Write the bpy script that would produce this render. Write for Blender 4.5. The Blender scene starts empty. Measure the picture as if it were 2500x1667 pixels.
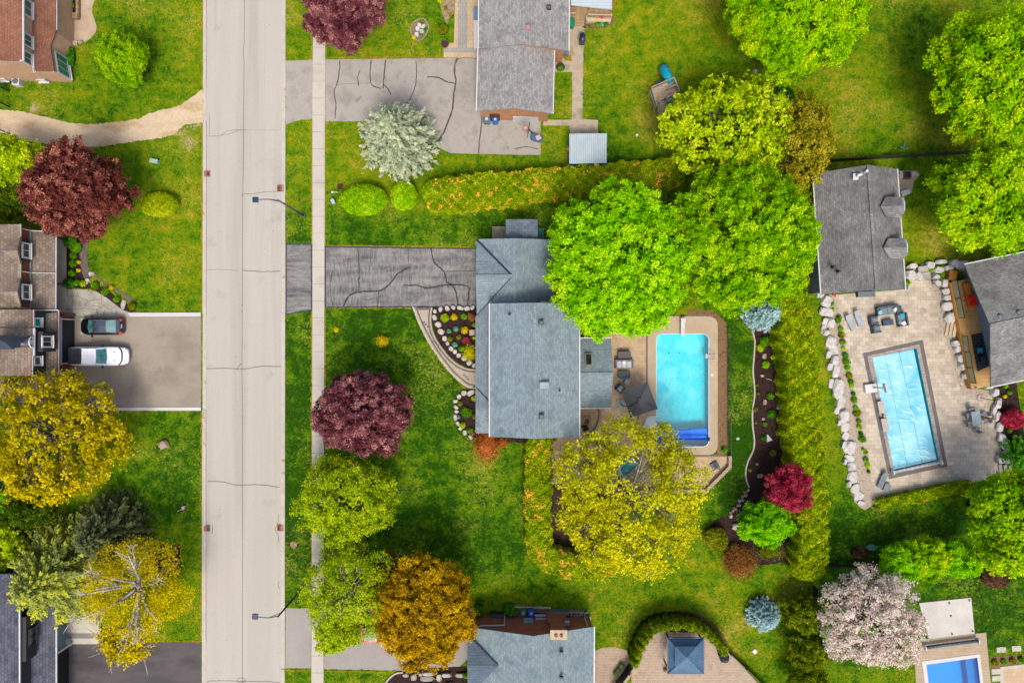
import bpy, bmesh, math, random
import numpy as np
from mathutils import Vector, Matrix, noise
from mathutils.geometry import tessellate_polygon
R=math.radians; PI=math.pi
sc=bpy.context.scene; COL=sc.collection
# ---------------------------------------------------------------- camera, sky, sun, exposure
HC=72.0; SPX=24.0                      # drone height in metres, photo pixels per metre on the ground
cam=bpy.data.objects.new('camera',bpy.data.cameras.new('camera')); COL.objects.link(cam)
cam.location=(0,0,HC); cam.rotation_euler=(0,0,0)
cam.data.sensor_width=36; cam.data.lens=36*HC/(2500/SPX); cam.data.clip_end=6000; cam.data.clip_start=0.5
sc.camera=cam
SUN_EL=R(60); SUN_AZ=R(174)            # azimuth clockwise from +Y (top of the photo)
w=bpy.data.worlds.new('World'); sc.world=w; w.use_nodes=True
nt=w.node_tree; bg=nt.nodes['Background']; sky=nt.nodes.new('ShaderNodeTexSky'); sky.sky_type='NISHITA'
sky.sun_disc=False; sky.sun_elevation=SUN_EL; sky.sun_rotation=SUN_AZ; sky.air_density=0.8; sky.dust_density=4.5; sky.ozone_density=0.6
nt.links.new(sky.outputs[0],bg.inputs[0]); bg.inputs[1].default_value=0.15
sun=bpy.data.objects.new('sun',bpy.data.lights.new('sun','SUN')); COL.objects.link(sun)
sun.data.energy=1.35; sun.data.angle=R(15); sun.data.color=(1,0.94,0.84)
d=Vector((math.sin(SUN_AZ)*math.cos(SUN_EL),math.cos(SUN_AZ)*math.cos(SUN_EL),math.sin(SUN_EL)))
sun.rotation_euler=d.to_track_quat('Z','Y').to_euler(); sun.location=(0,-60,60)
sc.view_settings.view_transform='Standard'; sc.view_settings.look='None'; sc.view_settings.gamma=1
sc.view_settings.exposure=1.08
# ---------------------------------------------------------------- basic helpers
rnd=random.Random(7); nr=np.random.default_rng(11)
K=0.425; KL=0.84
def lin(c):
    c=c/255.0
    return c/12.92 if c<=0.04045 else ((c+0.055)/1.055)**2.4
def L(c,k=K): return (lin(c[0])*k,lin(c[1])*k,lin(c[2])*k,1)
def W(px,py,h=0.0):
    k=(HC-h)/HC/SPX
    return Vector(((px-1250)*k,-(py-833.5)*k,h))
ORG={}
ORD=['first','second','third','fourth','fifth','sixth','seventh','eighth','ninth','tenth','eleventh','twelfth','thirteenth','fourteenth','fifteenth','sixteenth','seventeenth','eighteenth','nineteenth','twentieth','twenty-first','twenty-second','twenty-third','twenty-fourth','twenty-fifth','twenty-sixth','twenty-seventh','twenty-eighth','twenty-ninth','thirtieth','thirty-first','thirty-second','thirty-third','thirty-fourth']
def tag(o,label,cat,group=None):
    o['label']=label; o['category']=cat
    if group: o['group']=group
    return o
def thing(name,label,cat,loc=(0,0,0),group=None):
    o=bpy.data.objects.new(name,None); COL.objects.link(o); o.location=loc; o.empty_display_size=0.3
    ORG[o.name]=Vector(loc)
    return tag(o,label,cat,group)
class MB:
    def __init__(s): s.v=[]; s.f=[]; s.m=[]
    def add(s,vs,fs,m=0):
        b=len(s.v); s.v+= [tuple(p) for p in vs]
        for f in fs: s.f.append([b+i for i in f]); s.m.append(m)
    def face(s,pts,m=0): s.add(pts,[list(range(len(pts)))],m)
    def sheet(s,pts,z,m=0):
        p=[(q[0],q[1],z) for q in pts]
        a=sum(p[i][0]*p[(i+1)%len(p)][1]-p[(i+1)%len(p)][0]*p[i][1] for i in range(len(p)))
        if a<0: p=p[::-1]
        s.face(p,m)
    def holed(s,outer,holes,z,m=0):
        loops=[[Vector((q[0],q[1],0)) for q in outer]]+[[Vector((q[0],q[1],0)) for q in h] for h in holes]
        tris=tessellate_polygon(loops); allp=[p for l in loops for p in l]
        for t in tris:
            q=[allp[i] for i in t]
            if (q[1]-q[0]).cross(q[2]-q[0]).z<0: q=q[::-1]
            s.face([(p.x,p.y,z) for p in q],m)
    def prism(s,pts,z0,z1,m=0,mt=None):
        p=[(q[0],q[1]) for q in pts]
        a=sum(p[i][0]*p[(i+1)%len(p)][1]-p[(i+1)%len(p)][0]*p[i][1] for i in range(len(p)))
        if a<0: p=p[::-1]
        n=len(p); vs=[(x,y,z0) for x,y in p]+[(x,y,z1) for x,y in p]
        s.add(vs,[[i,(i+1)%n,n+(i+1)%n,n+i] for i in range(n)]+[list(range(n))[::-1]],m)
        s.add(vs[n:],[list(range(n))],m if mt is None else mt)
    def box(s,c,size,rz=0,m=0,tilt=None):
        M=Matrix.Rotation(rz,3,'Z')
        if tilt is not None: M=M@tilt
        c=Vector(c); vs=[c+M@Vector((size[0]*.5*a,size[1]*.5*b,size[2]*.5*e)) for e in (-1,1) for a,b in ((-1,-1),(1,-1),(1,1),(-1,1))]
        s.add(vs,[[3,2,1,0],[4,5,6,7],[0,1,5,4],[1,2,6,5],[2,3,7,6],[3,0,4,7]],m)
    def bar(s,a,b,wd,ht=None,m=0):
        a=Vector(a); b=Vector(b); d=b-a; l=d.length
        if l<1e-5: return
        q=d.to_track_quat('X','Z').to_matrix(); ht=ht or wd; c=(a+b)/2
        vs=[c+q@Vector((l*.5*x,wd*.5*y,ht*.5*z)) for z in (-1,1) for x,y in ((-1,-1),(1,-1),(1,1),(-1,1))]
        s.add(vs,[[3,2,1,0],[4,5,6,7],[0,1,5,4],[1,2,6,5],[2,3,7,6],[3,0,4,7]],m)
    def tube(s,path,rad,n=8,m=0,cap=True):
        P=[Vector(p) for p in path]
        if not hasattr(rad,'__len__'): rad=[rad]*len(P)
        rings=[]
        for i,p in enumerate(P):
            d=(P[min(i+1,len(P)-1)]-P[max(i-1,0)]); 
            if d.length<1e-6: d=Vector((0,0,1))
            q=d.to_track_quat('Z','X').to_matrix()
            rings.append([p+q@Vector((math.cos(2*PI*k/n)*rad[i],math.sin(2*PI*k/n)*rad[i],0)) for k in range(n)])
        vs=[v for r in rings for v in r]; fs=[]
        for i in range(len(P)-1):
            for k in range(n): fs.append([i*n+k,i*n+(k+1)%n,(i+1)*n+(k+1)%n,(i+1)*n+k])
        if cap: fs+= [list(range(n))[::-1],[(len(P)-1)*n+k for k in range(n)]]
        s.add(vs,fs,m)
    def cyl(s,c,r,h,n=20,m=0,r2=None):
        c=Vector(c); s.tube([c,c+Vector((0,0,h))],[r,r if r2 is None else r2],n,m)
    def ribbon(s,path,wd,z,m=0):
        P=[Vector((p[0],p[1],0)) for p in path]; Lf=[];Rt=[]
        ws=wd if hasattr(wd,'__len__') else [wd]*len(P)
        for i,p in enumerate(P):
            d=(P[min(i+1,len(P)-1)]-P[max(i-1,0)]).normalized(); nn=Vector((-d.y,d.x,0))
            Lf.append(p+nn*ws[i]/2); Rt.append(p-nn*ws[i]/2)
        for i in range(len(P)-1):
            q=[Rt[i],Rt[i+1],Lf[i+1],Lf[i]]
            s.face([(a.x,a.y,z) for a in q],m)
    def strip(s,path,wd,z0,z1,m=0):
        P=[Vector((p[0],p[1],0)) for p in path]; Lf=[];Rt=[]
        for i,p in enumerate(P):
            d=(P[min(i+1,len(P)-1)]-P[max(i-1,0)]).normalized(); nn=Vector((-d.y,d.x,0))
            Lf.append(p+nn*wd/2); Rt.append(p-nn*wd/2)
        n=len(P)
        for i in range(n-1):
            a,b,c,e=Rt[i],Rt[i+1],Lf[i+1],Lf[i]
            lo=[(q.x,q.y,z0) for q in (a,b,c,e)]; hi=[(q.x,q.y,z1) for q in (a,b,c,e)]
            fs=[[4,5,6,7],[0,1,5,4],[2,3,7,6]]
            if i==0: fs.append([3,0,4,7])
            if i==n-2: fs.append([1,2,6,5])
            s.add(lo+hi,fs,m)
    def dome(s,c,r,h,n=20,k=6,m=0):
        c=Vector(c); rings=[]
        for i in range(k+1):
            a=PI/2*i/k; rings.append((r*math.cos(a),h*math.sin(a)))
        s.tube([c+Vector((0,0,z)) for _,z in rings],[max(q,0.002) for q,_ in rings],n,m)
    def build(s,name,mats,parent=None,label=None,cat=None,group=None,kind=None,smooth=False,bevel=0):
        if name in ('gutter','gutter_mesh','fascia','valley_flashing','ridge_cap','flashing','rib') and len(s.f)>6 and len(s.v)==8*(len(s.f)//6):   # each length is a part of its own
            for i in range(len(s.f)//6):
                q=MB(); q.add(s.v[8*i:8*i+8],[[k-8*i for k in f] for f in s.f[6*i:6*i+6]]); o=q.build(name,mats,parent)
            return o
        if not isinstance(mats,(list,tuple)): mats=[mats]
        V=np.array(s.v,dtype=np.float64)
        if parent is not None: o0=ORG[parent.name]
        elif kind=='structure' or kind=='stuff': o0=Vector((0,0,0))
        else:
            mn=V.min(0); mx=V.max(0); o0=Vector(((mn[0]+mx[0])/2,(mn[1]+mx[1])/2,mn[2]))
        V=V-np.array(o0)
        me=bpy.data.meshes.new(name); me.from_pydata(V.tolist(),[],s.f)
        for m in mats: me.materials.append(m)
        if len(mats)>1: me.polygons.foreach_set('material_index',s.m)
        # uv in metres, u level and v up the slope
        uv=me.uv_layers.new(name='UVMap'); me.update(); buf=np.zeros(len(me.loops)*2)
        for p in me.polygons:
            n=p.normal
            if abs(n.z)>0.995: u=Vector((1,0,0)); v=Vector((0,1,0))
            else: u=Vector((-n.y,n.x,0)).normalized(); v=n.cross(u)
            for li in p.loop_indices:
                co=me.vertices[me.loops[li].vertex_index].co+o0
                buf[2*li]=co.dot(u); buf[2*li+1]=co.dot(v)
        uv.data.foreach_set('uv',buf)
        if smooth: me.polygons.foreach_set('use_smooth',[True]*len(me.polygons))
        o=bpy.data.objects.new(name,me); COL.objects.link(o)
        if parent is not None: o.parent=parent; ORG[o.name]=o0
        else: o.location=o0; ORG[o.name]=o0
        if label: 
            if parent is None: tag(o,label,cat or 'object',group)
            else: o['label']=label
        elif cat: o['category']=cat
        if kind: o['kind']=kind
        if bevel:
            b=o.modifiers.new('bevel','BEVEL'); b.width=bevel; b.segments=2; b.limit_method='ANGLE'; b.angle_limit=R(40)
        return o
def spline(pts,n=6,closed=False):
    P=[Vector((p[0],p[1],p[2] if len(p)>2 else 0)) for p in pts]; out=[]; N=len(P)
    rng=range(N) if closed else range(N-1)
    for i in rng:
        p0=P[(i-1)%N] if (closed or i>0) else P[0]; p1=P[i]; p2=P[(i+1)%N]; p3=P[(i+2)%N] if (closed or i+2<N) else P[-1]
        for k in range(n):
            t=k/n; out.append(0.5*((2*p1)+(p2-p0)*t+(2*p0-5*p1+4*p2-p3)*t*t+(3*p1-p0-3*p2+p3)*t*t*t))
    if not closed: out.append(P[-1])
    return out
def rag(pts,step=6,amp=2.0,seed=1,closed=True):
    r=random.Random(seed); out=[]; N=len(pts)
    for i in range(N if closed else N-1):
        a=pts[i]; b=pts[(i+1)%N]; d=math.hypot(b[0]-a[0],b[1]-a[1]); k=max(1,int(d/step)); nx,ny=-(b[1]-a[1])/max(d,1e-6),(b[0]-a[0])/max(d,1e-6)
        for j in range(k):
            t=j/k; e=r.uniform(-amp,amp); out.append((a[0]+(b[0]-a[0])*t+nx*e,a[1]+(b[1]-a[1])*t+ny*e))
    return out
def WP(pts,h=0): return [W(p[0],p[1],h) for p in pts]
def rr(x0,y0,x1,y1,r=10,n=5):
    out=[]
    for cx,cy,a0 in ((x1-r,y0+r,-90),(x1-r,y1-r,0),(x0+r,y1-r,90),(x0+r,y0+r,180)):
        for k in range(n+1):
            a=R(a0+90*k/n); out.append((cx+r*math.cos(a),cy+r*math.sin(a)))
    return out
# ---------------------------------------------------------------- materials
class NT:
    def __init__(s,name):
        s.mat=bpy.data.materials.new(name); s.mat.use_nodes=True; s.t=s.mat.node_tree; s.N=s.t.nodes
        s.b=s.N['Principled BSDF']; s.out=s.N['Material Output']
        g=s.N.new('ShaderNodeNewGeometry'); s.pos=g.outputs['Position']
    def n(s,t,**k):
        x=s.N.new(t)
        for a,b in k.items(): setattr(x,a,b)
        return x
    def l(s,a,b): s.t.links.new(a,b)
    def noise(s,scale,detail=4,rough=.6,vec=None,dist=0):
        x=s.n('ShaderNodeTexNoise'); x.inputs['Scale'].default_value=scale; x.inputs['Detail'].default_value=detail; x.inputs['Roughness'].default_value=rough; x.inputs['Distortion'].default_value=dist
        s.l(vec or s.pos,x.inputs['Vector']); return x.outputs['Fac']
    def ramp(s,fac,stops):
        x=s.n('ShaderNodeValToRGB'); e=x.color_ramp.elements
        while len(e)<len(stops): e.new(0.5)
        for i,(p,c) in enumerate(stops): e[i].position=p; e[i].color=c
        s.l(fac,x.inputs[0]); return x.outputs[0]
    def math(s,op,a,b=None,clamp=False):
        x=s.n('ShaderNodeMath',operation=op); x.use_clamp=clamp
        for i,q in enumerate((a,b)):
            if q is None: continue
            if isinstance(q,(int,float)): x.inputs[i].default_value=q
            else: s.l(q,x.inputs[i])
        return x.outputs[0]
    def mix(s,f,a,b,blend='MIX'):
        x=s.n('ShaderNodeMix',data_type='RGBA',blend_type=blend)
        for i,q in ((0,f),(6,a),(7,b)):
            if isinstance(q,(int,float)): x.inputs[i].default_value=q
            elif isinstance(q,tuple): x.inputs[i].default_value=q
            else: s.l(q,x.inputs[i])
        return x.outputs[2]
    def mapr(s,v,a,b,c,d):
        x=s.n('ShaderNodeMapRange'); s.l(v,x.inputs[0])
        for i,q in enumerate((a,b,c,d)): x.inputs[1+i].default_value=q
        return x.outputs[0]
    def scalev(s,v,sx,sy,sz):
        x=s.n('ShaderNodeMapping'); x.inputs['Scale'].default_value=(sx,sy,sz); s.l(v,x.inputs[0]); return x.outputs[0]
    def bump(s,h,strength,dist=0.05):
        x=s.n('ShaderNodeBump'); x.inputs['Strength'].default_value=strength; x.inputs['Distance'].default_value=dist
        s.l(h,x.inputs['Height']); s.l(x.outputs[0],s.b.inputs['Normal'])
MATS={}
EXCL=[]
def mat(name,cols,scale=0.6,rough=.85,grain=.12,gscale=9,bump=.3,bscale=14,spec=.25,metal=0,coat=0,brick=None,stain=None,stretch=None,k=K):
    if name in MATS: return MATS[name]
    t=NT(name); b=t.b
    vec=t.pos if not stretch else t.scalev(t.pos,*stretch)
    f=t.noise(scale,5,.6,vec)
    st=[(0.36+0.28*i/(len(cols)-1),L(c,k)) for i,c in enumerate(cols)] if len(cols)>1 else [(0,L(cols[0],k)),(1,L(cols[0],k))]
    c=t.ramp(f,st)
    g=t.noise(gscale,3,.7); gm=t.mapr(g,.25,.75,1-grain,1+grain)
    x=t.n('ShaderNodeVectorMath',operation='SCALE'); t.l(c,x.inputs[0]); t.l(gm,x.inputs['Scale']); c=x.outputs[0]
    hb=t.noise(bscale,4,.7)
    if brick:
        bw,bh,mort,mc,var=brick
        uv=t.n('ShaderNodeUVMap'); br=t.n('ShaderNodeTexBrick'); t.l(uv.outputs[0],br.inputs['Vector'])
        br.inputs['Scale'].default_value=1; br.inputs['Brick Width'].default_value=bw; br.inputs['Row Height'].default_value=bh
        br.inputs['Mortar Size'].default_value=mort; br.inputs['Mortar Smooth'].default_value=.2
        br.inputs['Color1'].default_value=(1-var,1-var,1-var,1); br.inputs['Color2'].default_value=(1+var,1+var,1+var,1); br.inputs['Mortar'].default_value=(1,1,1,1)
        c=t.mix(1.0,c,br.outputs['Color'],'MULTIPLY')
        c=t.mix(br.outputs['Fac'],c,L(mc,k))
        hb=t.math('SUBTRACT',hb,br.outputs['Fac'])
    if stain:
        sc_,lo,hi,col=stain; s2=t.mapr(t.noise(sc_,6,.65),lo,hi,0,1); c=t.mix(s2,c,L(col,k))
    t.l(c,b.inputs['Base Color']); b.inputs['Roughness'].default_value=rough
    b.inputs['Specular IOR Level'].default_value=spec; b.inputs['Metallic'].default_value=metal; b.inputs['Coat Weight'].default_value=coat
    if bump: t.bump(hb,bump,.03)
    MATS[name]=t.mat; return t.mat
def plain(name,c,rough=.5,metal=0,coat=0,spec=.4,k=K): return mat(name,[c,tuple(min(255,int(v*1.04)) for v in c)],1.5,rough,.03,25,.05,20,spec,metal,coat,k=k)
def leafm(name,cols,sc_=0.5,dead=None,trans=.34):
    t=NT(name); t.N.remove(t.b)
    a=t.n('ShaderNodeAttribute'); a.attribute_name='rv'
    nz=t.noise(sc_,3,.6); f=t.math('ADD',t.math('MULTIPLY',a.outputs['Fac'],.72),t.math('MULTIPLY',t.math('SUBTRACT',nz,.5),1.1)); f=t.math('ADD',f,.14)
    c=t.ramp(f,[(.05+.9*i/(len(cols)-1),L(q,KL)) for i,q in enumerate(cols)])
    if dead:
        dc,thr,ds=dead; m=t.mapr(t.math('ADD',t.noise(ds,3,.6),t.math('MULTIPLY',a.outputs['Fac'],.12)),thr,thr+.06,0,1); c=t.mix(m,c,L(dc,KL))
    df=t.n('ShaderNodeBsdfDiffuse'); tr=t.n('ShaderNodeBsdfTranslucent'); ms=t.n('ShaderNodeMixShader'); ms.inputs[0].default_value=trans
    t.l(c,df.inputs[0]); t.l(c,tr.inputs[0]); t.l(df.outputs[0],ms.inputs[1]); t.l(tr.outputs[0],ms.inputs[2])
    t.l(ms.outputs[0],t.out.inputs[0])
    return t.mat
# ---------------------------------------------------------------- foliage generators (numpy)
def unit(v): return v/np.maximum(np.linalg.norm(v,axis=1,keepdims=True),1e-9)
def leaves_mesh(name,P,Nrm,size,rv,mats,parent=None,asp=.6,tan=None,core=None,label=None,cat=None,group=None,kind=None):
    n=len(P)
    if tan is None: tan=nr.normal(size=(n,3))
    T=unit(np.cross(Nrm,tan)); B=np.cross(Nrm,T)
    if tan is not None and asp<.5: T,B=B,T
    s=size.reshape(-1,1)
    V=np.stack([P-T*s,P-B*s*asp+Nrm*s*.12,P+T*s,P+B*s*asp+Nrm*s*.12],1).reshape(-1,3)
    F=np.arange(4*n)
    cv=np.zeros((0,3)); cf=[]
    if core is not None: cv=np.array(core[0]); cf=core[1]
    V=np.vstack([V,cv])
    if parent is not None: o0=np.array(ORG[parent.name])
    elif kind: o0=np.zeros(3)
    else: mn=V.min(0); mx=V.max(0); o0=np.array(((mn[0]+mx[0])/2,(mn[1]+mx[1])/2,mn[2]))
    me=bpy.data.meshes.new(name)
    nl=4*n+sum(len(f) for f in cf); me.vertices.add(len(V)); me.vertices.foreach_set('co',(V-o0).astype(np.float32).ravel())
    me.loops.add(nl); li=np.concatenate([F,np.array([4*n+i for f in cf for i in f],dtype=np.int64)]) if cf else F
    me.loops.foreach_set('vertex_index',li.astype(np.int32))
    tot=np.concatenate([np.full(n,4),np.array([len(f) for f in cf],dtype=np.int64)]) if cf else np.full(n,4)
    st=np.concatenate([[0],np.cumsum(tot)[:-1]])
    me.polygons.add(len(tot)); me.polygons.foreach_set('loop_start',st.astype(np.int32))
    try: me.polygons.foreach_set('loop_total',tot.astype(np.int32))
    except Exception: pass
    me.update(calc_edges=True)
    at=me.attributes.new('rv','FLOAT','FACE'); at.data.foreach_set('value',np.concatenate([rv,np.full(len(cf),.1)]).astype(np.float32))
    me.materials.append(mats)
    o=bpy.data.objects.new(name,me); COL.objects.link(o)
    if parent is not None: o.parent=parent
    else: o.location=o0
    ORG[o.name]=Vector(o0)
    if label and parent is None: tag(o,label,cat,group)
    if kind: o['kind']=kind
    return o
def fib(n):
    i=np.arange(n)+.5; ph=np.arccos(1-2*i/n); th=PI*(1+5**.5)*i
    return np.stack([np.cos(th)*np.sin(ph),np.sin(th)*np.sin(ph),np.cos(ph)],1)
BARK={}
def bark(c):
    if c not in BARK: BARK[c]=mat('bark_%d_%d'%(c[0],c[2]),[tuple(int(v*.75) for v in c),c],3,.9,.2,20,.8,12)
    return BARK[c]
def tree(px,py,rx,ry,zc,hz,m,label,lab2='tree',boughs=16,bf=.36,clumps=560,per=34,leaf=.17,cr=.3,fill=.5,trunk=(105,85,70),bare=0,gap=None,name='leafy_tree',limbs=10,low=-.35,tr=.24,limbr=1.0,group=None,seed=0,twigs=0,limbout=.75,base=None):
    rg=np.random.default_rng(1000+seed+int(px*7+py))
    c=np.array(W(px,py,zc)); k=(HC-zc)/HC/SPX; ax=np.array([rx*k*1.10,ry*k*1.10,hz])
    if fill>.3: per=int(per*2.1); leaf*=.66
    b0=(float(c[0]),float(c[1]),0) if base is None else tuple(W(*base))
    root=thing(name,label,lab2,b0,group)
    # bough centres on the crown ellipsoid
    bc=fib(int(boughs*1.7)); bc=bc[bc[:,2]>low][:]
    bc=bc+rg.normal(size=bc.shape)*.13; bc=unit(bc)*(1-bf*.95)*rg.uniform(.8,1.05,(len(bc),1)); bc=np.vstack([bc,[[0,0,.35]]])
    br=bf*rg.uniform(.75,1.2,len(bc))*1.0; br[-1]=.45
    # clump centres on bough surfaces (unit-ellipsoid space)
    nc=clumps; per_b=int(nc/len(bc)*1.9)+4; pts=[]
    for i in range(len(bc)):
        u=unit(rg.normal(size=(per_b,3))); p=bc[i]+u*br[i]*rg.uniform(.78,1.06,(per_b,1))
        keep=np.ones(per_b,bool)
        for j in range(len(bc)):
            if j!=i: keep&=np.linalg.norm(p-bc[j],axis=1)>br[j]*.85
        keep&=p[:,2]>low-.15
        q=p[keep]; pts.append(np.hstack([q,u[keep]]))
    pts=np.vstack(pts)
    if len(pts)>nc: pts=pts[rg.choice(len(pts),nc,False)]
    if gap:
        q=W(gap[0],gap[1],zc); pts=pts[np.hypot(pts[:,0]*ax[0]+c[0]-q.x,pts[:,1]*ax[1]+c[1]-q.y)>gap[2]/SPX]
    C=pts[:,:3]*ax+c; U=unit(pts[:,3:]*.6+unit(pts[:,:3])*.6+np.array([0,0,.25]))
    n=len(C); crv=rg.uniform(.0,1,n)
    off=rg.normal(size=(n,per,3))*cr*.55
    P=(C[:,None,:]+off+U[:,None,:]*cr*rg.uniform(0,.6,(n,per,1))).reshape(-1,3)
    Nn=unit((U[:,None,:]*.7+np.array([0,0,.45])+rg.normal(size=(n,per,3))*.55).reshape(-1,3))
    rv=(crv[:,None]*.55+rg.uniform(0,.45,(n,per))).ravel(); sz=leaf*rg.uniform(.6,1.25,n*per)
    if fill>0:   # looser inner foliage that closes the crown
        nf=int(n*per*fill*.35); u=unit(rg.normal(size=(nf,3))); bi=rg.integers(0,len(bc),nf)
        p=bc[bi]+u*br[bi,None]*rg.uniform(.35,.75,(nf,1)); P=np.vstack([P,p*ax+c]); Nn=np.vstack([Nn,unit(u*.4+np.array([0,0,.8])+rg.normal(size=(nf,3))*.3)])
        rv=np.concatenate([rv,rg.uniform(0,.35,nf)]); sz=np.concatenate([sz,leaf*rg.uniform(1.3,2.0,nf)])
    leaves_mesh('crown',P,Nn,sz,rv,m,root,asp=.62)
    # trunk with limbs
    t=MB(); b=Vector(b0); top=Vector(c)+Vector((0,0,hz*.15)); r0=tr
    fork=b.lerp(Vector((c[0],c[1],0)),.3); fork.z=max(.8,(zc-hz)*.9)
    mid=Vector(((b.x+c[0])/2+.1,(b.y+c[1])/2,max(1.2,zc-hz*.6)))
    t.tube([b,mid,Vector((c[0],c[1],zc)),top],[r0*1.25,r0,r0*.6,r0*.25],8)
    rr_=random.Random(seed+int(px)); idx=list(range(len(bc))); rr_.shuffle(idx)
    for i in idx[:limbs]:
        e=Vector(bc[i]*ax*(1/(1-bf*.95))*limbout+c); e.z+=bare; s0=Vector((c[0],c[1],0)).lerp(Vector((c[0],c[1],0)),.5); s0.z=mid.z+(zc-mid.z)*rr_.uniform(0,.9)
        m1=s0.lerp(e,.5)+Vector((rr_.uniform(-.4,.4),rr_.uniform(-.4,.4),rr_.uniform(-.1,.5)))
        pth=spline([s0,m1,e],4); n_=len(pth); t.tube(pth,[limbr*r0*.45*(1-j/n_)+.015*limbr for j in range(n_)],6)
        for q in range(twigs):
            a=pth[rr_.randint(3,n_-2)]; dd=(e-s0).normalized(); sd=Vector((-dd.y,dd.x,rr_.uniform(-.2,.5)))*rr_.choice((-1,1))
            en=a+(dd*rr_.uniform(.4,1)+sd*rr_.uniform(.3,.9))*rr_.uniform(.8,1.9)
            md=a.lerp(en,.5)+Vector((rr_.uniform(-.15,.15),rr_.uniform(-.15,.15),.05))
            t.tube([a,md,en],[.035*limbr,.025*limbr,.01*limbr],5)
    t.build('trunk',bark(trunk),root,smooth=True)
    return root
def shrub(px,py,r,h,m,label,name='shrub',cat='shrub',ry=None,leaf=.09,dens=240,group=None,z0=0,spiky=0,flat=1.0,seed=0,lump=.18):
    rg=np.random.default_rng(77+seed+int(px*3+py*5)); ry=ry or r
    zc=h*.45+z0; c=np.array(W(px,py,zc)); k=(HC-zc)/HC/SPX; ax=np.array([r*k,ry*k,h*.55])
    A=4*ax[0]*ax[1]+2*ax[2]*(ax[0]+ax[1]); n=int(max(90,min(A*dens,16000)))
    u=unit(rg.normal(size=(n,3))); u[:,2]=np.abs(u[:,2])*1.0-.35*(rg.uniform(size=n)<.35); u=unit(u)
    lob=unit(rg.normal(size=(9,3))); d=(u@lob.T).max(1); rad=1-lump+lump*1.6*(d-.6)
    if spiky: rad=rad*(1+spiky*(rg.uniform(size=n)**2-.3))
    P=u*ax*rad[:,None]*rg.uniform(.82,1.03,(n,1))+c; P[:,2]=np.maximum(P[:,2],z0+.03)
    Nn=unit(u*.6+np.array([0,0,.5])+rg.normal(size=(n,3))*.5)
    cl=np.sin(P[:,0]*7)*np.sin(P[:,1]*7+P[:,2]*6)*.5+.5
    rv=cl*.5+rg.uniform(0,.5,n)
    # core
    s=MB(); s.dome((0,0,0),1,1,12,4); cv=[(v[0]*ax[0]*.78+c[0],v[1]*ax[1]*.78+c[1],v[2]*(h-.05)*.86+z0) for v in s.v]
    return leaves_mesh(name,P,Nn,leaf*rg.uniform(.6,1.3,n),rv,m,None,asp=.6 if not spiky else .3,core=(cv,s.f),label=label,cat=cat,group=group)
def spruce(px,py,r,h,m,label,seed=0,lev=17,br=15,size=.16,name='spruce_tree',taper=1.0,base=.4,up=.12,group=None,per=26,trunk=(95,80,68),lift=0.35):
    rg=np.random.default_rng(500+seed+int(px)); zr=h*lift; c=np.array(W(px,py,zr)); k=(HC-zr)/HC/SPX; Rr=r*k
    root=thing(name,label,'tree',(float(c[0]),float(c[1]),0),group)
    P=[];N_=[];T_=[];S_=[];V_=[]
    for i in range(lev):
        t=i/(lev-1); z=base+(h-base)*t; Rl=Rr*(1-t**taper)*rg.uniform(.9,1.08)+.12; nb=max(5,int(br*(1-t*.55)))
        a0=rg.uniform(0,6.28)
        for j in range(nb):
            a=a0+6.283*j/nb+rg.normal()*.12; Rb=Rl*rg.uniform(.82,1.12); nq=max(6,int(per*(.3+Rb/Rr)))
            s=rg.uniform(.15,1,nq)**.7; wd=(1-s)*.42*Rb*.5+.10
            sd=rg.uniform(-1,1,nq)*wd; dx,dy=math.cos(a),math.sin(a)
            x=dx*s*Rb-dy*sd; y=dy*s*Rb+dx*sd; zz=z-s*Rb*.22+s*s*Rb*up-np.abs(sd)*.25+rg.normal(size=nq)*.05
            P.append(np.stack([x+c[0],y+c[1],zz],1)); ta=np.stack([dx-dy*np.sign(sd)*.7,dy+dx*np.sign(sd)*.7,np.full(nq,-.1)],1); T_.append(ta)
            N_.append(unit(np.stack([np.full(nq,dx*.25),np.full(nq,dy*.25),np.ones(nq)],1)+rg.normal(size=(nq,3))*.35))
            S_.append(size*rg.uniform(.7,1.25,nq)); V_.append(np.clip(s*.55+rg.uniform(0,.3)+rg.uniform(-.15,.25,nq),0,1))
    P=np.vstack(P); leaves_mesh('crown',P,np.vstack(N_),np.concatenate(S_),np.concatenate(V_),m,root,asp=.4,tan=np.vstack(T_))
    t=MB(); b=Vector((c[0],c[1],0)); t.tube([b,b+Vector((0,0,h*.6)),b+Vector((0,0,h*.97))],[.04*h*.5+.05,.06,.015],8)
    t.build('trunk',bark(trunk),root,smooth=True)
    return root
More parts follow.
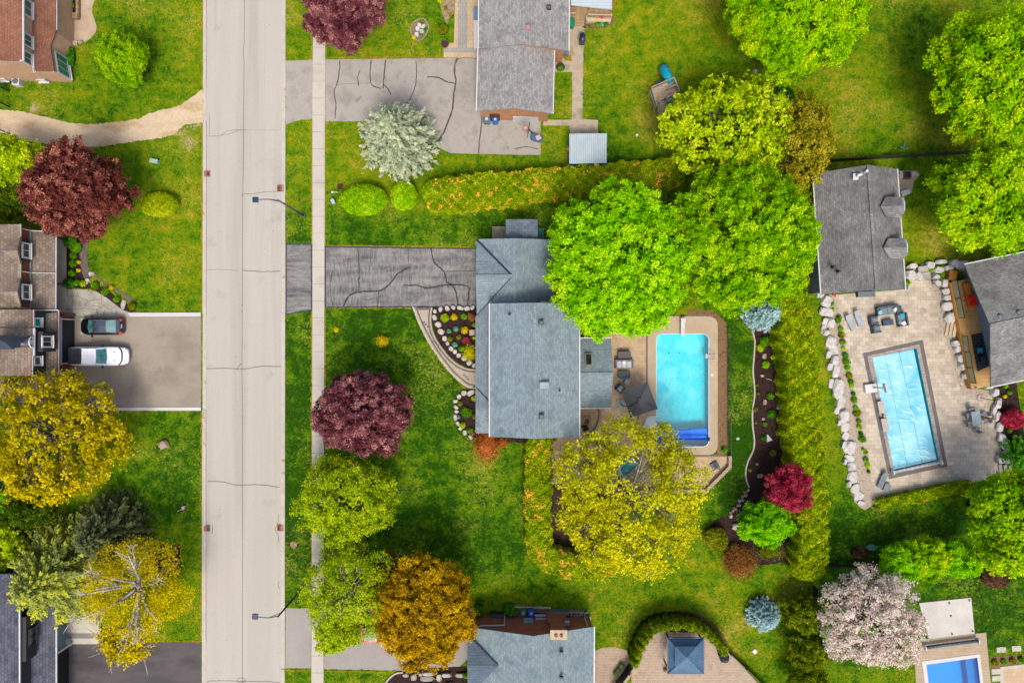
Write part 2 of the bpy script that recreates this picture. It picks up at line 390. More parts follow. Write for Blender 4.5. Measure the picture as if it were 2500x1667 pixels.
def hedge(path,width,h,m,label,name='hedge',dens=95,leaf=.115,round_ends=True,group=None,seed=0,lump=.12,cat='hedge',topr=.35):
    """path in photo pixels at the hedge top; widths in px"""
    rg=np.random.default_rng(300+seed); P2=[Vector(W(p[0],p[1],h)) for p in path]; P2=spline(P2,8)
    ws=width if hasattr(width,'__len__') else [width]*len(path)
    k=(HC-h)/HC/SPX; n=len(P2); wv=[np.interp(i/8,range(len(path)),ws)*k/2 for i in range(n)]
    P2=[Vector((p.x,p.y,0)) for p in P2]
    seg=[0]
    for i in range(n-1): seg.append(seg[-1]+(P2[i+1]-P2[i]).length)
    Lt=seg[-1]; W_=np.mean(wv); area=Lt*(2*W_+2*h)+PI*W_*h; N=int(min(area*dens*1.5,70000)); leaf*=.82
    s=rg.uniform(-W_*.8 if round_ends else 0,Lt+(W_*.8 if round_ends else 0),N)
    X=np.array([[p.x,p.y] for p in P2]); sg=np.array(seg); wv=np.array(wv)
    sc_=np.clip(s,0,Lt); cx=np.interp(sc_,sg,X[:,0]); cy=np.interp(sc_,sg,X[:,1]); ww=np.interp(sc_,sg,wv)
    e=.15; dx=np.interp(np.clip(sc_+e,0,Lt),sg,X[:,0])-np.interp(np.clip(sc_-e,0,Lt),sg,X[:,0]); dy=np.interp(np.clip(sc_+e,0,Lt),sg,X[:,1])-np.interp(np.clip(sc_-e,0,Lt),sg,X[:,1])
    l=np.hypot(dx,dy); dx/=l; dy/=l; over=s-sc_
    shrink=np.sqrt(np.clip(1-(np.abs(over)/(ww+1e-6))**2,0,1)); ww2=ww*np.maximum(shrink,.05)
    # cross-section: walk around sides and top
    t=rg.uniform(0,1,N)*(2*h+2*ww2); side=np.where(t<h,-1,np.where(t>h+2*ww2,1,0))
    off=np.where(side==-1,-1.0,np.where(side==1,1.0,(t-h)/np.maximum(ww2,1e-3)-1)); z=np.where(side==-1,t,np.where(side==1,2*h+2*ww2-t,h))
    edge=np.clip((z-(h-topr))/topr,0,1); off=off*(1-.14*edge**2*(side!=0)); z=z-np.clip(np.abs(off)-.6,0,1)*topr*.9*(side==0)
    lp=1+lump*np.sin(s*3.1+seed)*np.sin(s*1.7+off*2)
    z=z*(1+lump*.35*np.sin(s*4.3+off*3)+lump*.3*np.sin(s*2.1-off*5))
    o=off*ww2*lp*rg.uniform(.93,1.04,N)
    z=z+.16*np.sin(s*5.1+off*4+seed)*np.sin(off*7+s*2.3)*(side==0)
    P=np.stack([cx+dx*over-dy*o,cy+dy*over+dx*o,np.maximum(z+rg.normal(size=N)*.11,.03)],1)
    out=np.stack([-dy*off*(side!=0),dx*off*(side!=0),np.where(side==0,1.0,.35)],1)
    Nn=unit(out+rg.normal(size=(N,3))*.5); rv=rg.uniform(0,.5,N)+.5*(np.sin(P[:,0]*5)*np.sin(P[:,1]*5.3)*.5+.5)
    cm=MB(); cw=wv*1.64
    q=[];
    for i in range(n):
        d_=(P2[min(i+1,n-1)]-P2[max(i-1,0)]).normalized(); nn=Vector((-d_.y,d_.x,0)); q.append((P2[i]+nn*cw[i]*.5,P2[i]-nn*cw[i]*.5))
    vs=[];fs=[]
    for a,b in q: vs+=[(a.x,a.y,0),(b.x,b.y,0),(b.x,b.y,h*.88),(a.x,a.y,h*.88)]
    for i in range(n-1):
        b=4*i
        for j in range(4): fs.append([b+j,b+(j+1)%4,b+4+(j+1)%4,b+4+j])
    fs+=[[0,1,2,3],[4*(n-1)+j for j in (3,2,1,0)]]
    return leaves_mesh(name,P,Nn,leaf*rg.uniform(.6,1.3,N),rv,m,None,asp=.6,core=(vs,fs),label=label,cat=cat,group=group)
def rock(px,py,rx,ry,h,m,label,ang=0,name='boulder',cat='rock',group=None,seed=0,z0=0,n=30,corners=None):
    rg=random.Random(int(px*13+py*7)+seed); bm=bmesh.new(); k=1/SPX
    ca,sa=math.cos(R(ang)),math.sin(R(ang)); c=W(px,py,0)
    for i in range(n):
        a=rg.uniform(0,2*PI); zz=rg.choice((0,.55,.55,1,1)); rad=(1.0 if zz<.6 else .8)*rg.uniform(.86,1.05)
        e=2.6; cx=abs(math.cos(a))**(2/e)*math.copysign(1,math.cos(a)); cy=abs(math.sin(a))**(2/e)*math.copysign(1,math.sin(a))
        x=cx*rx*k*rad; y=cy*ry*k*rad; bm.verts.new((c.x+x*ca-y*sa,c.y+x*sa+y*ca,z0+h*zz*rg.uniform(.85,1.05)))
    bmesh.ops.convex_hull(bm,input=bm.verts); bmesh.ops.dissolve_limit(bm,angle_limit=R(16),verts=bm.verts,edges=bm.edges)
    s=MB(); bm.verts.ensure_lookup_table(); idx={v:i for i,v in enumerate([v for v in bm.verts if v.link_faces])}
    vs=[tuple(v.co) for v in idx]; s.add(vs,[[idx[v] for v in f.verts] for f in bm.faces]); bm.free()
    return s.build(name,m,label=label,cat=cat,group=group,bevel=.03)
# ---------------------------------------------------------------- materials used by the setting
m_road=mat('road_concrete',[(202,196,183),(216,210,198),(209,203,190)],.45,.9,.12,9,.25,25,.15,stain=(.35,.60,.74,(194,188,176)),stretch=(1,.04,1))
m_line=plain('crack_seal',(92,84,80),.8)
m_thin=plain('thin_crack',(135,125,117),.85)
m_kerb=mat('kerb_concrete',[(214,204,190),(228,219,205)],.8,.85,.07,9,.2,25,stain=(1.1,.62,.68,(196,158,118)))
m_walk=mat('sidewalk_concrete',[(212,203,188),(226,218,203),(218,210,196)],.35,.9,.05,12,.2,30)
m_joint=plain('joint_dirt',(160,146,125),.9)
m_drvA=mat('driveway_asphalt_pale',[(174,167,156),(196,189,178),(186,179,168)],.5,.9,.10,6,.25,30,stain=(.8,.62,.72,(150,140,131)))
def sealed(name,sx,sy):
    t=NT(name); band=t.noise(1,4,.6,t.scalev(t.pos,.22*sx/sy if sx<sy else .22,1.1 if sx>sy else .9,1)); st=t.noise(1,4,.7,t.scalev(t.pos,sx,sy,1),.6); big=t.noise(.5,4,.6); g=t.noise(14,3,.8)
    f=t.math('ADD',t.math('ADD',t.math('MULTIPLY',band,.55),t.math('MULTIPLY',st,.55)),t.math('ADD',t.math('MULTIPLY',big,.25),t.math('MULTIPLY',g,.3)))
    c=t.ramp(f,[(.58,L((78,77,84))),(.72,L((116,115,117))),(.85,L((154,152,147))),(1.0,L((188,184,176)))])
    t.l(c,t.b.inputs['Base Color']); t.b.inputs['Roughness'].default_value=.85; t.b.inputs['Specular IOR Level'].default_value=.2; t.bump(g,.3,.02); return t.mat
m_drvB=sealed('driveway_sealed_black',5.0,1.0)
m_drvB2=sealed('driveway_sealed_apron',.9,4.0)
m_drvBe=mat('sealer_edge',[(74,72,84),(96,93,104)],2,.8,.1,9)
m_drvC=mat('driveway_asphalt_grey',[(176,170,162),(190,184,176)],.3,.9,.10,6,.25,30)
m_drvD=mat('driveway_asphalt_brown',[(164,152,136),(186,174,157),(176,164,147)],.16,.9,.10,6,.25,30,stain=(.3,.62,.75,(146,134,119)))
m_drvE=mat('driveway_asphalt_dark',[(84,78,80),(108,101,103),(92,86,89)],.3,.85,.10,6,.25,30,stretch=(.5,1.4,1))
m_dirt=mat('bare_dirt',[(216,186,142),(242,218,182),(228,204,164)],.35,.95,.16,4,.5,9,.1,stain=(2.5,.64,.7,(176,146,104)),stretch=(.6,1.6,1))
m_mulch=mat('bark_mulch',[(44,30,28),(72,52,48),(64,48,44)],3,.95,.45,9,1,15,.1)
m_mulch2=mat('brown_mulch',[(120,92,66),(160,128,92),(140,110,80)],3,.95,.35,9,1,15,.1)
m_gravel=mat('pale_gravel',[(170,152,132),(214,198,178),(196,178,156)],4,.9,.35,10,.8,18,.15)
m_pav=mat('tan_pavers',[(216,184,142),(236,208,168),(226,196,154)],.8,.85,.06,9,.3,30,brick=(.28,.14,.010,(160,126,90),.10))
m_pav2=mat('greyish_pavers',[(178,160,136),(196,180,156)],.8,.85,.06,9,.3,30,brick=(.28,.14,.010,(146,126,104),.08))
m_pavR=mat('big_patio_pavers',[(204,188,164),(228,214,192),(216,200,176)],.5,.85,.08,8,.3,30,brick=(.62,.42,.012,(180,162,138),.16))
m_pavF=mat('walk_pavers',[(206,190,164),(222,208,184)],.8,.85,.06,9,.3,30,brick=(.2,.2,.010,(176,158,132),.08))
m_pavD=mat('cream_pavers',[(222,192,150),(236,210,172)],.6,.85,.05,9,.2,30,brick=(.42,.42,.012,(186,158,120),.05))
m_pavG=mat('grey_slabs',[(180,176,168),(194,190,182)],.6,.85,.05,9,.2,30,brick=(.42,.42,.012,(150,146,138),.05))
m_band=mat('grey_band_pavers',[(126,118,114),(142,134,130)],1,.85,.08,9,.3,30,brick=(.2,.1,.008,(110,102,98),.08))
m_cop=mat('pool_coping_concrete',[(206,184,152),(222,202,170)],.5,.85,.05,10,.2,30)
m_cob=mat('grey_coping_stone',[(176,164,152),(206,196,184)],2.5,.85,.15,9,.4,20,brick=(.3,.3,.012,(150,140,130),.12))
m_pink=mat('pink_round_pavers',[(202,178,152),(224,202,178),(212,190,164)],1.2,.85,.12,7,.4,20,brick=(.22,.16,.014,(160,130,108),.10))
m_flag=mat('pale_flagstone',[(186,180,164),(214,208,194)],1.2,.85,.06,10,.3,20)
m_rock=mat('pale_limestone',[(200,190,176),(234,226,214),(216,208,196)],2.2,.9,.12,8,.6,14,stain=(2,.6,.72,(150,138,122)))
m_rockg=mat('grey_limestone',[(214,210,204),(244,240,234)],2.2,.9,.12,8,.6,14,stain=(2,.60,.72,(160,152,142)))
m_rockp=mat('pinkish_fieldstone',[(180,150,130),(206,182,166)],2.2,.9,.12,8,.6,14)
# ---------------------------------------------------------------- grass ground (one sheet to the horizon, holes under the pool basins)
def ground_material(blade=False):
    t=NT('grass_blades' if blade else 'lawn_grass'); b=t.b
    a=t.n('ShaderNodeAttribute'); a.attribute_name='lush'; br_=t.n('ShaderNodeAttribute'); br_.attribute_name='bare'
    n1=t.noise(.16,3,.55,dist=.3); n2=t.noise(.9,5,.65,dist=.2); n3=t.noise(3.6,6,.8); n4=t.noise(11,3,.75)
    f=t.math('ADD',t.math('MULTIPLY',t.math('SUBTRACT',n1,.5),1.0),t.math('MULTIPLY',t.math('SUBTRACT',n2,.5),1.85))
    f=t.math('ADD',f,t.math('MULTIPLY',t.math('SUBTRACT',n3,.5),1.1)); f=t.math('ADD',f,a.outputs['Fac'])
    f=t.math('ADD',f,t.math('MULTIPLY',t.math('SUBTRACT',t.noise(1,3,.6,t.scalev(t.pos,.12,1.3,1)),.5),.45))
    if blade:
        q=t.n('ShaderNodeAttribute'); q.attribute_name='rv'; f=t.math('ADD',f,t.math('MULTIPLY',t.math('SUBTRACT',q.outputs['Fac'],.5),.5))
    c=t.ramp(f,[(.0,L((190,180,50))),(.2,L((160,168,12))),(.42,L((130,160,6))),(.66,L((102,146,6))),(.86,L((70,122,4))),(1.0,L((50,98,4)))])
    spk=t.mapr(t.math('ADD',t.noise(3.3,3,.8),t.math('MULTIPLY',t.math('SUBTRACT',n1,.5),-.6)),.60,.68,0,.65); c=t.mix(spk,c,L((204,180,96)))
    g=t.mapr(n4,.3,.7,.60,1.4); x=t.n('ShaderNodeVectorMath',operation='SCALE'); t.l(c,x.inputs[0]); t.l(g,x.inputs['Scale']); c=x.outputs[0]
    bm=t.mapr(t.math('ADD',br_.outputs['Fac'],t.math('MULTIPLY',t.math('SUBTRACT',n3,.5),1.2)),.48,.62,0,1)
    c=t.mix(bm,c,L((210,184,138)))
    t.l(c,b.inputs['Base Color']); b.inputs['Roughness'].default_value=.95; b.inputs['Specular IOR Level'].default_value=.08
    if not blade: t.bump(t.math('ADD',n4,n3),.9,.06)
    return t.mat
m_grass=ground_material()
LUSH=[ # px,py,rx,ry,value added to the green level
 (1000,830,260,190,.34),(1020,1180,260,190,.26),(1050,1310,230,70,.12),(1812,960,50,280,.36),(1750,1130,90,110,.3),(1030,560,330,35,.22),(1330,520,150,60,.12),
 (2200,1270,240,60,.16),(2200,1420,260,160,.3),(2430,1480,90,110,.26),(450,1120,70,140,.2),(380,1180,120,100,.2),(730,850,40,330,.2),(650,1250,60,200,.25),(730,1350,40,120,.3),
 (390,120,70,120,.12),(200,290,160,30,.12),(320,420,120,60,.05),(360,620,110,130,-.06),(450,540,50,120,-.18),(440,170,60,120,-.14),(470,60,40,60,-.2),(700,400,50,200,-.05),
 (1000,60,90,60,.08),(880,110,120,40,-.16),(840,340,70,50,-.16),(900,420,120,40,-.2),(1640,70,140,100,-.24),(1520,220,120,140,-.14),(1640,380,140,40,.15),(1480,330,60,100,.1),
 (2100,200,110,110,-.16),(2130,40,110,60,.02),(2230,90,60,50,.15),(2200,300,110,60,.06),(2000,980,40,220,-.2),(2300,560,60,120,-.08),(2240,450,60,60,-.02),(2240,600,60,70,-.2),
 (1650,1400,220,60,-.06),(1500,1470,120,60,.02),(1840,1440,90,70,-.14),(1960,1330,60,40,-.1),(1800,1560,70,90,-.08),(1640,1290,90,60,.1),(1250,1380,140,60,.08),
 (90,460,60,90,.2),(330,1480,140,90,-.2),(480,1400,20,170,-.16),(700,90,40,90,-.08),(700,320,40,60,-.12),(845,1560,200,20,.2),(2440,1250,60,60,.2),(1460,30,40,120,.04)]
BARE=[(85,262,14,18,.9),(150,275,10,8,.6),(468,163,22,12,.62),(462,350,34,34,.62),(430,322,30,12,.7),(478,300,26,14,.7),(2185,392,46,10,.75),(2092,38,10,16,.55),(2115,20,8,14,.5),
 (1990,270,14,24,.7),(1960,250,16,18,.5),(1188,566,10,14,.6),(1215,535,14,12,.5),(1330,505,30,8,.5),(1370,535,22,6,.45),(2015,1325,16,5,.7),(2330,565,22,10,.5),(2120,300,8,6,.4),
 (1000,440,30,8,.45),(930,420,30,10,.4),(1190,1340,12,5,.5),(1090,1320,8,8,.4),(455,1000,10,10,.5),(700,930,5,70,.5),(706,830,5,30,.45),(1395,1450,8,8,.4),(722,570,24,14,.5),(742,585,12,8,.5),(1915,225,30,30,.42),(1960,1430,24,16,.6)]
def wpoly_in(x,y,poly):
    ins=False; n=len(poly); j=n-1
    for i in range(n):
        xi,yi=poly[i][0],poly[i][1]; xj,yj=poly[j][0],poly[j][1]
        if (yi>y)!=(yj>y) and x<(xj-xi)*(y-yi)/(yj-yi)+xi: ins=not ins
        j=i
    return ins
POOL1=[(W(*p).x,W(*p).y) for p in rr(1602,815,1730,1090,14)]
POOL2=[(W(*p).x,W(*p).y) for p in ((2130,873),(2237,850),(2292,1124),(2182,1149))]
POOL3=[(W(*p).x,W(*p).y) for p in ((2261,1621),(2385,1604),(2404,1760),(2278,1776))]
def build_ground():
    st=.8; xs=[-2500,-900,-300,-120]+list(np.arange(-60,60.1,st))+[120,300,900,2500]; ys=[-2500,-900,-300,-100]+list(np.arange(-42,42.1,st))+[100,300,900,2500]
    nx,ny=len(xs),len(ys); X,Y=np.meshgrid(xs,ys); PX=X*SPX+1250; PY=833.5-Y*SPX
    lush=np.full(X.shape,.53); bare=np.zeros(X.shape)
    for px,py,rx,ry,v in LUSH: lush+=(v if v>0 else v*.6)*np.exp(-((PX-px)/rx)**4*.5-((PY-py)/ry)**4*.5)
    for px,py,rx,ry,v in BARE: bare=np.maximum(bare,v*np.exp(-((PX-px)/rx)**2*.7-((PY-py)/ry)**2*.7))
    fs=[]
    for j in range(ny-1):
        for i in range(nx-1):
            x0,x1,y0,y1=xs[i],xs[i+1],ys[j],ys[j+1]; hit=False
            if -60<=x0<60 and -42<=y0<42:
                for P in (POOL1,POOL2,POOL3):
                    xa=min(p[0] for p in P);xb=max(p[0] for p in P);ya=min(p[1] for p in P);yb=max(p[1] for p in P)
                    if x1>xa and x0<xb and y1>ya and y0<yb:
                        for a in np.linspace(x0,x1,6):
                            for b in np.linspace(y0,y1,6):
                                if wpoly_in(a,b,P): hit=True
            if not hit: fs.append([j*nx+i,j*nx+i+1,(j+1)*nx+i+1,(j+1)*nx+i])
    me=bpy.data.meshes.new('ground'); me.from_pydata(np.stack([X.ravel(),Y.ravel(),np.zeros(X.size)],1).tolist(),[],fs)
    for nm,a in (('lush',lush),('bare',bare)):
        at=me.attributes.new(nm,'FLOAT','POINT'); at.data.foreach_set('value',a.ravel().astype(np.float32))
    me.materials.append(m_grass); o=bpy.data.objects.new('ground',me); COL.objects.link(o); o['kind']='structure'
build_ground()
def sheet(name,pts,m,z=.012,raggy=None,kind='structure',holes=None,sp=False):
    s=MB(); p=pts; EXCL.append([(q[0],q[1]) for q in pts])
    if sp: p=[(v.x,v.y) for v in spline(p,6,True)]
    if raggy: p=rag(p,raggy[0],raggy[1],seed=int(pts[0][0]))
    if holes: s.holed(WP(p),[h for h in holes],z)
    else: s.sheet(WP(p),z)
    return s.build(name,m,kind=kind)
Z=.012
# ---------------------------------------------------------------- road, kerbs, sidewalk
s=MB(); s.sheet(WP([(503.5,-1500),(503.5,3200),(686,3200),(689,-1500)]),Z,0)
cj=[(597,-1500),(597,0),(596,110),(594,125),(596,150),(595,320),(593,470),(592,600),(591,900),(592,1050),(592,1200),(593,1350),(592,1500),(592,3200)]
s.ribbon(WP(cj),.045,Z+.006,1)
for c,wd in (([(506,332),(520,333),(540,331),(552,322),(562,318),(595,318),(606,318)],.035),([(540,331),(565,326),(580,319),(595,318)],.03),([(594,474),(620,473),(650,469),(676,468)],.04),
    ([(505,659),(540,658),(582,661)],.03),([(591,660),(640,663),(684,662)],.06),([(503,900),(530,899),(560,899),(591,901),(608,899),(640,894),(687,895)],.06),([(579,902),(584,892),(591,887)],.05),
    ([(508,1174),(545,1176),(570,1182),(591,1184),(604,1183),(622,1182),(650,1184),(682,1188)],.06),([(507,1664),(512,1661),(560,1661),(590,1662),(640,1662),(683,1665)],.05),
    ([(511,275),(511,330)],.03),([(680,1255),(679,1275),(674,1285),(672,1295),(679,1305),(681,1322)],.04),([(682,1418),(680,1430),(684,1438)],.04),([(520,1280),(518,1303)],.05)):
    p=[(q.x,q.y) for q in spline(c,4)]; s.ribbon(WP(rag(p,5,.6,seed=int(c[0][1]),closed=False)+[p[-1]]),wd,Z+.007,1)
s.ribbon(WP([(595,318),(688,318)]),.02,Z+.007,2)
ring=[(589+10*math.cos(a),1659+5.5*math.sin(a)) for a in np.linspace(0,2*PI,17)]; s.ribbon(WP(ring),.05,Z+.007,1)
for q in ((591,746),(591,760),(592,477)): s.sheet(WP([(q[0]+1.6*math.cos(a),q[1]+1.6*math.sin(a)) for a in np.linspace(0,2*PI,9)[:-1]]),Z+.009,1)
rq=random.Random(5)
for i in range(46): 
    x,y=rq.uniform(520,680),rq.uniform(0,1660); r=rq.uniform(.5,1.1); s.sheet(WP([(x+r*math.cos(a),y+r*math.sin(a)) for a in (0,1.2,2.5,3.9,5.1)]),Z+.008,1)
s.build('road',[m_road,m_line,m_thin],kind='structure')
def kerb(xi,xo,dips,name):
    s=MB(); ys=[-1500]+sorted([v for d in dips for v in d])+[3200]; inner=False
    for i in range(len(ys)-1):
        h=.04 if i%2 else .11
        a,b=ys[i],ys[i+1]; f=lambda x,y:(x[0]+(x[1]-x[0])*min(max(y/1667,0),1))
        # gutter pan joints every 6 m
        y=a
        while y<b-1:
            e=min(b,y+145); p=[(f(xi,y),y+.25),(f(xo,y),y+.25),(f(xo,e),e),(f(xi,e),e)]; s.prism(WP(p),0,h); y=e
    s.build(name,m_kerb,kind='structure')
kerb((504.5,503.5),(497,493.5),[(215,300),(768,1000),(1566,1760)],'kerb')
kerb((688.5,686),(698,695.5),[(148,298),(596,764),(1484,1632)],'kerb')
s=MB()
s.sheet(WP([(696,-1500),(690,-1500),(687.5,0),(685.5,1667),(685,3200),(692,3200)]),Z+.004,0)
# sidewalk slabs
s=MB(); y=-1490.0; xs_=lambda y:(np.interp(y,[-1500,0,250,800,1667,3200],[767,765,763,763,760.6,758]),np.interp(y,[-1500,0,250,800,1667,3200],[797,795,793.5,792,790,788]))
while y<3200:
    e=y+41.2; a=xs_(y); b=xs_(e); p=[(a[0],y+.35),(a[1],y+.35),(b[1],e-.35),(b[0],e-.35)]; s.prism(WP(p),0,.05+rq.uniform(-.006,.006)); y=e
a,b=xs_(-1500),xs_(3200)
s.sheet(WP([(a[0],-1490),(a[1],-1490),(xs_(700)[1],700),(b[1],3190),(b[0],3190),(xs_(700)[0],700)]),.02,1)
s.build('sidewalk',[m_walk,m_joint],kind='structure')
# yellowed grass edging along kerb, sidewalk and drives (dry strips of turf)
m_edge=mat('dry_turf_edge',[(196,160,40),(150,146,20),(204,150,60)],1.2,.95,.3,9,.6,14,.05)
def edge(pts,wd,seed):
    s=MB(); p=rag(pts,7,.9,seed,closed=False)+[pts[-1]]; r=random.Random(seed); s.ribbon(WP(p),[wd*r.uniform(.2,1.25) for _ in p],.008); return s.build('grass_edge',m_edge,kind='structure')
for i,(p,wd) in enumerate((([(762,0),(761,146)],.16),([(761,298),(761,595)],.16),([(761,760),(761,1480)],.2),([(796,0),(796,140)],.12),([(797,142),(1083,139)],.28),([(794,300),(794,600)],.1),([(794,755),(794,1100)],.14),
    ([(798,600),(1160,604)],.25),([(800,752),(1005,753)],.22),([(495,0),(495,215)],.2),([(493,310),(493,765)],.2),([(492,1005),(492,1560)],.25),([(250,1564),(491,1565)],.2),([(1008,755),(1033,815),(1080,890),(1130,942),(1145,950)],.2),([(699,1636),(758,1636)],.15),([(800,1638),(940,1640)],.15))): edge(p,wd,i+3)
# driveways
def drive(name,pts,m,cracks=(),edgem=None,cm=None):
    s=MB(); s.sheet(WP(rag(pts,9,.45,3)),Z); EXCL.append(pts)
    for c,wd in cracks:
        p=[(q.x,q.y) for q in spline(c,4)]; r=random.Random(int(c[0][0])); p=rag(p,4,.7,int(c[0][1]),closed=False)+[p[-1]]; s.ribbon(WP(p),[wd*r.uniform(.7,1.3) for _ in p],Z+.006,1)
    if edgem:
        q=list(pts)+[pts[0]]; q=rag(q,6,.8,5,closed=False)+[q[0]]; s.ribbon(WP(q),.16,Z+.004,2)
    return s.build(name,[m,cm or m_line]+([edgem] if edgem else []),kind='structure')
drive('driveway',[(698,149),(763,147),(763,291),(736,293),(715,298),(698,305)],m_drvA)
drive('driveway',[(794,146),(1000,143.5),(1175,141),(1185,285),(1320,292),(1320,379),(1100,375),(1062,357),(1030,330),(1000,297),(794,296.5)],m_drvA,[
 ([(830,148),(829,170),(824,200),(816,225),(820,255),(818,290)],.10),([(879,172),(874,190),(876,210)],.09),([(906,147),(904,180),(908,208),(931,217)],.11),([(941,147),(939,175),(935,217)],.12),([(938,207),(947,218),(955,232)],.10),
 ([(1016,150),(1016,200),(1005,235),(990,260)],.09),([(1118,143),(1111,155),(1110,178),(1113,200),(1108,230),(1104,270),(1095,295),(1083,325),(1062,355)],.16),([(1043,188),(1070,190),(1090,200),(1110,204)],.12),
 ([(1176,275),(1175,310),(1170,350),(1169,375)],.11),([(1255,364),(1280,359),(1300,361),(1314,364)],.08),([(1112,145),(1140,142),(1168,144)],.05),([(816,207),(860,205),(904,203)],.03)])
for q,rx,ry in ((1110,178,0),):
    pass
drive('driveway',[(698.5,596),(760,596),(761,757),(730,761),(698.5,767)],m_drvB2,(),m_drvBe)
drive('driveway',[(794.5,602),(900,604),(1164,607),(1164,749),(1000,749),(794.5,750)],m_drvB,[
 ([(874,604),(877,650),(876,710)],.10),([(838,748),(852,723),(875,713),(925,710),(950,695),(968,672),(985,660),(1000,652)],.16),([(924,712),(922,748)],.08),([(997,604),(998,640),(1001,700)],.04),
 ([(1052,606),(1060,640),(1085,665),(1090,688),(1105,697),(1115,720),(1118,746)],.14),([(1088,663),(1162,661)],.06),([(985,697),(1020,697),(1045,704),(1085,696),(1140,698),(1144,715),(1142,746)],.14),([(812,660),(806,700),(812,748)],.05)]+[([(x,y),(x+dx*.5+3,y+dy*.5-3),(x+dx,y+dy)],.035) for x,y,dx,dy in ((820,625,14,60),(850,690,26,-20),(905,620,-8,50),(930,660,30,-14),(960,615,6,34),(1010,640,30,10),(1030,720,-20,22),(1065,700,-30,6),(1100,620,30,18),(1125,650,20,-24),(1140,690,18,6),(890,735,40,-8),(985,728,24,12),(1075,740,30,-6))],m_drvBe,plain('dark_crack_seal',(58,57,64),.8))
drive('driveway',[(697.5,1484),(760,1484),(760,1630),(696.5,1630)],m_drvC)
drive('driveway',[(791,1484),(1000,1480),(1160,1482),(1150,1600),(1120,1628),(1000,1636),(791,1632)],m_drvC)
drive('driveway',[(150,772),(491,772),(491,994),(150,996)],m_drvD,[([(380,818),(430,819),(470,819)],.03),([(385,846),(420,847),(460,848)],.03),([(345,905),(380,908),(440,910)],.025)],cm=m_thin)
drive('driveway',[(160,1566),(350,1567),(491,1566.5),(492,1800),(160,1800)],m_drvE)
s=MB(); s.prism(WP([(312,763.5),(491,763),(491,772),(318,773)]),0,.09); s.prism(WP([(262,994),(491,993.5),(491,1002),(262,1002)]),0,.09)
s.build('kerb',plain('white_kerb',(232,228,226),.7),kind='structure')
sheet('dirt_path',[(-400,250),(0,268),(60,274),(130,290),(165,300),(200,303),(250,302),(300,296),(340,290),(365,276),(400,268),(440,258),(462,244),(480,228),(496,216),(496,300),(470,302),(450,304),(438,316),(420,330),(400,336),(340,344),(290,352),(250,358),(200,361),(150,356),(100,350),(60,344),(30,334),(0,322),(-400,300)],m_dirt,.008,(5,1.8))
sheet('stone_patio',[(130,-100),(233,-100),(232,0),(226,18),(226,34),(232,50),(237,66),(234,80),(222,95),(206,104),(180,103),(150,108),(130,100)],mat('poured_cream_stone',[(206,180,148),(226,204,174)],1,.9,.08,8),.03,sp=False)
# paths round the upper brick bungalow
s=MB(); s.sheet(WP([(1083,107),(1108,105),(1113,-60),(1175,-60),(1175,141),(1083,141)]),Z,0); s.sheet(WP([(1118,-60),(1142,-60),(1141,117),(1175,118),(1175,129),(1085,129),(1085,118),(1118,117)]),Z+.006,1); s.build('paved_path',[m_pavD,m_pavG],kind='structure')
m_conc=mat('aged_concrete_path',[(196,178,150),(214,198,172),(180,164,136)],.8,.9,.12,7,.3,20)
sheet('concrete_path',[(1385,46),(1430,46),(1426,80),(1424,145),(1422,290),(1460,294),(1460,327),(1392,327),(1391,307),(1327,307),(1327,293),(1391,293),(1396,293),(1397,177),(1345,177),(1345,124),(1385,120)],m_conc,Z,(8,.8))
sheet('lawn_patch',[(1371,138),(1395,135),(1396,150),(1380,148)],m_edge,Z+.006)
# front curved paver walk
out=[(1008,749),(1020,780),(1033,808),(1055,848),(1080,884),(1105,914),(1130,936),(1145,945),(1166,948)]
inn=[(1057,749),(1054,765),(1053,785),(1058,812),(1075,843),(1100,874),(1120,890),(1140,899),(1166,902)]
so=[(v.x,v.y) for v in spline(out,5)]; si=[(v.x,v.y) for v in spline(inn,5)]
s=MB(); s.sheet(WP(so+si[::-1]),Z+.004,0)
def offs(p,d):
    o=[]
    for i in range(len(p)):
        a=p[max(i-1,0)]; b=p[min(i+1,len(p)-1)]; dx,dy=b[0]-a[0],b[1]-a[1]; l=math.hypot(dx,dy); o.append((p[i][0]+dy/l*d,p[i][1]-dx/l*d))
    return o
s.ribbon(WP(offs(so,7)),.17,Z+.010,1); s.ribbon(WP(offs(si,-6)),.17,Z+.010,1)
s.ribbon(WP(offs(so,0)),.16,Z+.014,2)
for cx,cy in ((1040,792),(1065,838),(1097,879),(1138,920)):
    for q in range(3):
        x,y=cx-5+5*q,cy-5+5*q; s.sheet(WP([(x-2.6,y-2.3),(x+2.6,y-2.3),(x+2.6,y+2.3),(x-2.6,y+2.3)]),Z+.016,1)
s.sheet(WP([(1012,751),(1052,751),(1050,757),(1015,757)]),Z+.011,1)
s.build('paved_path',[m_pavF,m_band,m_walk],kind='structure')
sheet('flower_bed',[(1057,749),(1170,748),(1170,900),(1140,897),(1120,888),(1100,872),(1075,841),(1060,812),(1055,785),(1055,765)],m_mulch,.02)
sheet('flower_bed',[(1170,948),(1140,952),(1120,962),(1112,980),(1109,1005),(1114,1030),(1125,1048),(1145,1062),(1170,1070),(1280,1080),(1280,1050),(1170,1050)],m_mulch,.02,sp=True)
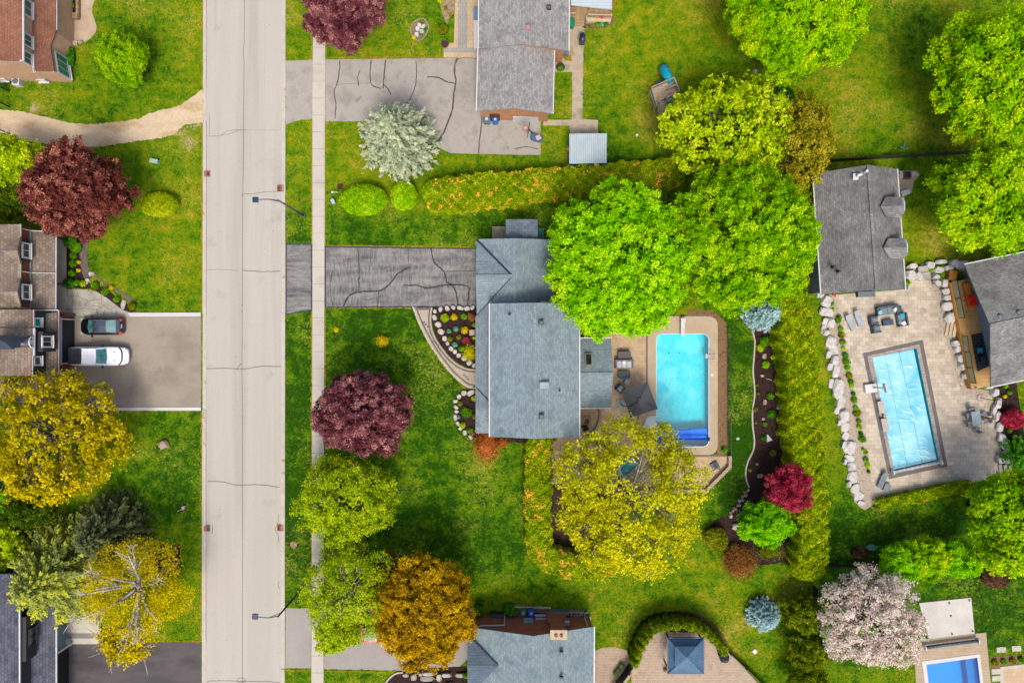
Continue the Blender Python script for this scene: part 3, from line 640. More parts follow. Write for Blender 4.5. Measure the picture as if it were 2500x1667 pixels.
# beds beside the left houses
sheet('flower_bed',[(160,575),(200,575),(206,610),(202,640),(205,665),(215,690),(250,700),(300,735),(335,760),(320,762),(300,758),(270,735),(230,706),(165,703)],m_mulch,.02,(8,1))
m_pathg=mat('purple_gravel_path',[(112,98,98),(140,124,120)],3,.95,.2,10)
sheet('gravel_path',[(200,575),(222,572),(215,600),(213,625),(216,650),(222,668),(215,690),(203,672),(197,650),(195,625),(196,600)],m_pathg,.026,sp=True)
sheet('gravel_path',[(222,668),(228,668),(262,692),(300,712),(318,724),(330,738),(324,742),(300,720),(262,698)],m_pathg,.026)
s=MB(); s.prism(WP([(128,575),(163,575),(162,770),(128,770)]),0,.10); s.build('concrete_path',m_conc if False else mat('porch_concrete',[(216,206,184),(230,220,198)],.8,.9,.08,8),kind='structure')
sheet('stone_patio',[(161,706),(215,707),(240,714),(262,728),(280,742),(300,757),(318,763),(314,773),(161,771)],m_flag,.03)
s=MB(); rq=random.Random(12)
fl=[[(177,706),(177,760)],[(163,723),(190,722),(190,710)],[(190,722),(215,735),(250,728)],[(215,735),(205,752),(180,755)],[(205,752),(235,756),(262,742)],[(235,756),(240,770)],[(215,708),(232,722),(228,735)],[(250,718),(246,742),(268,756),(284,746)],[(200,755),(206,771)],[(256,757),(252,771)],[(284,757),(284,771)],[(178,755),(163,757)],[(222,745),(250,752)],[(196,735),(196,752)]]
for c in fl: s.ribbon(WP(rag(c,6,1.2,int(c[0][0]),closed=False)+[c[-1]]),.05,.036)
s.build('paving_joints',m_thin,kind='structure')
sheet('flower_bed',[(360,1330),(440,1330),(441,1408),(352,1405)],m_mulch,.02,(8,1))
# central pool terrace
s=MB()
cop_out=[(v[0],v[1]) for v in rr(1581,772,1752,1110,22)]
s.holed(WP(cop_out),[POOL1],.055,0)
s.build('pool_deck',m_cop,kind='structure')
s=MB(); s.sheet(WP([(1415,760),(1600,760),(1600,1112),(1690,1112),(1783,1111),(1783,1141),(1722,1199),(1560,1200),(1345,1178),(1345,1090),(1415,1000)]),Z+.01,0)
s.ribbon(WP([(1579,790),(1579,935),(1552,1040),(1552,1110),(1600,1113),(1782,1112)]),.17,.03,1)
s.sheet(WP([(1352,1090),(1425,1100),(1560,1108),(1562,1176),(1345,1176)]),.028,2)
s.build('patio',[m_pav,m_band,m_pav2],kind='structure')
sheet('flower_bed',[(1680,757),(1730,758),(1755,768),(1773,790),(1776,830),(1776,1108),(1750,1112),(1752,1090),(1752,790),(1735,773),(1676,773)],m_mulch2,.02,(8,.7))
sheet('stone_path',[(1348,1090),(1388,1068),(1398,1085),(1397,1158),(1366,1162)],mat('tan_flagstones',[(206,180,134),(224,200,156)],.9,.9,.05,10,.2,20,brick=(.9,.55,.02,(150,124,90),.06)),.03)
sheet('flower_bed',[(1345,1068),(1352,1090),(1368,1165),(1400,1172),(1520,1180),(1520,1340),(1345,1345)],mat('dark_soil',[(58,44,34),(84,66,50)],2,.95,.35,9),.008,(8,1.5))
sheet('deck',[(1350,590),(1420,600),(1420,825),(1400,825),(1395,745),(1350,745)],mat('dark_deck_boards',[(96,70,58),(120,90,74)],1,.8,.1,9,.2,20,brick=(3,.14,.012,(50,36,30),.1)),.03)
# long mulch bed with white edging
edg=[(1805,765),(1816,782),(1832,800),(1842,830),(1841,862),(1838,905),(1841,938),(1842,965),(1837,1000),(1837,1035),(1841,1075),(1838,1100),(1826,1125),(1820,1150),(1822,1172),(1829,1190)]
sheet('flower_bed',[(v.x,v.y) for v in spline(edg,4)]+[(1850,1230),(1960,1240),(1955,750),(1890,700),(1830,710)],m_mulch,.02)
sheet('flower_bed',[(1829,1190),(1810,1215),(1780,1258),(1750,1265),(1728,1290),(1730,1340),(1790,1350),(1850,1380),(1940,1370),(1990,1330),(1960,1180),(1880,1180)],m_mulch,.016,(8,1.5))
s=MB(); s.strip(WP([(v.x,v.y) for v in spline(edg,6)]),.15,0,.09); s.build('bed_edging',mat('white_edging',[(206,190,174),(226,214,200)],2,.85,.08,12),label='winding white stone edging between the lawn strip and the dark mulch bed',cat='edging')
# right hand patio
s=MB()
pr=[(2060,718),(2216,706),(2222,660),(2260,640),(2290,690),(2312,780),(2350,830),(2360,950),(2420,965),(2440,1020),(2445,1140),(2500,1150),(2500,1168),(2400,1172),(2330,1190),(2210,1210),(2140,1224),(2098,1050),(2064,850),(2040,720)]
cp_out=[(2106,862),(2252,829),(2313,1138),(2170,1169)]; 
s.holed(WP(pr),[WP(cp_out)],.030,0)
cp_in=[(2117,869),(2244,840),(2302,1131),(2177,1157)]
s.holed(WP(cp_out),[WP(cp_in)],.034,1)
s.holed(WP(cp_in),[POOL2],.050,2)
s.build('patio',[m_pavR,m_band,m_cob],kind='structure')
sheet('gravel_bed',[(2018,722),(2045,718),(2066,850),(2100,1050),(2142,1226),(2110,1245),(2085,1225),(2060,1100),(2030,900)],m_gravel,.02,(8,1))
sheet('gravel_bed',[(2280,700),(2298,690),(2310,780),(2345,940),(2420,955),(2415,970),(2350,965),(2338,930),(2310,830),(2292,790)],m_gravel,.036,(8,1))
sheet('flower_bed',[(2428,945),(2480,930),(2500,1060),(2560,1200),(2450,1150),(2440,1050)],m_mulch,.04)
sheet('stone_patio',[(2185,415),(2240,418),(2240,435),(2232,440),(2226,470),(2205,482),(2185,470)],m_conc,.02)
# bottom right pad and pool deck
s=MB(); s.prism(WP([(2243,1471),(2370,1458),(2379,1545),(2268,1558)]),0,.06); s.build('concrete_pad',mat('pad_concrete',[(222,216,206),(238,232,222)],.5,.9,.08,5,.2,20,stain=(1.2,.62,.75,(204,196,180))),kind='structure')
s=MB(); o3=[(2229,1562),(2407,1543),(2430,1800),(2245,1800)]; b3=[(2250,1613),(2391,1595),(2412,1770),(2272,1788)]
s.holed(WP(o3),[WP(b3)],.03,0); s.holed(WP(b3),[POOL3],.06,1); s.build('pool_deck',[mat('cream_deck_pavers',[(200,178,146),(214,194,164)],.6,.9,.05,9,.2,20,brick=(.6,.3,.01,(176,154,124),.05)),plain('white_pool_border',(232,228,222),.7)],kind='structure')
sheet('patio',[(2445,1633),(2600,1615),(2600,1800),(2452,1800)],m_pavD,.03)
s=MB(); s.strip(WP([(2448,1800),(2445,1630),(2600,1613)]),.4,0,.05); s.build('paved_path',m_walk,kind='structure')
sheet('flower_bed',[(2418,1602),(2600,1590),(2600,1614),(2440,1632),(2420,1634)],m_mulch2,.016,(8,1))
# gazebo court
sheet('patio',[(1545,1800),(1540,1590),(1560,1560),(1600,1540),(1720,1545),(1765,1575),(1800,1612),(1850,1667),(1960,1800)],m_pink,.02)
sheet('patio',[(1448,1590),(1470,1580),(1500,1578),(1535,1588),(1560,1620),(1520,1680),(1500,1800),(1448,1800)],m_pink,.016)
sheet('flower_bed',[(1532,1600),(1548,1560),(1570,1520),(1600,1498),(1650,1490),(1700,1494),(1735,1515),(1765,1545),(1782,1585),(1765,1590),(1720,1556),(1600,1552),(1570,1585),(1555,1620)],mat('dry_soil_ring',[(120,92,66),(90,80,40)],2,.95,.3,9),.010,(8,1))
sheet('flower_bed',[(940,1660),(965,1640),(1000,1632),(1140,1625),(1145,1800),(930,1800)],m_mulch,.02)
sheet('flower_bed',[(1070,0),(1110,-60),(1109,30),(1095,50),(1092,60),(1082,40)],mat('pebble_bed',[(200,176,140),(150,126,96)],3,.95,.3,9),.018,(6,1))
sheet('flower_bed',[(1390,40),(1500,40),(1497,60),(1480,68),(1450,72),(1428,70)],m_mulch2,.012,(6,1))
# ---------------------------------------------------------------- pools: basins and water
def watermat(name,c,tint,gl=.05):
    t=NT(name); t.N.remove(t.b); tr=t.n('ShaderNodeBsdfTransparent'); tr.inputs[0].default_value=tint
    g=t.n('ShaderNodeBsdfGlossy'); g.inputs['Roughness'].default_value=.06; mx=t.n('ShaderNodeMixShader'); mx.inputs[0].default_value=gl
    bp=t.n('ShaderNodeBump'); bp.inputs['Strength'].default_value=.15; t.l(t.noise(2.2,3),bp.inputs['Height']); t.l(bp.outputs[0],g.inputs['Normal'])
    t.l(tr.outputs[0],mx.inputs[1]); t.l(g.outputs[0],mx.inputs[2]); t.l(mx.outputs[0],t.out.inputs[0]); return t.mat
m_water=watermat('pool_water',None,(.62,.93,.97,1))
m_water3=watermat('pool_water_deep',None,(.22,.72,.93,1))
def basin(poly,depth,top,mw,mf,zt):
    s=MB(); p=list(poly); a=sum(p[i][0]*p[(i+1)%len(p)][1]-p[(i+1)%len(p)][0]*p[i][1] for i in range(len(p)))
    if a<0: p=p[::-1]
    n=len(p)
    for i in range(n):
        q,r=p[i],p[(i+1)%n]; s.face([(r[0],r[1],-depth),(q[0],q[1],-depth),(q[0],q[1],zt),(r[0],r[1],zt)],0)
    s.face([(q[0],q[1],-depth) for q in p],1)
    return s
m_pf=mat('pool_floor',[(24,214,226),(150,240,242),(60,226,234),(140,238,240)],.22,.6,.05,9,0,20,.3,k=.64)
m_pw=plain('pool_wall_liner',(0,205,226),.5,k=.6)
s=basin(POOL1,1.3,0,m_pw,m_pf,.05); b=s.build('swimming_pool',[m_pw,m_pf],label='rounded turquoise swimming pool with cream coping behind the central house',cat='swimming pool')
s=MB(); s.sheet(POOL1,-.12); s.build('water',m_water,b)
s=MB(); s.strip([(q[0],q[1]) for q in POOL1]+[POOL1[0]],.07,.04,.075); s.build('rim',plain('pool_rim_white',(240,244,244),.5),b)
for x,y in ((1640,862),(1666,862)):
    s=MB(); s.cyl((W(x,y,0).x,W(x,y,0).y,-1.3),.09,.02,12); s.build('floor_drain',plain('drain_teal',(0,170,190),.5),b)
rs=random.Random(3); s=MB()
for i in range(70):
    q=W(rs.uniform(1608,1725),rs.uniform(822,1035)); r=rs.uniform(.02,.05); s.box((q.x,q.y,-.10),(r*2,r,.012),rs.uniform(0,3))
s.build('floating_leaves',plain('wet_leaf',(60,90,70),.8),b)
s=MB(); st=[(1603,1015),(1586,1015),(1577,1022),(1573,1035),(1576,1050),(1588,1060),(1603,1062)]
s.prism(WP(st),.0,.085); s.build('pool_steps',mat('white_step_liner',[(220,238,240),(244,250,250)],2,.5,.04,9),b,bevel=.04)
s=basin(POOL2,1.2,0,m_pw,m_pw,.045); b2=s.build('swimming_pool',[m_pw,m_pw],label='tilted rectangular swimming pool under a wrinkled pale blue bubble cover',cat='swimming pool')
# bubble cover : a sheet with real wrinkles
def cover():
    c=[W(2126,874),W(2232,853),W(2288,1122),W(2180,1147)]; NXc,NYc=70,170; s=MB(); vs=[]
    r=random.Random(4); folds=[]
    for i in range(85):
        u,v=r.uniform(.03,.97),r.uniform(.02,.98); an=r.choice((r.uniform(.3,1.0),r.uniform(-.15,.25),r.uniform(.4,.8))); ln=r.uniform(.35,1.5); folds.append((u*4.6,v*11.7,math.cos(an),math.sin(an),ln,r.uniform(.03,.06),r.uniform(.02,.06)))
    for j in range(NYc):
        for i in range(NXc):
            u,v=i/(NXc-1),j/(NYc-1); p=(c[0]*(1-u)+c[1]*u)*(1-v)+(c[3]*(1-u)+c[2]*u)*v; x,y=u*4.6,v*11.7; z=-.10+.012*noise.noise((x*2,y*2,0))+.006*math.sin(y*5.5+noise.noise((x,y,3))*2)
            for fx,fy,ca,sa,ln,wd,hh in folds:
                a=(x-fx)*ca+(y-fy)*sa
                if abs(a)<ln:
                    b_=-(x-fx)*sa+(y-fy)*ca+.12*math.sin(a*3+fx*9); tt=1-abs(a)/ln; e=b_/(wd*(.4+tt)); z+=hh*tt*math.exp(-e*e)
            vs.append((p.x,p.y,z))
    s.add(vs,[[j*NXc+i,(j+1)*NXc+i,(j+1)*NXc+i+1,j*NXc+i+1] for j in range(NYc-1) for i in range(NXc-1)])
    t=NT('bubble_cover'); nz=t.noise(.35,3); hgt=t.n('ShaderNodeSeparateXYZ'); t.l(t.pos,hgt.inputs[0]); hm=t.mapr(hgt.outputs[2],-.085,-.03,0,.75)
    cc=t.ramp(nz,[(.35,L((104,200,226),.55)),(.65,L((164,222,236),.62))]); cc=t.mix(hm,cc,L((230,244,248),.6)); t.l(cc,t.b.inputs['Base Color']); t.b.inputs['Roughness'].default_value=.35; t.bump(t.noise(40,1),.2,.02)
    return s,t.mat
s,mm=cover(); cv_=s.build('pool_cover',mm,b2,smooth=True)
s=MB()
for f in (.34,.67,): 
    a=W(2126,874).lerp(W(2232,853),f); e=W(2180,1147).lerp(W(2288,1122),f); s.bar((a.x,a.y,-.075),(e.x,e.y,-.075),.03,.02)
s.build('seam',plain('cover_seam',(120,190,214),.5),b2)
s=basin(POOL3,1.6,0,m_pw,m_pw,.055); b3_=s.build('swimming_pool',[plain('deep_pool_liner',(0,150,215),.5,k=.6),plain('deep_pool_floor',(20,178,230),.5,k=.6)],label='small deep blue pool with white border at the bottom right corner',cat='swimming pool')
s=MB(); s.sheet(POOL3,-.1); s.build('water',m_water3,b3_)
s=MB(); s.prism([(p.x,p.y) for p in WP([(2366,1608),(2385,1604),(2404,1760),(2386,1762)])],-1.5,-.7); s.build('bench_step',plain('deep_pool_step',(30,150,200),.5,k=.6),b3_)

# ---------------------------------------------------------------- short grass tufts over every lawn
EXCL+=[[(494,-300),(494,2000),(697,2000),(697,-300)],[(761,-300),(759,2000),(792,2000),(796,-300)],[(1083,107),(1108,105),(1113,-60),(1175,-60),(1175,141),(1083,141)],so+si[::-1],
 [(1572,768),(1757,768),(1757,1115),(1572,1115)],[(1345,755),(1600,755),(1600,1112),(1786,1108),(1786,1141),(1722,1203),(1560,1204),(1341,1180)],pr,[(2243,1471),(2370,1458),(2379,1545),(2268,1558)],o3,[(2440,1610),(2600,1600),(2600,1800),(2445,1800)],
 [(v.x,v.y) for v in spline(edg,4)]+[(1850,1230),(1960,1240),(1955,750),(1890,700),(1830,710)],[(160,700),(320,757),(318,775),(160,775)],[(262,990),(495,990),(495,1004),(262,1004)],[(128,570),(163,570),(163,770),(128,770)],[(1255,1477),(1346,1477),(1346,1512),(1255,1512)],
 [(2018,722),(2045,718),(2142,1226),(2110,1245),(2085,1225)],[(1995,700),(2040,700),(2115,1240),(2085,1240)]]
def grass():
    rg=np.random.default_rng(5); N=230000; px=rg.uniform(-60,2560,N); py=rg.uniform(-60,1730,N); keep=np.ones(N,bool)
    for P in EXCL:
        P=np.array([(q[0],q[1]) for q in P],float); mn=P.min(0); mx=P.max(0)
        ix=np.where(keep&(px>mn[0])&(px<mx[0])&(py>mn[1])&(py<mx[1]))[0]
        if len(ix)==0: continue
        x=px[ix]; y=py[ix]; ins=np.zeros(len(ix),bool); n=len(P)
        for i in range(n):
            xi,yi=P[i]; xj,yj=P[i-1]
            c=((yi>y)!=(yj>y)); 
            if yi!=yj: ins^=c&(x<(xj-xi)*(y-yi)/(yj-yi)+xi)
        keep[ix[ins]]=False
    bare=np.zeros(N)
    for bx,by,rx,ry,v in BARE: bare=np.maximum(bare,v*np.exp(-((px-bx)/rx)**2*.7-((py-by)/ry)**2*.7))
    keep&=bare<rg.uniform(.2,.7,N)
    px=px[keep]; py=py[keep]; n=len(px); lush=np.full(n,.53)
    for bx,by,rx,ry,v in LUSH: lush+=(v if v>0 else v*.6)*np.exp(-((px-bx)/rx)**4*.5-((py-by)/ry)**4*.5)
    Pp=np.stack([(px-1250)/SPX,-(py-833.5)/SPX,rg.uniform(.015,.06,n)],1)
    Nn=unit(rg.normal(size=(n,3))*.5+np.array([0,0,.9])); sz=rg.uniform(.05,.12,n)
    o=leaves_mesh('grass',Pp,Nn,sz,rg.uniform(0,1,n),ground_material(True),None,asp=.5,kind='stuff')
    at=o.data.attributes.new('lush','FLOAT','FACE'); at.data.foreach_set('value',lush.astype(np.float32)); o['label']='short mown grass tufts over the lawns'; o['category']='grass'
grass()
# ---------------------------------------------------------------- building materials
def roofm(name,cols,mc,var=.16,bw=.30,bh=.17,stain=None): return mat(name,cols,.5,.9,.16,6,.5,16,.12,brick=(bw,bh,.012,mc,var),stain=stain)
r_grey=roofm('pale_grey_shingles',[(158,156,154),(184,182,178),(172,170,168)],(134,132,130),.22)
r_blue=roofm('blue_grey_shingles',[(138,158,165),(160,179,184),(150,169,175)],(120,138,144),.16)
r_tan=roofm('tan_shingles',[(150,132,116),(182,164,146)],(112,96,86),.20,.36,.26)
r_brown=roofm('brown_shingles',[(160,108,86),(184,132,106)],(124,82,66),.14,.34,.22)
r_slate=roofm('dark_slate_shingles',[(92,96,110),(124,128,142)],(70,72,84),.2,.4,.26)
r_char=roofm('charcoal_shingles',[(130,130,128),(164,163,160)],(110,110,108),.22,.3,.18)
b_orange=mat('orange_brick',[(214,140,92),(232,162,112)],1.5,.9,.1,9,.4,20,brick=(.24,.08,.012,(214,176,142),.16))
b_tanb=mat('buff_brick',[(240,192,150),(250,212,176)],1.5,.9,.1,9,.4,20,brick=(.24,.08,.012,(196,156,124),.14))
b_red=mat('red_brick',[(206,112,86),(226,134,104)],1.5,.9,.12,9,.4,20,brick=(.24,.1,.014,(176,110,90),.2))
b_rust=mat('rust_brick',[(160,76,44),(184,96,58)],1.5,.9,.12,9,.4,20,brick=(.24,.09,.012,(140,90,66),.16))
w_white=plain('white_trim',(236,236,236),.5); w_dark=plain('dark_cladding',(50,52,60),.7); w_blue=mat('blue_grey_siding',[(140,160,174),(156,174,188)],1,.7,.04,9,.2,20,brick=(6,.18,.012,(118,136,150),.02))
w_cream=mat('cream_siding',[(206,196,176),(220,210,192)],1,.8,.05,9)
glass=mat('window_glass',[(60,90,90),(96,130,128)],.6,.12,.05,5,0,20,.6); glass_d=mat('dark_glass',[(24,40,48),(50,70,78)],.6,.1,.05,5,0,20,.6); glass_t=mat('teal_glass',[(0,140,136),(30,170,160)],.6,.12,.05,5,0,20,.6)
g_black=plain('black_metal',(34,34,40),.45); g_mid=plain('grey_metal',(130,134,140),.45)
wood=mat('honey_deck_wood',[(206,158,92),(232,190,126)],.8,.75,.1,9,.25,20,brick=(4,.14,.010,(150,104,52),.08))
woodv=mat('pale_deck_wood',[(196,164,118),(216,188,146)],.8,.75,.1,9,.25,20,brick=(.14,5,.012,(150,118,78),.10))
woodo=mat('orange_cedar',[(214,130,40),(236,156,66)],1.5,.7,.15,9); woodg=mat('weathered_wood',[(178,162,144),(214,198,178)],1.5,.9,.18,9,.5,14)
woodw=mat('pale_rail_wood',[(226,204,160),(240,222,184)],1.5,.8,.06,9)
def slab(s,pts,th=.16,m=0):
    """one roof plane given as world points, with real thickness"""
    P=[Vector(p) for p in pts]; n=(P[1]-P[0]).cross(P[2]-P[0])
    if n.z<0: P=P[::-1]
    k=len(P); Q=[p-Vector((0,0,th)) for p in P]
    s.add(P+Q,[list(range(k)),[k+i for i in range(k)][::-1]]+[[(i+1)%k,i,k+i,k+(i+1)%k] for i in range(k)],m)
def WH(p): return W(p[0],p[1],p[2])
class House:
    def __init__(s,label,loc,cat='house',name='house',group=None):
        s.root=thing(name,label,cat,tuple(W(*loc)),group); s.roof=None; s.gut=MB(); s.g2=[]
    def roofp(s,planes,m,label=None,name='roof',th=.16):
        b=MB()
        for p in planes: slab(b,[WH(q) for q in p],th)
        o=b.build(name,m,s.root,label=label)
        if s.roof is None: s.roof=o
        return o
    def gable(s,A,B,C,D,he,hr,rm,wm,over=.4,t=.5,over_end=.3,gut=w_white,gutter=True,walls=True,ridge=True,label=None):
        a,b,c,d=[W(p[0],p[1],he) for p in (A,B,C,D)]
        r0=a.lerp(b,t)+Vector((0,0,hr-he)); r1=d.lerp(c,t)+Vector((0,0,hr-he)); bm=MB()
        slab(bm,[a,r0,r1,d]); slab(bm,[r0,b,c,r1]); o=bm.build('roof',rm,s.root,label=label)
        if s.roof is None: s.roof=o
        if ridge:
            rc=MB(); u=Vector((0,0,.03)); rc.bar(r0+u,r1+u,.28,.05); rc.build('ridge_cap',rm,o)
        if gutter:
            for p,q in ((a,d),(b,c)):
                g=MB(); ctr=(a+b+c+d)/4; off=(p+q)/2-ctr; off.z=0; off=off.normalized()*.07; z=Vector((0,0,-.04)); g.bar(p+off*.7+z,q+off*.7+z,.10,.12); g.build('gutter',gut,s.root)
        if walls:
            ex=(d-a).normalized()*over_end; ey=(b-a).normalized()*over
            A2,B2,C2,D2=a+ex+ey,b+ex-ey,c-ex-ey,d-ex+ey
            sl=(hr-he)*over/max((r0-a).length,.1)
            wb=MB()
            R0=r0+ex; R1=r1-ex
            def dn(v,z): return Vector((v.x,v.y,z))
            ze=he-.16+sl*.8
            wb.face([dn(A2,0),dn(D2,0),dn(D2,ze),dn(A2,ze)][::-1]); wb.face([dn(B2,0),dn(C2,0),dn(C2,ze),dn(B2,ze)])
            wb.face([dn(A2,0),dn(B2,0),dn(B2,ze),dn(R0,hr-.17),dn(A2,ze)]); wb.face([dn(C2,0),dn(D2,0),dn(D2,ze),dn(R1,hr-.17),dn(C2,ze)])
            wb.build('wall',wm,s.root)
            s.c=(A2,B2,C2,D2)
        return o
    def boxp(s,name,px,py,h,size,m,rz=0,parent=None,label=None,bevel=0):
        b=MB(); p=W(px,py,h); b.box(p,size,rz); return b.build(name,m,parent or s.root,label=label,bevel=bevel)
    def vent(s,px,py,h,m=None,sz=(.42,.42),name='roof_vent',cap=True):
        b=MB(); p=W(px,py,h); b.box(p+Vector((0,0,.0)),(sz[0],sz[1],.34)); v=b.build(name,m or g_black,s.roof,bevel=.03)
        if cap:
            c=MB(); c.box(p+Vector((0,-.03,.185)),(sz[0]*.72,sz[1]*.6,.03)); c.build('vent_cap',g_mid if m is None else m,v) if False else c.build('vent_lid',plain('vent_lid_blue',(86,108,128),.5),s.roof)
        return v
    def pipe(s,px,py,h,r=.07,m=None):
        b=MB(); p=W(px,py,h); b.cyl(p-Vector((0,0,.3)),r,.6,10); b.cyl(p-Vector((0,0,.25)),r*2,.12,10,r2=r); return b.build('vent_pipe',m or g_black,s.roof)
    def window(s,c,wd,ht,nrm,gm,fw=.09,fr=w_white,mull=1,name='window'):
        """vertical window : centre c, normal in plan"""
        n=Vector(nrm).normalized(); u=Vector((-n.y,n.x,0)); c=Vector(c); an=math.atan2(u.y,u.x); f=MB()
        for sgn in (-1,1):
            f.box(c+u*sgn*(wd/2)+n*.04,(fw,.12,ht+fw),an); f.box(c+Vector((0,0,sgn*ht/2))+n*.045,(wd,.13,fw),an)
        for k in range(mull):
            x=-wd/2+wd*(k+1)/(mull+1); f.box(c+u*x+n*.03,(.05,.07,ht),an)
        fo=f.build(name,fr,s.root)
        g=MB(); g.box(c+n*.015,(wd,.03,ht),an); g.build('pane',gm,fo)
        si=MB(); si.box(c+Vector((0,0,-ht/2-fw*.7))+n*.12,(wd+.2,.2,.06),an); si.build('sill',fr,fo); return fo
# ---- top left brick house
h=House('brick house with brown tiled roofs in the top left corner beside the pale stone patio',(40,60,0))
h.roofp([[(56,149,6),(56,-160,6),(-170,-160,8.6),(-170,143,8.6)]],r_brown,label='higher brown tiled roof')
h.roofp([[(78,-160,4.3),(137,-160,3.1),(137,74,3.1),(78,104,4.3)],[(78,104,4.3),(137,74,3.1),(123,114,3.2)],[(78,104,4.3),(123,114,3.2),(132,174,3.2),(86,174,4.2)]],r_brown,label='lower brown tiled roof over the bay')
g=MB(); g.bar(WH((57,149,5.95)),WH((57,-160,5.95)),.16,.14); g.build('gutter',w_white,h.root); g=MB(); g.bar(WH((138,74,3.0)),WH((138,-160,3.0)),.16,.13); g.build('gutter',w_white,h.root)
g=MB(); g.bar(WH((-170,146,6.0)),WH((56,149,6.0)),.08,.2); g.bar(WH((86,175,3.3)),WH((132,175,3.15)),.1,.12); g.bar(WH((132,175,3.1)),WH((123,114,3.1)),.08,.1); g.build('fascia',w_white,h.root)
c0=WH((56,149,6)); c1=WH((-170,149,6)); wb=MB(); x1=c0.x-.3; y1=c0.y+.3
wb.face([(x1,y1,0),(x1,y1,5.95),(x1-12,y1,8.1),(x1-12,y1,0)][::-1]); wb.face([(x1,y1,0),(x1,30+12,0),(x1,42,5.9),(x1,y1,5.9)])
wb.build('wall',b_tanb,h.root)
q=[WH(p) for p in ((84,170,3.2),(130,172,3.2),(121,115,3.2),(134,78,3.1),(134,-160,3.1))]
wb=MB()
for i in range(len(q)-1): a,b=q[i],q[i+1]; wb.face([(a.x,a.y,0),(b.x,b.y,0),(b.x,b.y,3.05),(a.x,a.y,3.05)])
a=q[0]; wb.face([(a.x,a.y,0),(a.x,a.y,4),(a.x-2.2,a.y,4),(a.x-2.2,a.y,0)][::-1]); wb.build('wall',b_tanb,h.root)
p=(q[1]+q[2])/2; d_=(q[2]-q[1]).normalized(); h.window((p.x,p.y,1.55),2.1,1.9,(d_.y,-d_.x,0),mat('green_curtained_glass',[(60,140,110),(120,190,160)],1.4,.2,.1,9,0),.16,mull=2)
for yy in (8,88,132):
    h.window((x1+.02,W(56,yy,6).y,5.0),1.5 if yy==8 else 1.1,1.1,(1,0,0),glass,.14)
for xx in (15,112): h.window((W(xx,195,0).x,(y1 if xx==15 else q[1].y)-.0,.6),.9,.5,(0,-1,0),w_white,.06,mull=0,name='basement_window')
b=MB(); b.bar(WH((84,178,3.2)),WH((76,150,4)),.08); b.build('downspout',w_white,h.root)
# ---- left middle house (two joined blocks with garage)
h=House('tan shingled house with rust brick walls, dormers and a double garage at the left edge',(60,740,0))
h.roofp([[(50,548,5.6),(-250,548,5.6),(-250,548,5.6)][:1]+[(50,752,5.6),(-200,752,8.8),(-200,548,8.8)]],r_tan,label='upper tan shingle roof')
for y in (612,713):
    h.roofp([[(4,y,6.7),(42,y-1,6.5),(50,y-34,5.75)],[(4,y,6.7),(50,y+33,5.75),(42,y-1,6.5)]],r_tan,label='small tan gable')
h.roofp([[(72,562,4.1),(136,566,3.0),(135,754,3.0),(72,752,4.1)]],r_tan,label='lower tan porch roof')
for pts,r in (([(50,547,5.55),(50,592,5.55)],.13),([(50,636,5.55),(49,692,5.55)],.13),([(137,564,2.95),(136,756,2.95)],.14),([(76,563,4.12),(136,567,3.08)],.08),([(76,666,4.12),(136,667,3.08)],.08),([(51,662,5.4),(76,666,4.12)],.09),([(52,558,5.4),(76,563,4.12)],.09),([(50,751,5.5),(74,755,4.1)],.09)):
    g=MB(); g.bar(WH(pts[0]),WH(pts[1]),r,r*.8); g.build('gutter',w_white,h.root)
g=MB(); g.bar(WH((73,563,4.15)),WH((72,754,4.15)),.28,.06); g.build('flashing',plain('blue_flashing',(150,172,178),.4),h.root)
xw=WH((50,600,5.6)).x-.12; ya=WH((50,550,5.6)).y; yb=WH((50,752,5.6)).y
w_=MB(); w_.face([(xw,ya,0),(xw,ya,5.5),(xw,yb,5.5),(xw,yb,0)]); w_.face([(xw,ya,0),(xw-9,ya,0),(xw-9,ya,7.9),(xw,ya,5.5)]); w_.build('wall',b_rust,h.root)
xp=WH((136,600,3)).x-.35; w_=MB()
for x in (xp,): 
    w_.face([(x-1.7,ya-.4,0),(x-1.7,ya-.4,2.8),(x-1.7,yb,2.8),(x-1.7,yb,0)])
w_.build('wall',b_rust,h.root)
for y in (578,692): 
    p=WH((134,y,2.8)); b=MB(); b.cyl((p.x,p.y,0),.12,2.8,10); b.build('porch_post',g_black,h.root)
for y in (612,713):
    p=W(50,y,4.95); b=MB(); b.box((xw+.10,p.y,4.95),(.2,2.1,1.15)); b.build('shutters',w_dark,h.root); h.window((xw+.22,p.y,5.05),1.35,1.0,(1,0,0),glass_d,.13)
# garage block
h.roofp([[(80,756,5.7),(-150,756,8.2),(-150,801,8.2),(80,801,5.7)],[(78,866,5.7),(-150,866,8.2),(-150,917,8.2),(77,917,5.7)]],r_tan,label='tan shingle garage roof')
h.roofp([[(82,801,5.9),(-150,801,8.4),(-150,868,8.4),(82,868,5.9)]],r_tan,label='raised central bay roof'); 
h.roofp([[(82,768,4.2),(142,762,3.0),(142,990,3.0),(82,990,4.2)],[(-150,926,8.0),(-20,926,6.2),(20,975,4.6),(-150,1000,6.6)],[(-20,926,6.2),(82,926,4.2),(82,990,4.2),(20,975,4.6)]],r_tan,label='lower garage roof')
g=MB(); g.bar(WH((142.5,757,3)),WH((142.5,990,3)),.15,.13); g.bar(WH((82,757,4)),WH((142,757,3)),.1,.12); g.build('gutter',w_white,h.root)
g=MB(); g.bar(WH((81,756,5.65)),WH((81,801,5.65)),.16,.13); g.bar(WH((79,866,5.65)),WH((78,918,5.65)),.16,.13); g.bar(WH((84,801,5.85)),WH((83,868,5.85)),.16,.13); g.build('gutter',w_white,h.root)
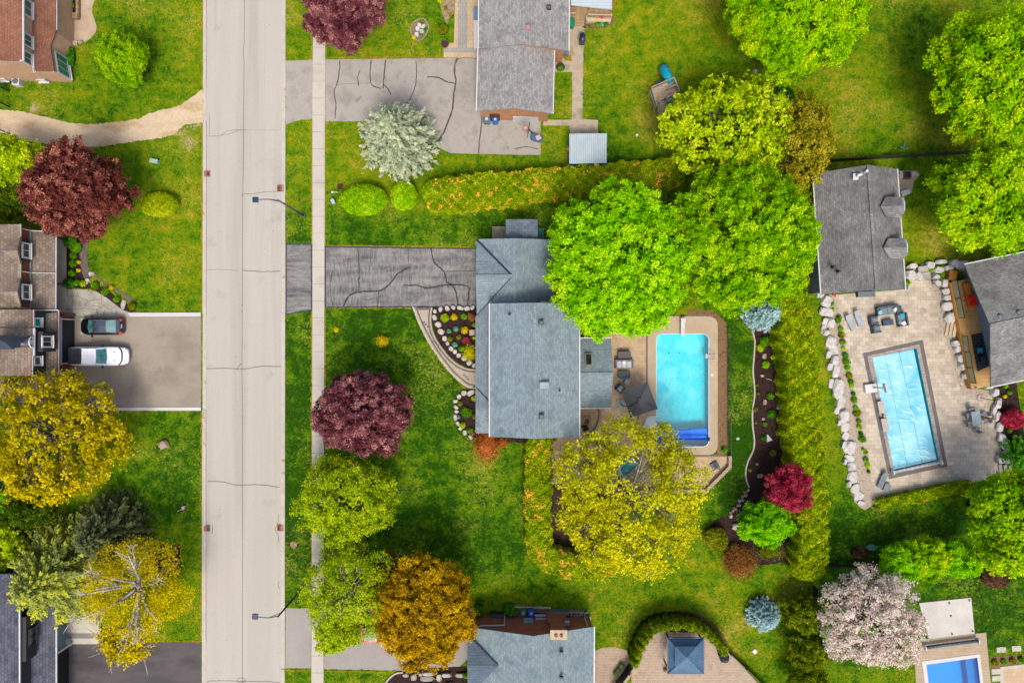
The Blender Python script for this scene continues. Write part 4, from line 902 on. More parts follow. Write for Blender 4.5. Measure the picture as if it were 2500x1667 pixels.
g=MB(); g.bar(WH((79.5,756,5.72)),WH((79.5,801,5.72)),.08,.1); g.bar(WH((141,760,3.08)),WH((141,990,3.08)),.07,.1); g.bar(WH((77,866,5.72)),WH((76.5,918,5.72)),.08,.1); g.build('gutter_mesh',plain('red_gutter_mesh',(160,84,80),.6),h.root)
xg=WH((80,800,5.7)).x-.15; y0=WH((80,758,5.7)).y; y1_=WH((80,915,5.7)).y; w_=MB(); w_.face([(xg,y0,3.2),(xg,y0,5.6),(xg,y1_,5.6),(xg,y1_,3.2)]); w_.face([(xg,y1_,3),(xg,y1_,5.6),(xg-9,y1_,8),(xg-9,y1_,3)]); w_.build('wall',w_dark,h.root)
b=MB(); yc=W(80,834,5).y; b.box((xg+.45,yc,4.45),(.9,1.9,1.9)); b.build('dormer_bay',w_dark,h.root)
h.window((xg+.95,yc,4.95),1.0,1.35,(1,0,0),glass_d,.14); 
for y,gm in ((787,glass_t),(881,glass)): h.window((xg+.05,W(80,y,5).y,4.95),.78,.95,(1,0,0),gm,.14,mull=0)
xd=WH((142,850,3)).x-.35; w_=MB(); w_.face([(xd,y0,0),(xd,y0,2.9),(xd,WH((142,990,3)).y,2.9),(xd,WH((142,990,3)).y,0)]); w_.build('wall',b_rust,h.root)
for ya_,yb_ in ((778,888),(909,985)):
    A_=W(142,ya_,3).y; B_=W(142,yb_,3).y; b=MB(); b.box((xd+.06,(A_+B_)/2,1.1),(.1,abs(A_-B_),2.2)); b.build('garage_door',plain('garage_door_blue_black',(34,42,58),.5),h.root)
    b=MB(); b.box((xd+.14,(A_+B_)/2,2.25),(.14,abs(A_-B_)+.3,.12)); b.box((xd+.14,A_,1.1),(.14,.12,2.3)); b.box((xd+.14,B_,1.1),(.14,.12,2.3)); b.build('door_frame',w_white,h.root)
b=MB(); p=[WH((x,y,8.4)) for x,y in ((-22,818),(33,818),(33,853),(-22,853))]; top=WH((12,836,9.4)); bb=[v-Vector((0,0,.12)) for v in p]
for i in range(4): b.face([p[i],p[(i+1)%4],top][::-1])
for i in range(4): b.face([p[i],p[(i+1)%4],bb[(i+1)%4],bb[i]])
b.box(((p[0]+p[2])/2)-Vector((0,0,.6)),((p[1]-p[0]).length*.85,(p[1]-p[2]).length*.8,1.1)); b.build('cupola',mat('blue_black_metal',[(70,84,104),(92,106,124)],1,.4,.03,5),h.root)
# round top dormer
p=WH((62,835,6.3)); b=MB(); prof=[(math.cos(a)*.52,math.sin(a)*.55) for a in np.linspace(0,PI,11)]
n_=len(prof); vs=[(p.x+.45,p.y+u,p.z-.3+v) for u,v in prof]+[(p.x-1.0,p.y+u*.8,p.z-.05+v*.35) for u,v in prof]
b.add(vs,[[i,i+1,n_+i+1,n_+i] for i in range(n_-1)]+[list(range(n_))[::-1]]); b.build('round_dormer',plain('lead_grey',(96,94,104),.4),h.root,smooth=True)
b=MB(); b.tube([(p.x+.5,p.y+u,p.z-.3+v) for u,v in prof],.07,8); b.bar((p.x+.5,p.y-.52,p.z-.3),(p.x+.5,p.y+.52,p.z-.3),.1); b.box((p.x+.52,p.y,p.z-.05),(.05,.4,.45)); fo=b.build('window',w_white,h.root)
for y in (756,897): b=MB(); a=W(160,768 if y==756 else 901,2.2); b.bar((xd+.1,a.y,2.2),(xd+1.3,a.y,2.2),.14,.1); b.box((xd+1.38,a.y,2.2),(.22,.26,.2)); b.build('wall_lamp',g_black,h.root)
# ---- bottom left slate house
h=House('dark slate roofed house with black upper wall in the bottom left corner',(60,1640,0))
h.roofp([[(47,1400,5.6),(-200,1404,8.4),(-200,1900,8.4),(48,1900,5.6)]],r_slate,label='upper dark slate roof')
h.roofp([[(52,1430,4.2),(137,1430,3.0),(137,1900,3.0),(52,1900,4.2)]],r_slate,label='lower dark slate roof')
h.roofp([[(-60,1372,4.4),(40,1374,4.4),(46,1392,3.8),(-60,1392,3.8)]],mat('pale_blue_metal_roof',[(120,160,180),(140,178,196)],1,.5,.03,5))
g=MB(); g.bar(WH((48,1402,5.6)),WH((49,1900,5.6)),.12,.12); g.build('gutter',w_white,h.root); g=MB(); g.bar(WH((138,1430,3)),WH((138,1900,3)),.12,.12); g.build('gutter',w_white,h.root)
xs0=WH((48,1500,5.6)).x-.1; w_=MB(); w_.face([(xs0,W(48,1403,5.6).y,0),(xs0,W(48,1403,5.6).y,5.5),(xs0,-48,5.5),(xs0,-48,0)]); w_.face([(xs0,W(48,1403,5.6).y,0),(xs0,W(48,1403,5.6).y,5.5),(xs0-9,W(48,1403,5.6).y,7.7),(xs0-9,W(48,1403,5.6).y,0)]); w_.build('wall',w_dark,h.root)
b=MB(); b.box((xs0+.3,W(0,1555,5).y,4.7),(.6,4.2,1.5)); b.build('window_bay',g_black,h.root); h.window((xs0+.62,W(0,1555,5).y,4.7),1.6,.9,(1,0,0),glass_d,.06,fr=g_black)
xd=WH((137,1600,3)).x-.4; yt=W(137,1432,3).y; w_=MB(); w_.face([(xd-.4,yt,0),(xd-.4,yt,2.9),(xd-.4,-48,2.9),(xd-.4,-48,0)]); w_.build('wall',w_blue,h.root)
b=MB(); b.box((xd-.3,W(0,1640,0).y,1.15),(.12,5.2,2.3)); b.build('garage_door',g_black,h.root)
g=MB(); a=WH((141,1598,2.9)); g.box((a.x-.3,a.y,1.45),(.16,.16,2.9)); g.build('porch_post',w_white,h.root)
b=MB(); x0,x1b=W(163,0).x,W(249,0).x; yA,yB=W(0,1570).y,W(0,1532).y
b.box(((x0+x1b)/2,(yA+yB)/2,.08),(x1b-x0,yB-yA,.16)); b.box(((x0+x1b)/2,yB+.35,.16),(x1b-x0-.3,1.1,.32)); b.box(((x0+x1b)/2+.1,yB+1.1,.24),(x1b-x0-.8,1.4,.48)); b.build('porch_steps',mat('white_porch_stone',[(214,206,190),(232,226,214)],1,.8,.06,9),h.root,bevel=.02)
b=MB(); b.box(((x0+x1b)/2,(yA+yB)/2+.05,.17),(x1b-x0-.2,.5,.02)); b.build('step_mat',plain('grey_step_mat',(150,144,138),.9),h.root)
# ---- top centre brick bungalow
h=House('long pale grey roofed orange brick bungalow at the top centre beside the cracked driveway',(1270,140,0))
h.gable((1168.5,119),(1388,124),(1391,-160),(1171,-160),3.3,4.6,r_grey,b_orange,over=.45,over_end=.1,label='upper grey shingle roof')
up=h.roof
h.gable((1164,272),(1349,278),(1353,112),(1168,108),3.0,4.25,r_grey,b_orange,over=.35,over_end=.15,label='lower grey garage roof')
h.vent(1340,19,4.0,sz=(.42,.42)); h.vent(1289,68,4.55,plain('pink_vent',(206,140,136),.6),(.4,.4),cap=False)
yw=W(1164,275,2.9).y+.15; A_,B_=W(1252,284,1).x,W(1330,284,1).x
b=MB(); b.box(((A_+B_)/2,yw-.06,.65),(B_-A_,.1,1.3)); b.build('garage_door',plain('white_garage_door',(232,232,236),.6),h.root)
b=MB(); b.box((W(1208,285,1).x,yw-.05,1.0),(1.0,.08,2.0)); b.build('door',plain('brown_door',(90,52,40),.6),h.root)
xw=W(1168,40,3).x+.1
b=MB(); b.box((W(1163,70,0).x+.05,W(0,85,0).y,.35),(.5,3.4,.7)); b.build('planter_ledge',w_white,h.root)
b=MB(); b.box((W(1163,42,0).x+.0,W(0,42,0).y,.5),(.5,1.3,.5)); b.build('bench_seat',plain('blue_cover',(110,150,180),.7),h.root)
# canopy and deck
h=House('white metal canopy roof over a wooden deck behind the orange brick bungalow',(1440,20,0),'deck canopy','deck_canopy')
h.roofp([[(1394,13,3.0),(1494,24,3.0),(1497,-140,3.3),(1394,-140,3.3)]],mat('white_ribbed_roof',[(206,224,230),(220,234,238)],1,.45,.03,5,.4,20,brick=(50,.3,.018,(176,196,204),.02)),th=.1)
b=MB(); b.prism(WP([(1391,-100),(1496,-100),(1493,47),(1391,46)],.35),0,.38); b.build('deck_floor',woodv,h.root)
for (x,y) in ((1395,20),(1436,28),(1490,34)):
    b=MB(); p=W(x,y,0); b.box((p.x,p.y,1.5),(.16,.16,2.9)); b.build('canopy_post',woodo,h.root)
def rail(h,pts,z0,hh,m,mp,post=1.2,bal=.16):
    b=MB()
    for i in range(len(pts)-1):
        a=Vector(pts[i]);c=Vector(pts[i+1]); a.z=c.z=z0+hh; b.bar(a,c,.1,.05); a2,c2=a.copy(),c.copy(); a2.z=c2.z=z0+.12; b.bar(a2,c2,.06,.05)
        n=int((c-a).length/bal)
        for k in range(n+1): p=a.lerp(c,k/max(n,1)); b.box((p.x,p.y,z0+hh/2),(.04,.04,hh))
    return b.build('railing',mp,h)
rail(h.root,[W(1433,45,.4),W(1492,47,.4)],.38,.9,woodw,woodw); rail(h.root,[W(1391,42,.4),W(1403,42,.4)],.38,.9,woodw,woodw); rail(h.root,[W(1431,46,.4),W(1430,60,0)],.2,.8,plain('white_pipe_rail',(200,214,210),.5),plain('white_pipe_rail',(200,214,210),.5),bal=.5)
b=MB()
for i in range(3): b.box((W(1415,0).x,W(0,50+i*6,0).y,.3-.1*i),(1.0,.28,.1))
b.build('deck_steps',woodv,h.root)
b=MB(); b.box((W(1461,54,0).x,W(0,53,0).y,.22),(2.4,.4,.44)); b.build('bench_planter',woodw,h.root)
# ---- central house
h=House('large central house with blue grey shingle roofs on several levels',(1280,850,0))
he,hr=3.0,4.3; NW,NE,SE=(1163,584,he),(1349.5,585,he),(1349.5,775,he); RN,RS,J,GW,VS=(1255,582,hr),(1256,775,hr),(1251,674,hr-.02),(1161.5,675,hr),(1164,770,he)
h.roofp([[NE,RN,RS,SE],[RN,NW,J],[NW,GW,J],[GW,VS,J],[J,VS,(1200,775,3.75)],[J,(1200,775,3.75),RS]],r_blue,label='north blue grey roof with a west gable')
main=h.roof
for a,b_ in ((NW,J),(VS,J)):
    g=MB(); g.bar(WH(a)+Vector((0,0,.03)),WH(b_)+Vector((0,0,.04)),.2 if a is NW else .1,.06); g.build('valley_flashing',plain('navy_flashing',(44,58,84),.5),main)
g=MB(); g.bar(WH(RN)+Vector((0,0,.04)),WH(RS)+Vector((0,0,.04)),.3,.05); g.bar(WH(GW)+Vector((0,0,.04)),WH(J)+Vector((0,0,.04)),.3,.05); g.build('ridge_cap',r_blue,main)
h.roofp([[(1163,770,3.0),(1200,770,3.75),(1200,985,3.75),(1163,946,3.0)],[(1163,946,3.0),(1200,985,3.75),(1200,1000,3.75),(1162,1000,3.5)],[(1162,1000,3.5),(1200,1000,3.75),(1200,1055,3.1),(1162,1055,3.0)]],r_blue,label='low west strip of roof')
g=MB(); g.bar(WH((1163.5,946,3.02)),WH((1199,984,3.8)),.1,.06); g.build('valley_flashing',plain('navy_flashing',(44,58,84),.5),main)
g=MB(); g.bar(WH((1162,590,2.95)),WH((1162,600,2.95)),.12,.12); g.bar(WH((1162,1056,2.95)),WH((1198,1056,3.05)),.12,.12); g.bar(WH((1162,772,2.95)),WH((1162,1055,2.95)),.10,.12); g.build('gutter',g_mid,h.root)
g=MB(); g.bar(WH((1350.5,585,2.96)),WH((1350.5,745,2.96)),.12,.12); g.build('gutter',plain('brown_white_gutter',(196,170,160),.5),h.root)
A_=W(1163,584,he); B_=W(1349.5,584,he); y_s=W(0,775,he).y
w_=MB(); x0,x1=A_.x+.35,B_.x-.35; y0=A_.y-.15
w_.prism([(x0,y_s),(x1,y_s),(x1,y0),(x0,y0)],0,2.9); w_.face([(x1,y0,2.8),(x0,y0,2.8),((x0+x1)/2,y0,4.1)]); yg0,yg1=A_.y-.4,W(0,770,he).y+.4; w_.face([(x0,yg0,2.8),(x0,yg1,2.8),(x0,(yg0+yg1)/2,4.1)])
w_.prism([(W(1163,0,3).x+.35,W(0,1053,3).y),(W(1200,0,3).x,W(0,1053,3).y),(W(1200,0,3).x,y_s),(W(1163,0,3).x+.35,y_s)],0,2.9)
w_.build('wall',b_tanb,h.root)
for yy in (632,712): b=MB(); b.box((x0-.03,W(0,yy,1).y,1.1),(.08,2.5,2.2)); b.build('garage_door',w_white,h.root)
h.gable((1196,741),(1414,741),(1414,1066),(1196,1066),5.4,6.7,r_blue,b_tanb,over=.35,over_end=.2,label='tall south block roof')
sroof=[o for o in h.root.children if o.name.startswith('roof')][-1] if False else None
h.gable((1398,826),(1398,996),(1492,995),(1492,826),3.0,4.3,r_blue,w_cream,over=.3,over_end=.3,label='low east annex roof')
h.vent(1321,787,6.7,sz=(.46,.46)); h.vent(1322,1016,6.7,sz=(.46,.46)); h.pipe(1244,766,6.3); h.pipe(1366,953,6.2)
b=MB(); p=WH((1329,941,6.7)); b.box(p,(.98,.70,.22)); b.build('skylight',g_mid,h.roof); b=MB(); b.box(p+Vector((0,0,.13)),(.84,.56,.03)); b.build('skylight_pane',mat('bright_skylight',[(160,188,194),(176,200,206)],1,.2,.02,5,0),h.roof)
b=MB(); p=WH((1437,878,3.96)); M_=Matrix.Rotation(R(-20),3,'X'); b.box(p,(.68,1.22,.2),tilt=M_); b.build('skylight',mat('olive_skylight_frame',[(150,146,112),(170,166,130)],1,.5,.03,5),h.roof); b=MB(); b.box(p+M_@Vector((0,0,.11)),(.5,1.02,.03),tilt=M_); b.build('skylight_pane',glass_d,h.roof)
b=MB(); p=WH((1335.5,744,0)); pt=W(1335.5,743.5,5.6); b.box((pt.x,pt.y,2.8),(1.05,.5,5.5)); ch=b.build('chimney',b_red,h.root)
b=MB(); b.box((pt.x,pt.y,5.62),(1.22,.64,.12)); b.box((pt.x-.2,pt.y,5.72),(.3,.28,.12)); b.build('chimney_cap',mat('beige_cap',[(214,186,146),(232,206,168)],2,.8,.05,9),ch); b=MB(); b.box((pt.x+.3,pt.y,5.70),(.42,.34,.06)); b.build('flue',b_red,ch)
for (x,y) in ((1180,820),(1180,900),): h.window((W(1163,0,3).x+.34,W(0,y,1.5).y,1.5),1.4,1.2,(-1,0,0),glass,.09)
# north lean-to
h.roofp([[(1235,535.5,2.6),(1313,535.5,2.6),(1313,590,3.0),(1235,590,3.0)]],roofm('pale_blue_shingles',[(118,132,142),(140,154,164)],(96,110,120),.2,.5,.28),label='flat lean to roof on the north side')
w_=MB(); w_.prism([(W(1238,0,2.6).x,W(0,540,2.6).y),(W(1310,0,2.6).x,W(0,540,2.6).y),(W(1310,0,2.6).x,W(0,600,2.6).y),(W(1238,0,2.6).x,W(0,600,2.6).y)],0,2.45); w_.build('wall',w_cream,h.root)
# ---- right hand dark house with dormers
h=House('charcoal roofed building with two small dormers at the top right of the big patio',(2100,560,0))
h.gable((1985,424),(2190,413),(2210,706),(2005,718),3.6,6.1,r_char,w_blue,over=.25,over_end=.2,label='main charcoal roof')
for (x,y) in ((2150,504),(2157,605)):
    # dormer with its own little gable roof, ridge running east
    hz=5.35; A=(x,y,hz+.3); B=(x+57,y-2,hz+.3)
    h.roofp([[A,B,(x+50,y-23,hz-.1),(x+12,y-23,hz-.1)],[A,B,(x+52,y+27,hz-.1),(x+14,y+25,hz-.1)]],r_char,label='dormer roof',th=.1)
    b=MB(); p=WH((x+50,y+1,4.7)); b.box(p-Vector((.8,0,.1)),(1.6,1.55,1.3)); b.build('dormer_wall',w_blue,h.root); p.x+=.02; h.window((p.x,p.y,4.7),.9,.8,(1,0,0),glass_d,.08)
b=MB(); p=WH((2090,431,5.6)); b.tube([p-Vector((0,0,.3)),p+Vector((0,0,.5)),p+Vector((.3,.1,.6))],[.14,.14,.12],10); b.box(p+Vector((-.1,-.05,.1)),(.5,.6,.12)); b.build('vent_stack',w_white,h.roof,bevel=.02)
b=MB(); p=WH((2112,420,6.0)); b.cyl(p-Vector((0,0,.2)),.13,.6,12); b.build('vent_pipe',w_white,h.roof)
for x,y in ((2034,651),(2048,662)): h.pipe(x,y,4.9,.09)
a=W(1978,560,1.6); 
for y in (470,620): b=MB(); p=W(1985+(y-424)*.068,y,2.2); b.box((p.x+.12,p.y,1.9),(.1,1.2,1.0)); b.build('louvre_panel',plain('dark_louvre',(60,66,76),.6),h.root)
# ---- far right grey house + deck
h=House('grey shingled house with blue grey siding at the right edge above the wooden deck',(2460,790,0))
h.gable((2355,646),(2419,944),(2700,885),(2640,587),3.5,5.3,r_char,w_blue,over=.3,over_end=1.9,gut=w_white,label='wide charcoal roof')
for x,y in ((2439,771),(2485,761)): b=MB(); p=WH((x,y,5.0)); b.cyl(p-Vector((0,0,.2)),.2,.35,14); b.dome(p+Vector((0,0,.14)),.22,.14,14,4); b.build('roof_vent',mat('blue_vent_cap',[(90,110,126),(120,140,154)],2,.4,.04,9),h.roof,smooth=True)
h=House('honey coloured raised wooden deck with glass panel railing beside the right edge house',(2360,800,0),'deck','wooden_deck')
b=MB(); dk=[(2322,690),(2372,678),(2440,760),(2440,935),(2372,952)]; b.prism(WP(dk,1.0),.85,1.0); b.build('deck_floor',wood,h.root)
b=MB(); 
for p in ((2325,692),(2343,770),(2357,860),(2374,948)): q=W(p[0],p[1],1.0); b.box((q.x+.1,q.y,.45),(.14,.14,.9))
b.build('deck_post',woodo,h.root)
b=MB(); l0,l1=W(2316,690,.6),W(2366,948,.6); b.bar(l0,l1,.12,.5); b.build('deck_skirt',woodo,h.root)
for (a,c) in (((2324,686),(2332,728)),((2333,730),(2342,776)),((2349,820),(2354,858)),((2356,860),(2361,896)),((2362,898),(2370,934))):
    A=W(a[0],a[1],1.05);C_=W(c[0],c[1],1.05); A.z=C_.z=1.45; b=MB(); b.bar(A,C_,.03,.8); p=b.build('glass_panel',mat('frosted_green_glass',[(178,170,120),(196,190,146)],.8,.2,.03,5,0),h.root); b=MB(); u=Vector((0,0,.43)); b.bar(A+u,C_+u,.06,.05); b.bar(A-u,C_-u,.05,.05); b.box(A,(.06,.06,1.0)); b.box(C_,(.06,.06,1.0)); b.build('rail_frame',g_black,p)
b=MB(); q=W(2327,673,.7); b.box((q.x,q.y,.35),(.75,1.0,.7),R(-8)); b.build('cedar_box',woodo,h.root)
for i in range(3): b=MB(); p=W(2311+i*7,800+i*1,0); b.box((p.x,p.y,.1+.14*i),(.3,1.6,.2),R(-10)); b.build('deck_step',m_pavR if False else woodw,h.root)
# ---- bottom house
h=House('blue grey shingled house with red brick end wall and tall chimney at the bottom',(1290,1620,0))
h.gable((1150,1531),(1450,1529),(1447,2000),(1145,2000),3.4,5.5,r_blue,b_red,over=.15,over_end=.1,label='main blue grey roof',gutter=True)
hm=4.35; h.roofp([[(1142,1549,3.5),(1141,1625,hm+.1),(1216,1625,hm+.1)],[(1141,1625,hm+.1),(1142,1702,3.5),(1216,1625,hm+.1)]],roofm('slate_blue_shingles',[(104,122,136),(122,140,154)],(80,96,110),.10,.45,.26),label='west gable roof')
mr=h.roof; g=MB(); g.bar(WH((1142,1549,3.6)),WH((1216,1625,hm+.18)),.12,.05); g.build('valley_flashing',plain('navy_flashing',(44,58,84),.5),mr)
yw=W(0,1530,3.4).y-.1
b=MB(); cx=W(1360,1520,3).x; b.box((cx,yw+.25,1.2),(1.9,.55,2.4)); b.box((cx,yw+.20,3.6),(1.45,.45,3.4)); b.prism([(cx-.95,yw+.5),(cx+.95,yw+.5),(cx+.72,yw+.0),(cx-.72,yw+.0)],2.3,2.6); ch=b.build('chimney',b_red,h.root)
b=MB(); b.box((cx+.0,yw+.18,5.36),(1.6,.9,.16)); b.build('chimney_cap',mat('beige_cap',[(214,186,146),(232,206,168)],2,.8,.05,9),ch)
for dx in (-.25,.25): b=MB(); b.cyl((cx+dx,yw+.15,5.44),.16,.12,12); b.build('flue',plain('flue_clay',(150,92,76),.8),ch)
b=MB(); b.box((cx+.95,yw+.35,2.9),(.5,.5,.6)); b.build('metal_box',g_mid,h.root)
for x in (1358,1303): pass
for y in (1593,1655): h.vent(1371,y,4.9,sz=(.34,.36))
b=MB(); px_=W(1232,1510,1).x; b.bar((W(1170,0,3).x,yw+.12,3.1),(px_,yw+.12,3.0),.1); b.bar((px_,yw+.14,3.0),(px_,yw+.14,.1),.1); b.build('downspout',w_white,h.root)
b=MB(); px_=W(1428,1510,1).x; b.bar((px_,yw+.12,3.1),(px_,yw+.14,.2),.1); b.bar((px_,yw+.14,.2),(px_+.4,yw+.3,.1),.1); b.build('downspout',w_white,h.root)
b=MB(); b.box((W(1290,0,2).x,yw+.08,1.7),(.95,.12,1.0)); b.build('basement_window',mat('pale_blue_panel',[(150,196,214),(170,210,226)],1,.4,.03,5),h.root)
h.window((W(1323,0,1).x,yw+.05,1.0),1.2,.6,(0,1,0),glass_d,.08)
# ---- gazebo
h=House('square blue metal roofed gazebo standing on the round pink paved court',(1673,1600,0),'gazebo','gazebo')
gz=mat('blue_metal_roofing',[(86,124,156),(104,142,172)],1,.45,.03,5,.5,20,brick=(.30,20,.02,(62,96,126),.03))
def hip(s,x0,y0,x1,y1,he,cx,cy,ht,m=0,f=1.0):
    c=[W(x0,y0,he),W(x1,y0,he),W(x1,y1,he),W(x0,y1,he)]; t=W(cx,cy,ht)
    for i in range(4):
        a,b=c[i],c[(i+1)%4]
        if f<1: slab(s,[a,b,b.lerp(t,f),a.lerp(t,f)],.06)
        else: slab(s,[a,b,t],.06)
b=MB(); hip(b,1630,1556,1718,1643,2.5,1676,1604,4.0,f=.62); ro=b.build('roof',gz,h.root,label='lower tier')
b=MB(); hip(b,1648,1577,1701,1629,3.52,1677,1605,4.25); b.build('roof_crown',gz,ro)
g=MB(); cs=[W(1630,1556,2.5),W(1718,1556,2.5),W(1718,1643,2.5),W(1630,1643,2.5)]; t_=W(1676,1604,4.0)
for i in range(4): g.bar(cs[i],cs[(i+1)%4],.09,.12); g.bar(cs[i]+Vector((0,0,.05)),cs[i].lerp(t_,.62)+Vector((0,0,.05)),.09,.06)
g.build('roof_trim',plain('gazebo_trim',(60,88,116),.5),ro)
for c in cs: b=MB(); q=c.lerp((cs[0]+cs[2])/2,.1); b.box((q.x,q.y,1.22),(.13,.13,2.44)); b.build('post',g_black,h.root)
# ---- blue shed with white ribbed roof
h=House('small blue shed with white ribbed metal roof below the pale concrete path',(1436,362,0),'shed','garden_shed')
b=MB(); slab(b,[WH(p) for p in ((1390,327,2.2),(1482,326,2.2),(1481,398,2.0),(1390,400,2.0))],.06); ro=b.build('roof',mat('white_ribbed_sheet',[(206,222,230),(222,236,240)],1,.4,.02,5,.4,20),h.root)
b=MB()
for i in range(18):
    x=1392.5+i*5.2; b.bar(WH((x,328,2.24)),WH((x,398,2.03)),.035,.05)
b.build('roof_ribs',plain('rib_grey',(150,186,190),.5),ro)
b=MB(); b.prism([(W(1391,0,2).x,W(0,331,2).y),(W(1480,0,2).x,W(0,331,2).y),(W(1480,0,2).x,W(0,399,2).y),(W(1391,0,2).x,W(0,399,2).y)],0,1.98); b.build('wall',plain('bright_blue_paint',(0,116,196),.6),h.root)
b=MB(); b.box((W(1436,0,1).x,W(0,400,2).y-.03,.9),(1.5,.05,1.7)); b.build('door',plain('navy_door',(30,50,90),.6),h.root)
b=MB(); b.cyl((W(1391,0,2).x-.06,W(0,364,1.6).y,1.5),.16,.1,12); b.build('wall_float',plain('pink_float',(226,90,120),.6),h.root)
# ---------------------------------------------------------------- trees
l_viv=leafm('leaf_vivid_green',[(76,146,0),(138,204,8),(210,236,30)],.5)
l_mid=leafm('leaf_mid_green',[(72,132,0),(132,186,6),(204,228,26)],.5)
l_top=leafm('leaf_bright_top',[(76,142,0),(140,192,6),(204,218,16)],.35)
l_yg=leafm('leaf_yellow_green',[(104,146,4),(168,194,12),(222,226,44)],.6)
l_right=leafm('leaf_right_green',[(74,136,0),(144,192,8),(208,220,24)],.4)
l_gold=leafm('leaf_golden',[(96,96,6),(176,160,8),(236,212,30)],.9)
l_ymap=leafm('leaf_yellow_maple',[(126,132,12),(186,184,14),(232,224,40)],.6)
l_or=leafm('leaf_orange',[(104,84,12),(180,140,14),(226,190,24)],.8)
l_birch=leafm('leaf_birch',[(104,140,10),(154,178,14),(206,212,44)],.6)
l_loc=leafm('leaf_locust',[(150,140,4),(196,176,6),(226,206,20)],.5)
l_pur=leafm('leaf_purple',[(60,28,34),(124,68,74),(206,150,142)],.8)
l_purb=leafm('leaf_purple_rust',[(60,28,26),(126,66,58),(206,140,114)],.8)
l_silver=leafm('needle_silver',[(84,104,80),(150,164,132),(212,214,176)],.9)
l_bspr=leafm('needle_blue',[(80,124,124),(134,172,172),(188,214,210)],.7)
l_dsp=leafm('needle_dark',[(84,102,50),(144,156,78),(214,214,60)],.5)
l_dsp2=leafm('needle_very_dark',[(50,58,36),(88,98,62),(134,140,84)],.6)
l_blos=leafm('blossom',[(170,148,138),(222,202,190),(252,242,230)],.9,dead=((130,136,60),.66,1.6))
l_ceda=leafm('cedar_hedge',[(84,124,6),(140,166,12),(190,198,30)],.5,dead=((244,186,64),.625,1.3))
l_cedb=leafm('cedar_round',[(80,140,4),(136,186,10),(184,212,26)],.5)
l_cedc=leafm('cedar_tall',[(70,108,4),(136,162,10),(206,210,28)],.9,dead=((226,160,40),.70,1.3))
l_dark=leafm('evergreen_dark',[(34,56,8),(66,92,14),(120,140,20)],.5)
l_evg=leafm('evergreen_olive',[(44,66,4),(90,112,8),(164,172,30)],.7)
l_red=leafm('leaf_magenta',[(96,20,36),(168,44,66),(216,96,110)],.5)
l_lime=leafm('leaf_lime',[(60,140,0),(124,196,8),(178,222,30)],.4)
l_brown=leafm('leaf_brown',[(96,60,26),(150,100,50),(190,140,80)],.5)
l_rust=leafm('leaf_rust',[(130,66,26),(190,108,46),(226,158,96)],.5)
l_dbr=leafm('leaf_dark_brown',[(60,40,26),(100,72,50),(140,108,76)],.5)
l_oliv=leafm('leaf_olive',[(70,84,10),(120,128,16),(168,168,40)],.5)
l_sh=leafm('leaf_shrub_green',[(50,104,8),(96,156,16),(150,190,30)],.6)
l_bgr=leafm('leaf_blue_green',[(60,124,104),(110,170,140),(160,204,180)],.6)
l_yel=leafm('leaf_yellow',[(170,150,10),(222,196,20),(244,224,50)],.6)
l_pine=leafm('needle_green',[(30,84,16),(60,130,26),(110,170,40)],.6)
# big green pair behind the house
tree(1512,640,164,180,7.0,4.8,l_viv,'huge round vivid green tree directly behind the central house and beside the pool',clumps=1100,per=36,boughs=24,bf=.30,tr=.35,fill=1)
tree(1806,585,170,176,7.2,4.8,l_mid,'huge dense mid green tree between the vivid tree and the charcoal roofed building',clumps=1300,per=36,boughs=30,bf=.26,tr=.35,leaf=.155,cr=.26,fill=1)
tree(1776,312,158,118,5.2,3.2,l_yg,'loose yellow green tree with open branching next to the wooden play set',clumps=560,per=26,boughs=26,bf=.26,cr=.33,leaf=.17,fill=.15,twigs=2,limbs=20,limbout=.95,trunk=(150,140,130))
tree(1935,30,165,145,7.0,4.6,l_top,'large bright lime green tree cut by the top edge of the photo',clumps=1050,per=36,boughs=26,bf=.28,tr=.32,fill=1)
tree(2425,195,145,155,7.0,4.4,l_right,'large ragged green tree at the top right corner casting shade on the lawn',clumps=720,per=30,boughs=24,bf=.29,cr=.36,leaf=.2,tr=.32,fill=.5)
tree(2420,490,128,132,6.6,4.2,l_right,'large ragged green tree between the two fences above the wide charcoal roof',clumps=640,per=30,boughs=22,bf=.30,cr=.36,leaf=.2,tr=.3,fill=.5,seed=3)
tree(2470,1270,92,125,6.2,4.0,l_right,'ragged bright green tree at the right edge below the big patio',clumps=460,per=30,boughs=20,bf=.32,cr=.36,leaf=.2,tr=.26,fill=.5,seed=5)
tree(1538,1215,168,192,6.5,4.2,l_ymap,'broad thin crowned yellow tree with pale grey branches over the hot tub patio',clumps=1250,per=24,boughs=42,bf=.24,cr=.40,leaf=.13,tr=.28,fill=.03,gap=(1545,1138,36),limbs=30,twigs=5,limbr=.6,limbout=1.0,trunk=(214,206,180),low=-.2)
tree(118,1068,182,158,4.8,3.2,l_gold,'wide golden leaved tree overhanging the left driveway and garage',clumps=900,per=20,boughs=40,bf=.26,cr=.36,leaf=.15,tr=.3,fill=.08,limbs=24,twigs=3,limbout=.95,trunk=(150,136,120))
tree(1040,1490,120,128,5.6,3.8,l_or,'orange and gold leaved round tree beside the red car at the bottom',clumps=760,per=32,boughs=26,bf=.28,tr=.26,fill=.8,leaf=.16)
tree(960,1400,60,50,4.0,2.4,leafm('leaf_dark_rust',[(60,44,12),(110,80,20),(160,120,24)],.5),'smaller dark rust tree tucked behind the orange tree',clumps=200,per=28,boughs=10,bf=.34,tr=.16,fill=.6,leaf=.15)
tree(838,18,100,90,4.8,3.6,l_pur,'purple leaved tree standing over the sidewalk at the top edge',clumps=700,per=38,boughs=22,bf=.28,tr=.22,fill=1,leaf=.14,cr=.24)
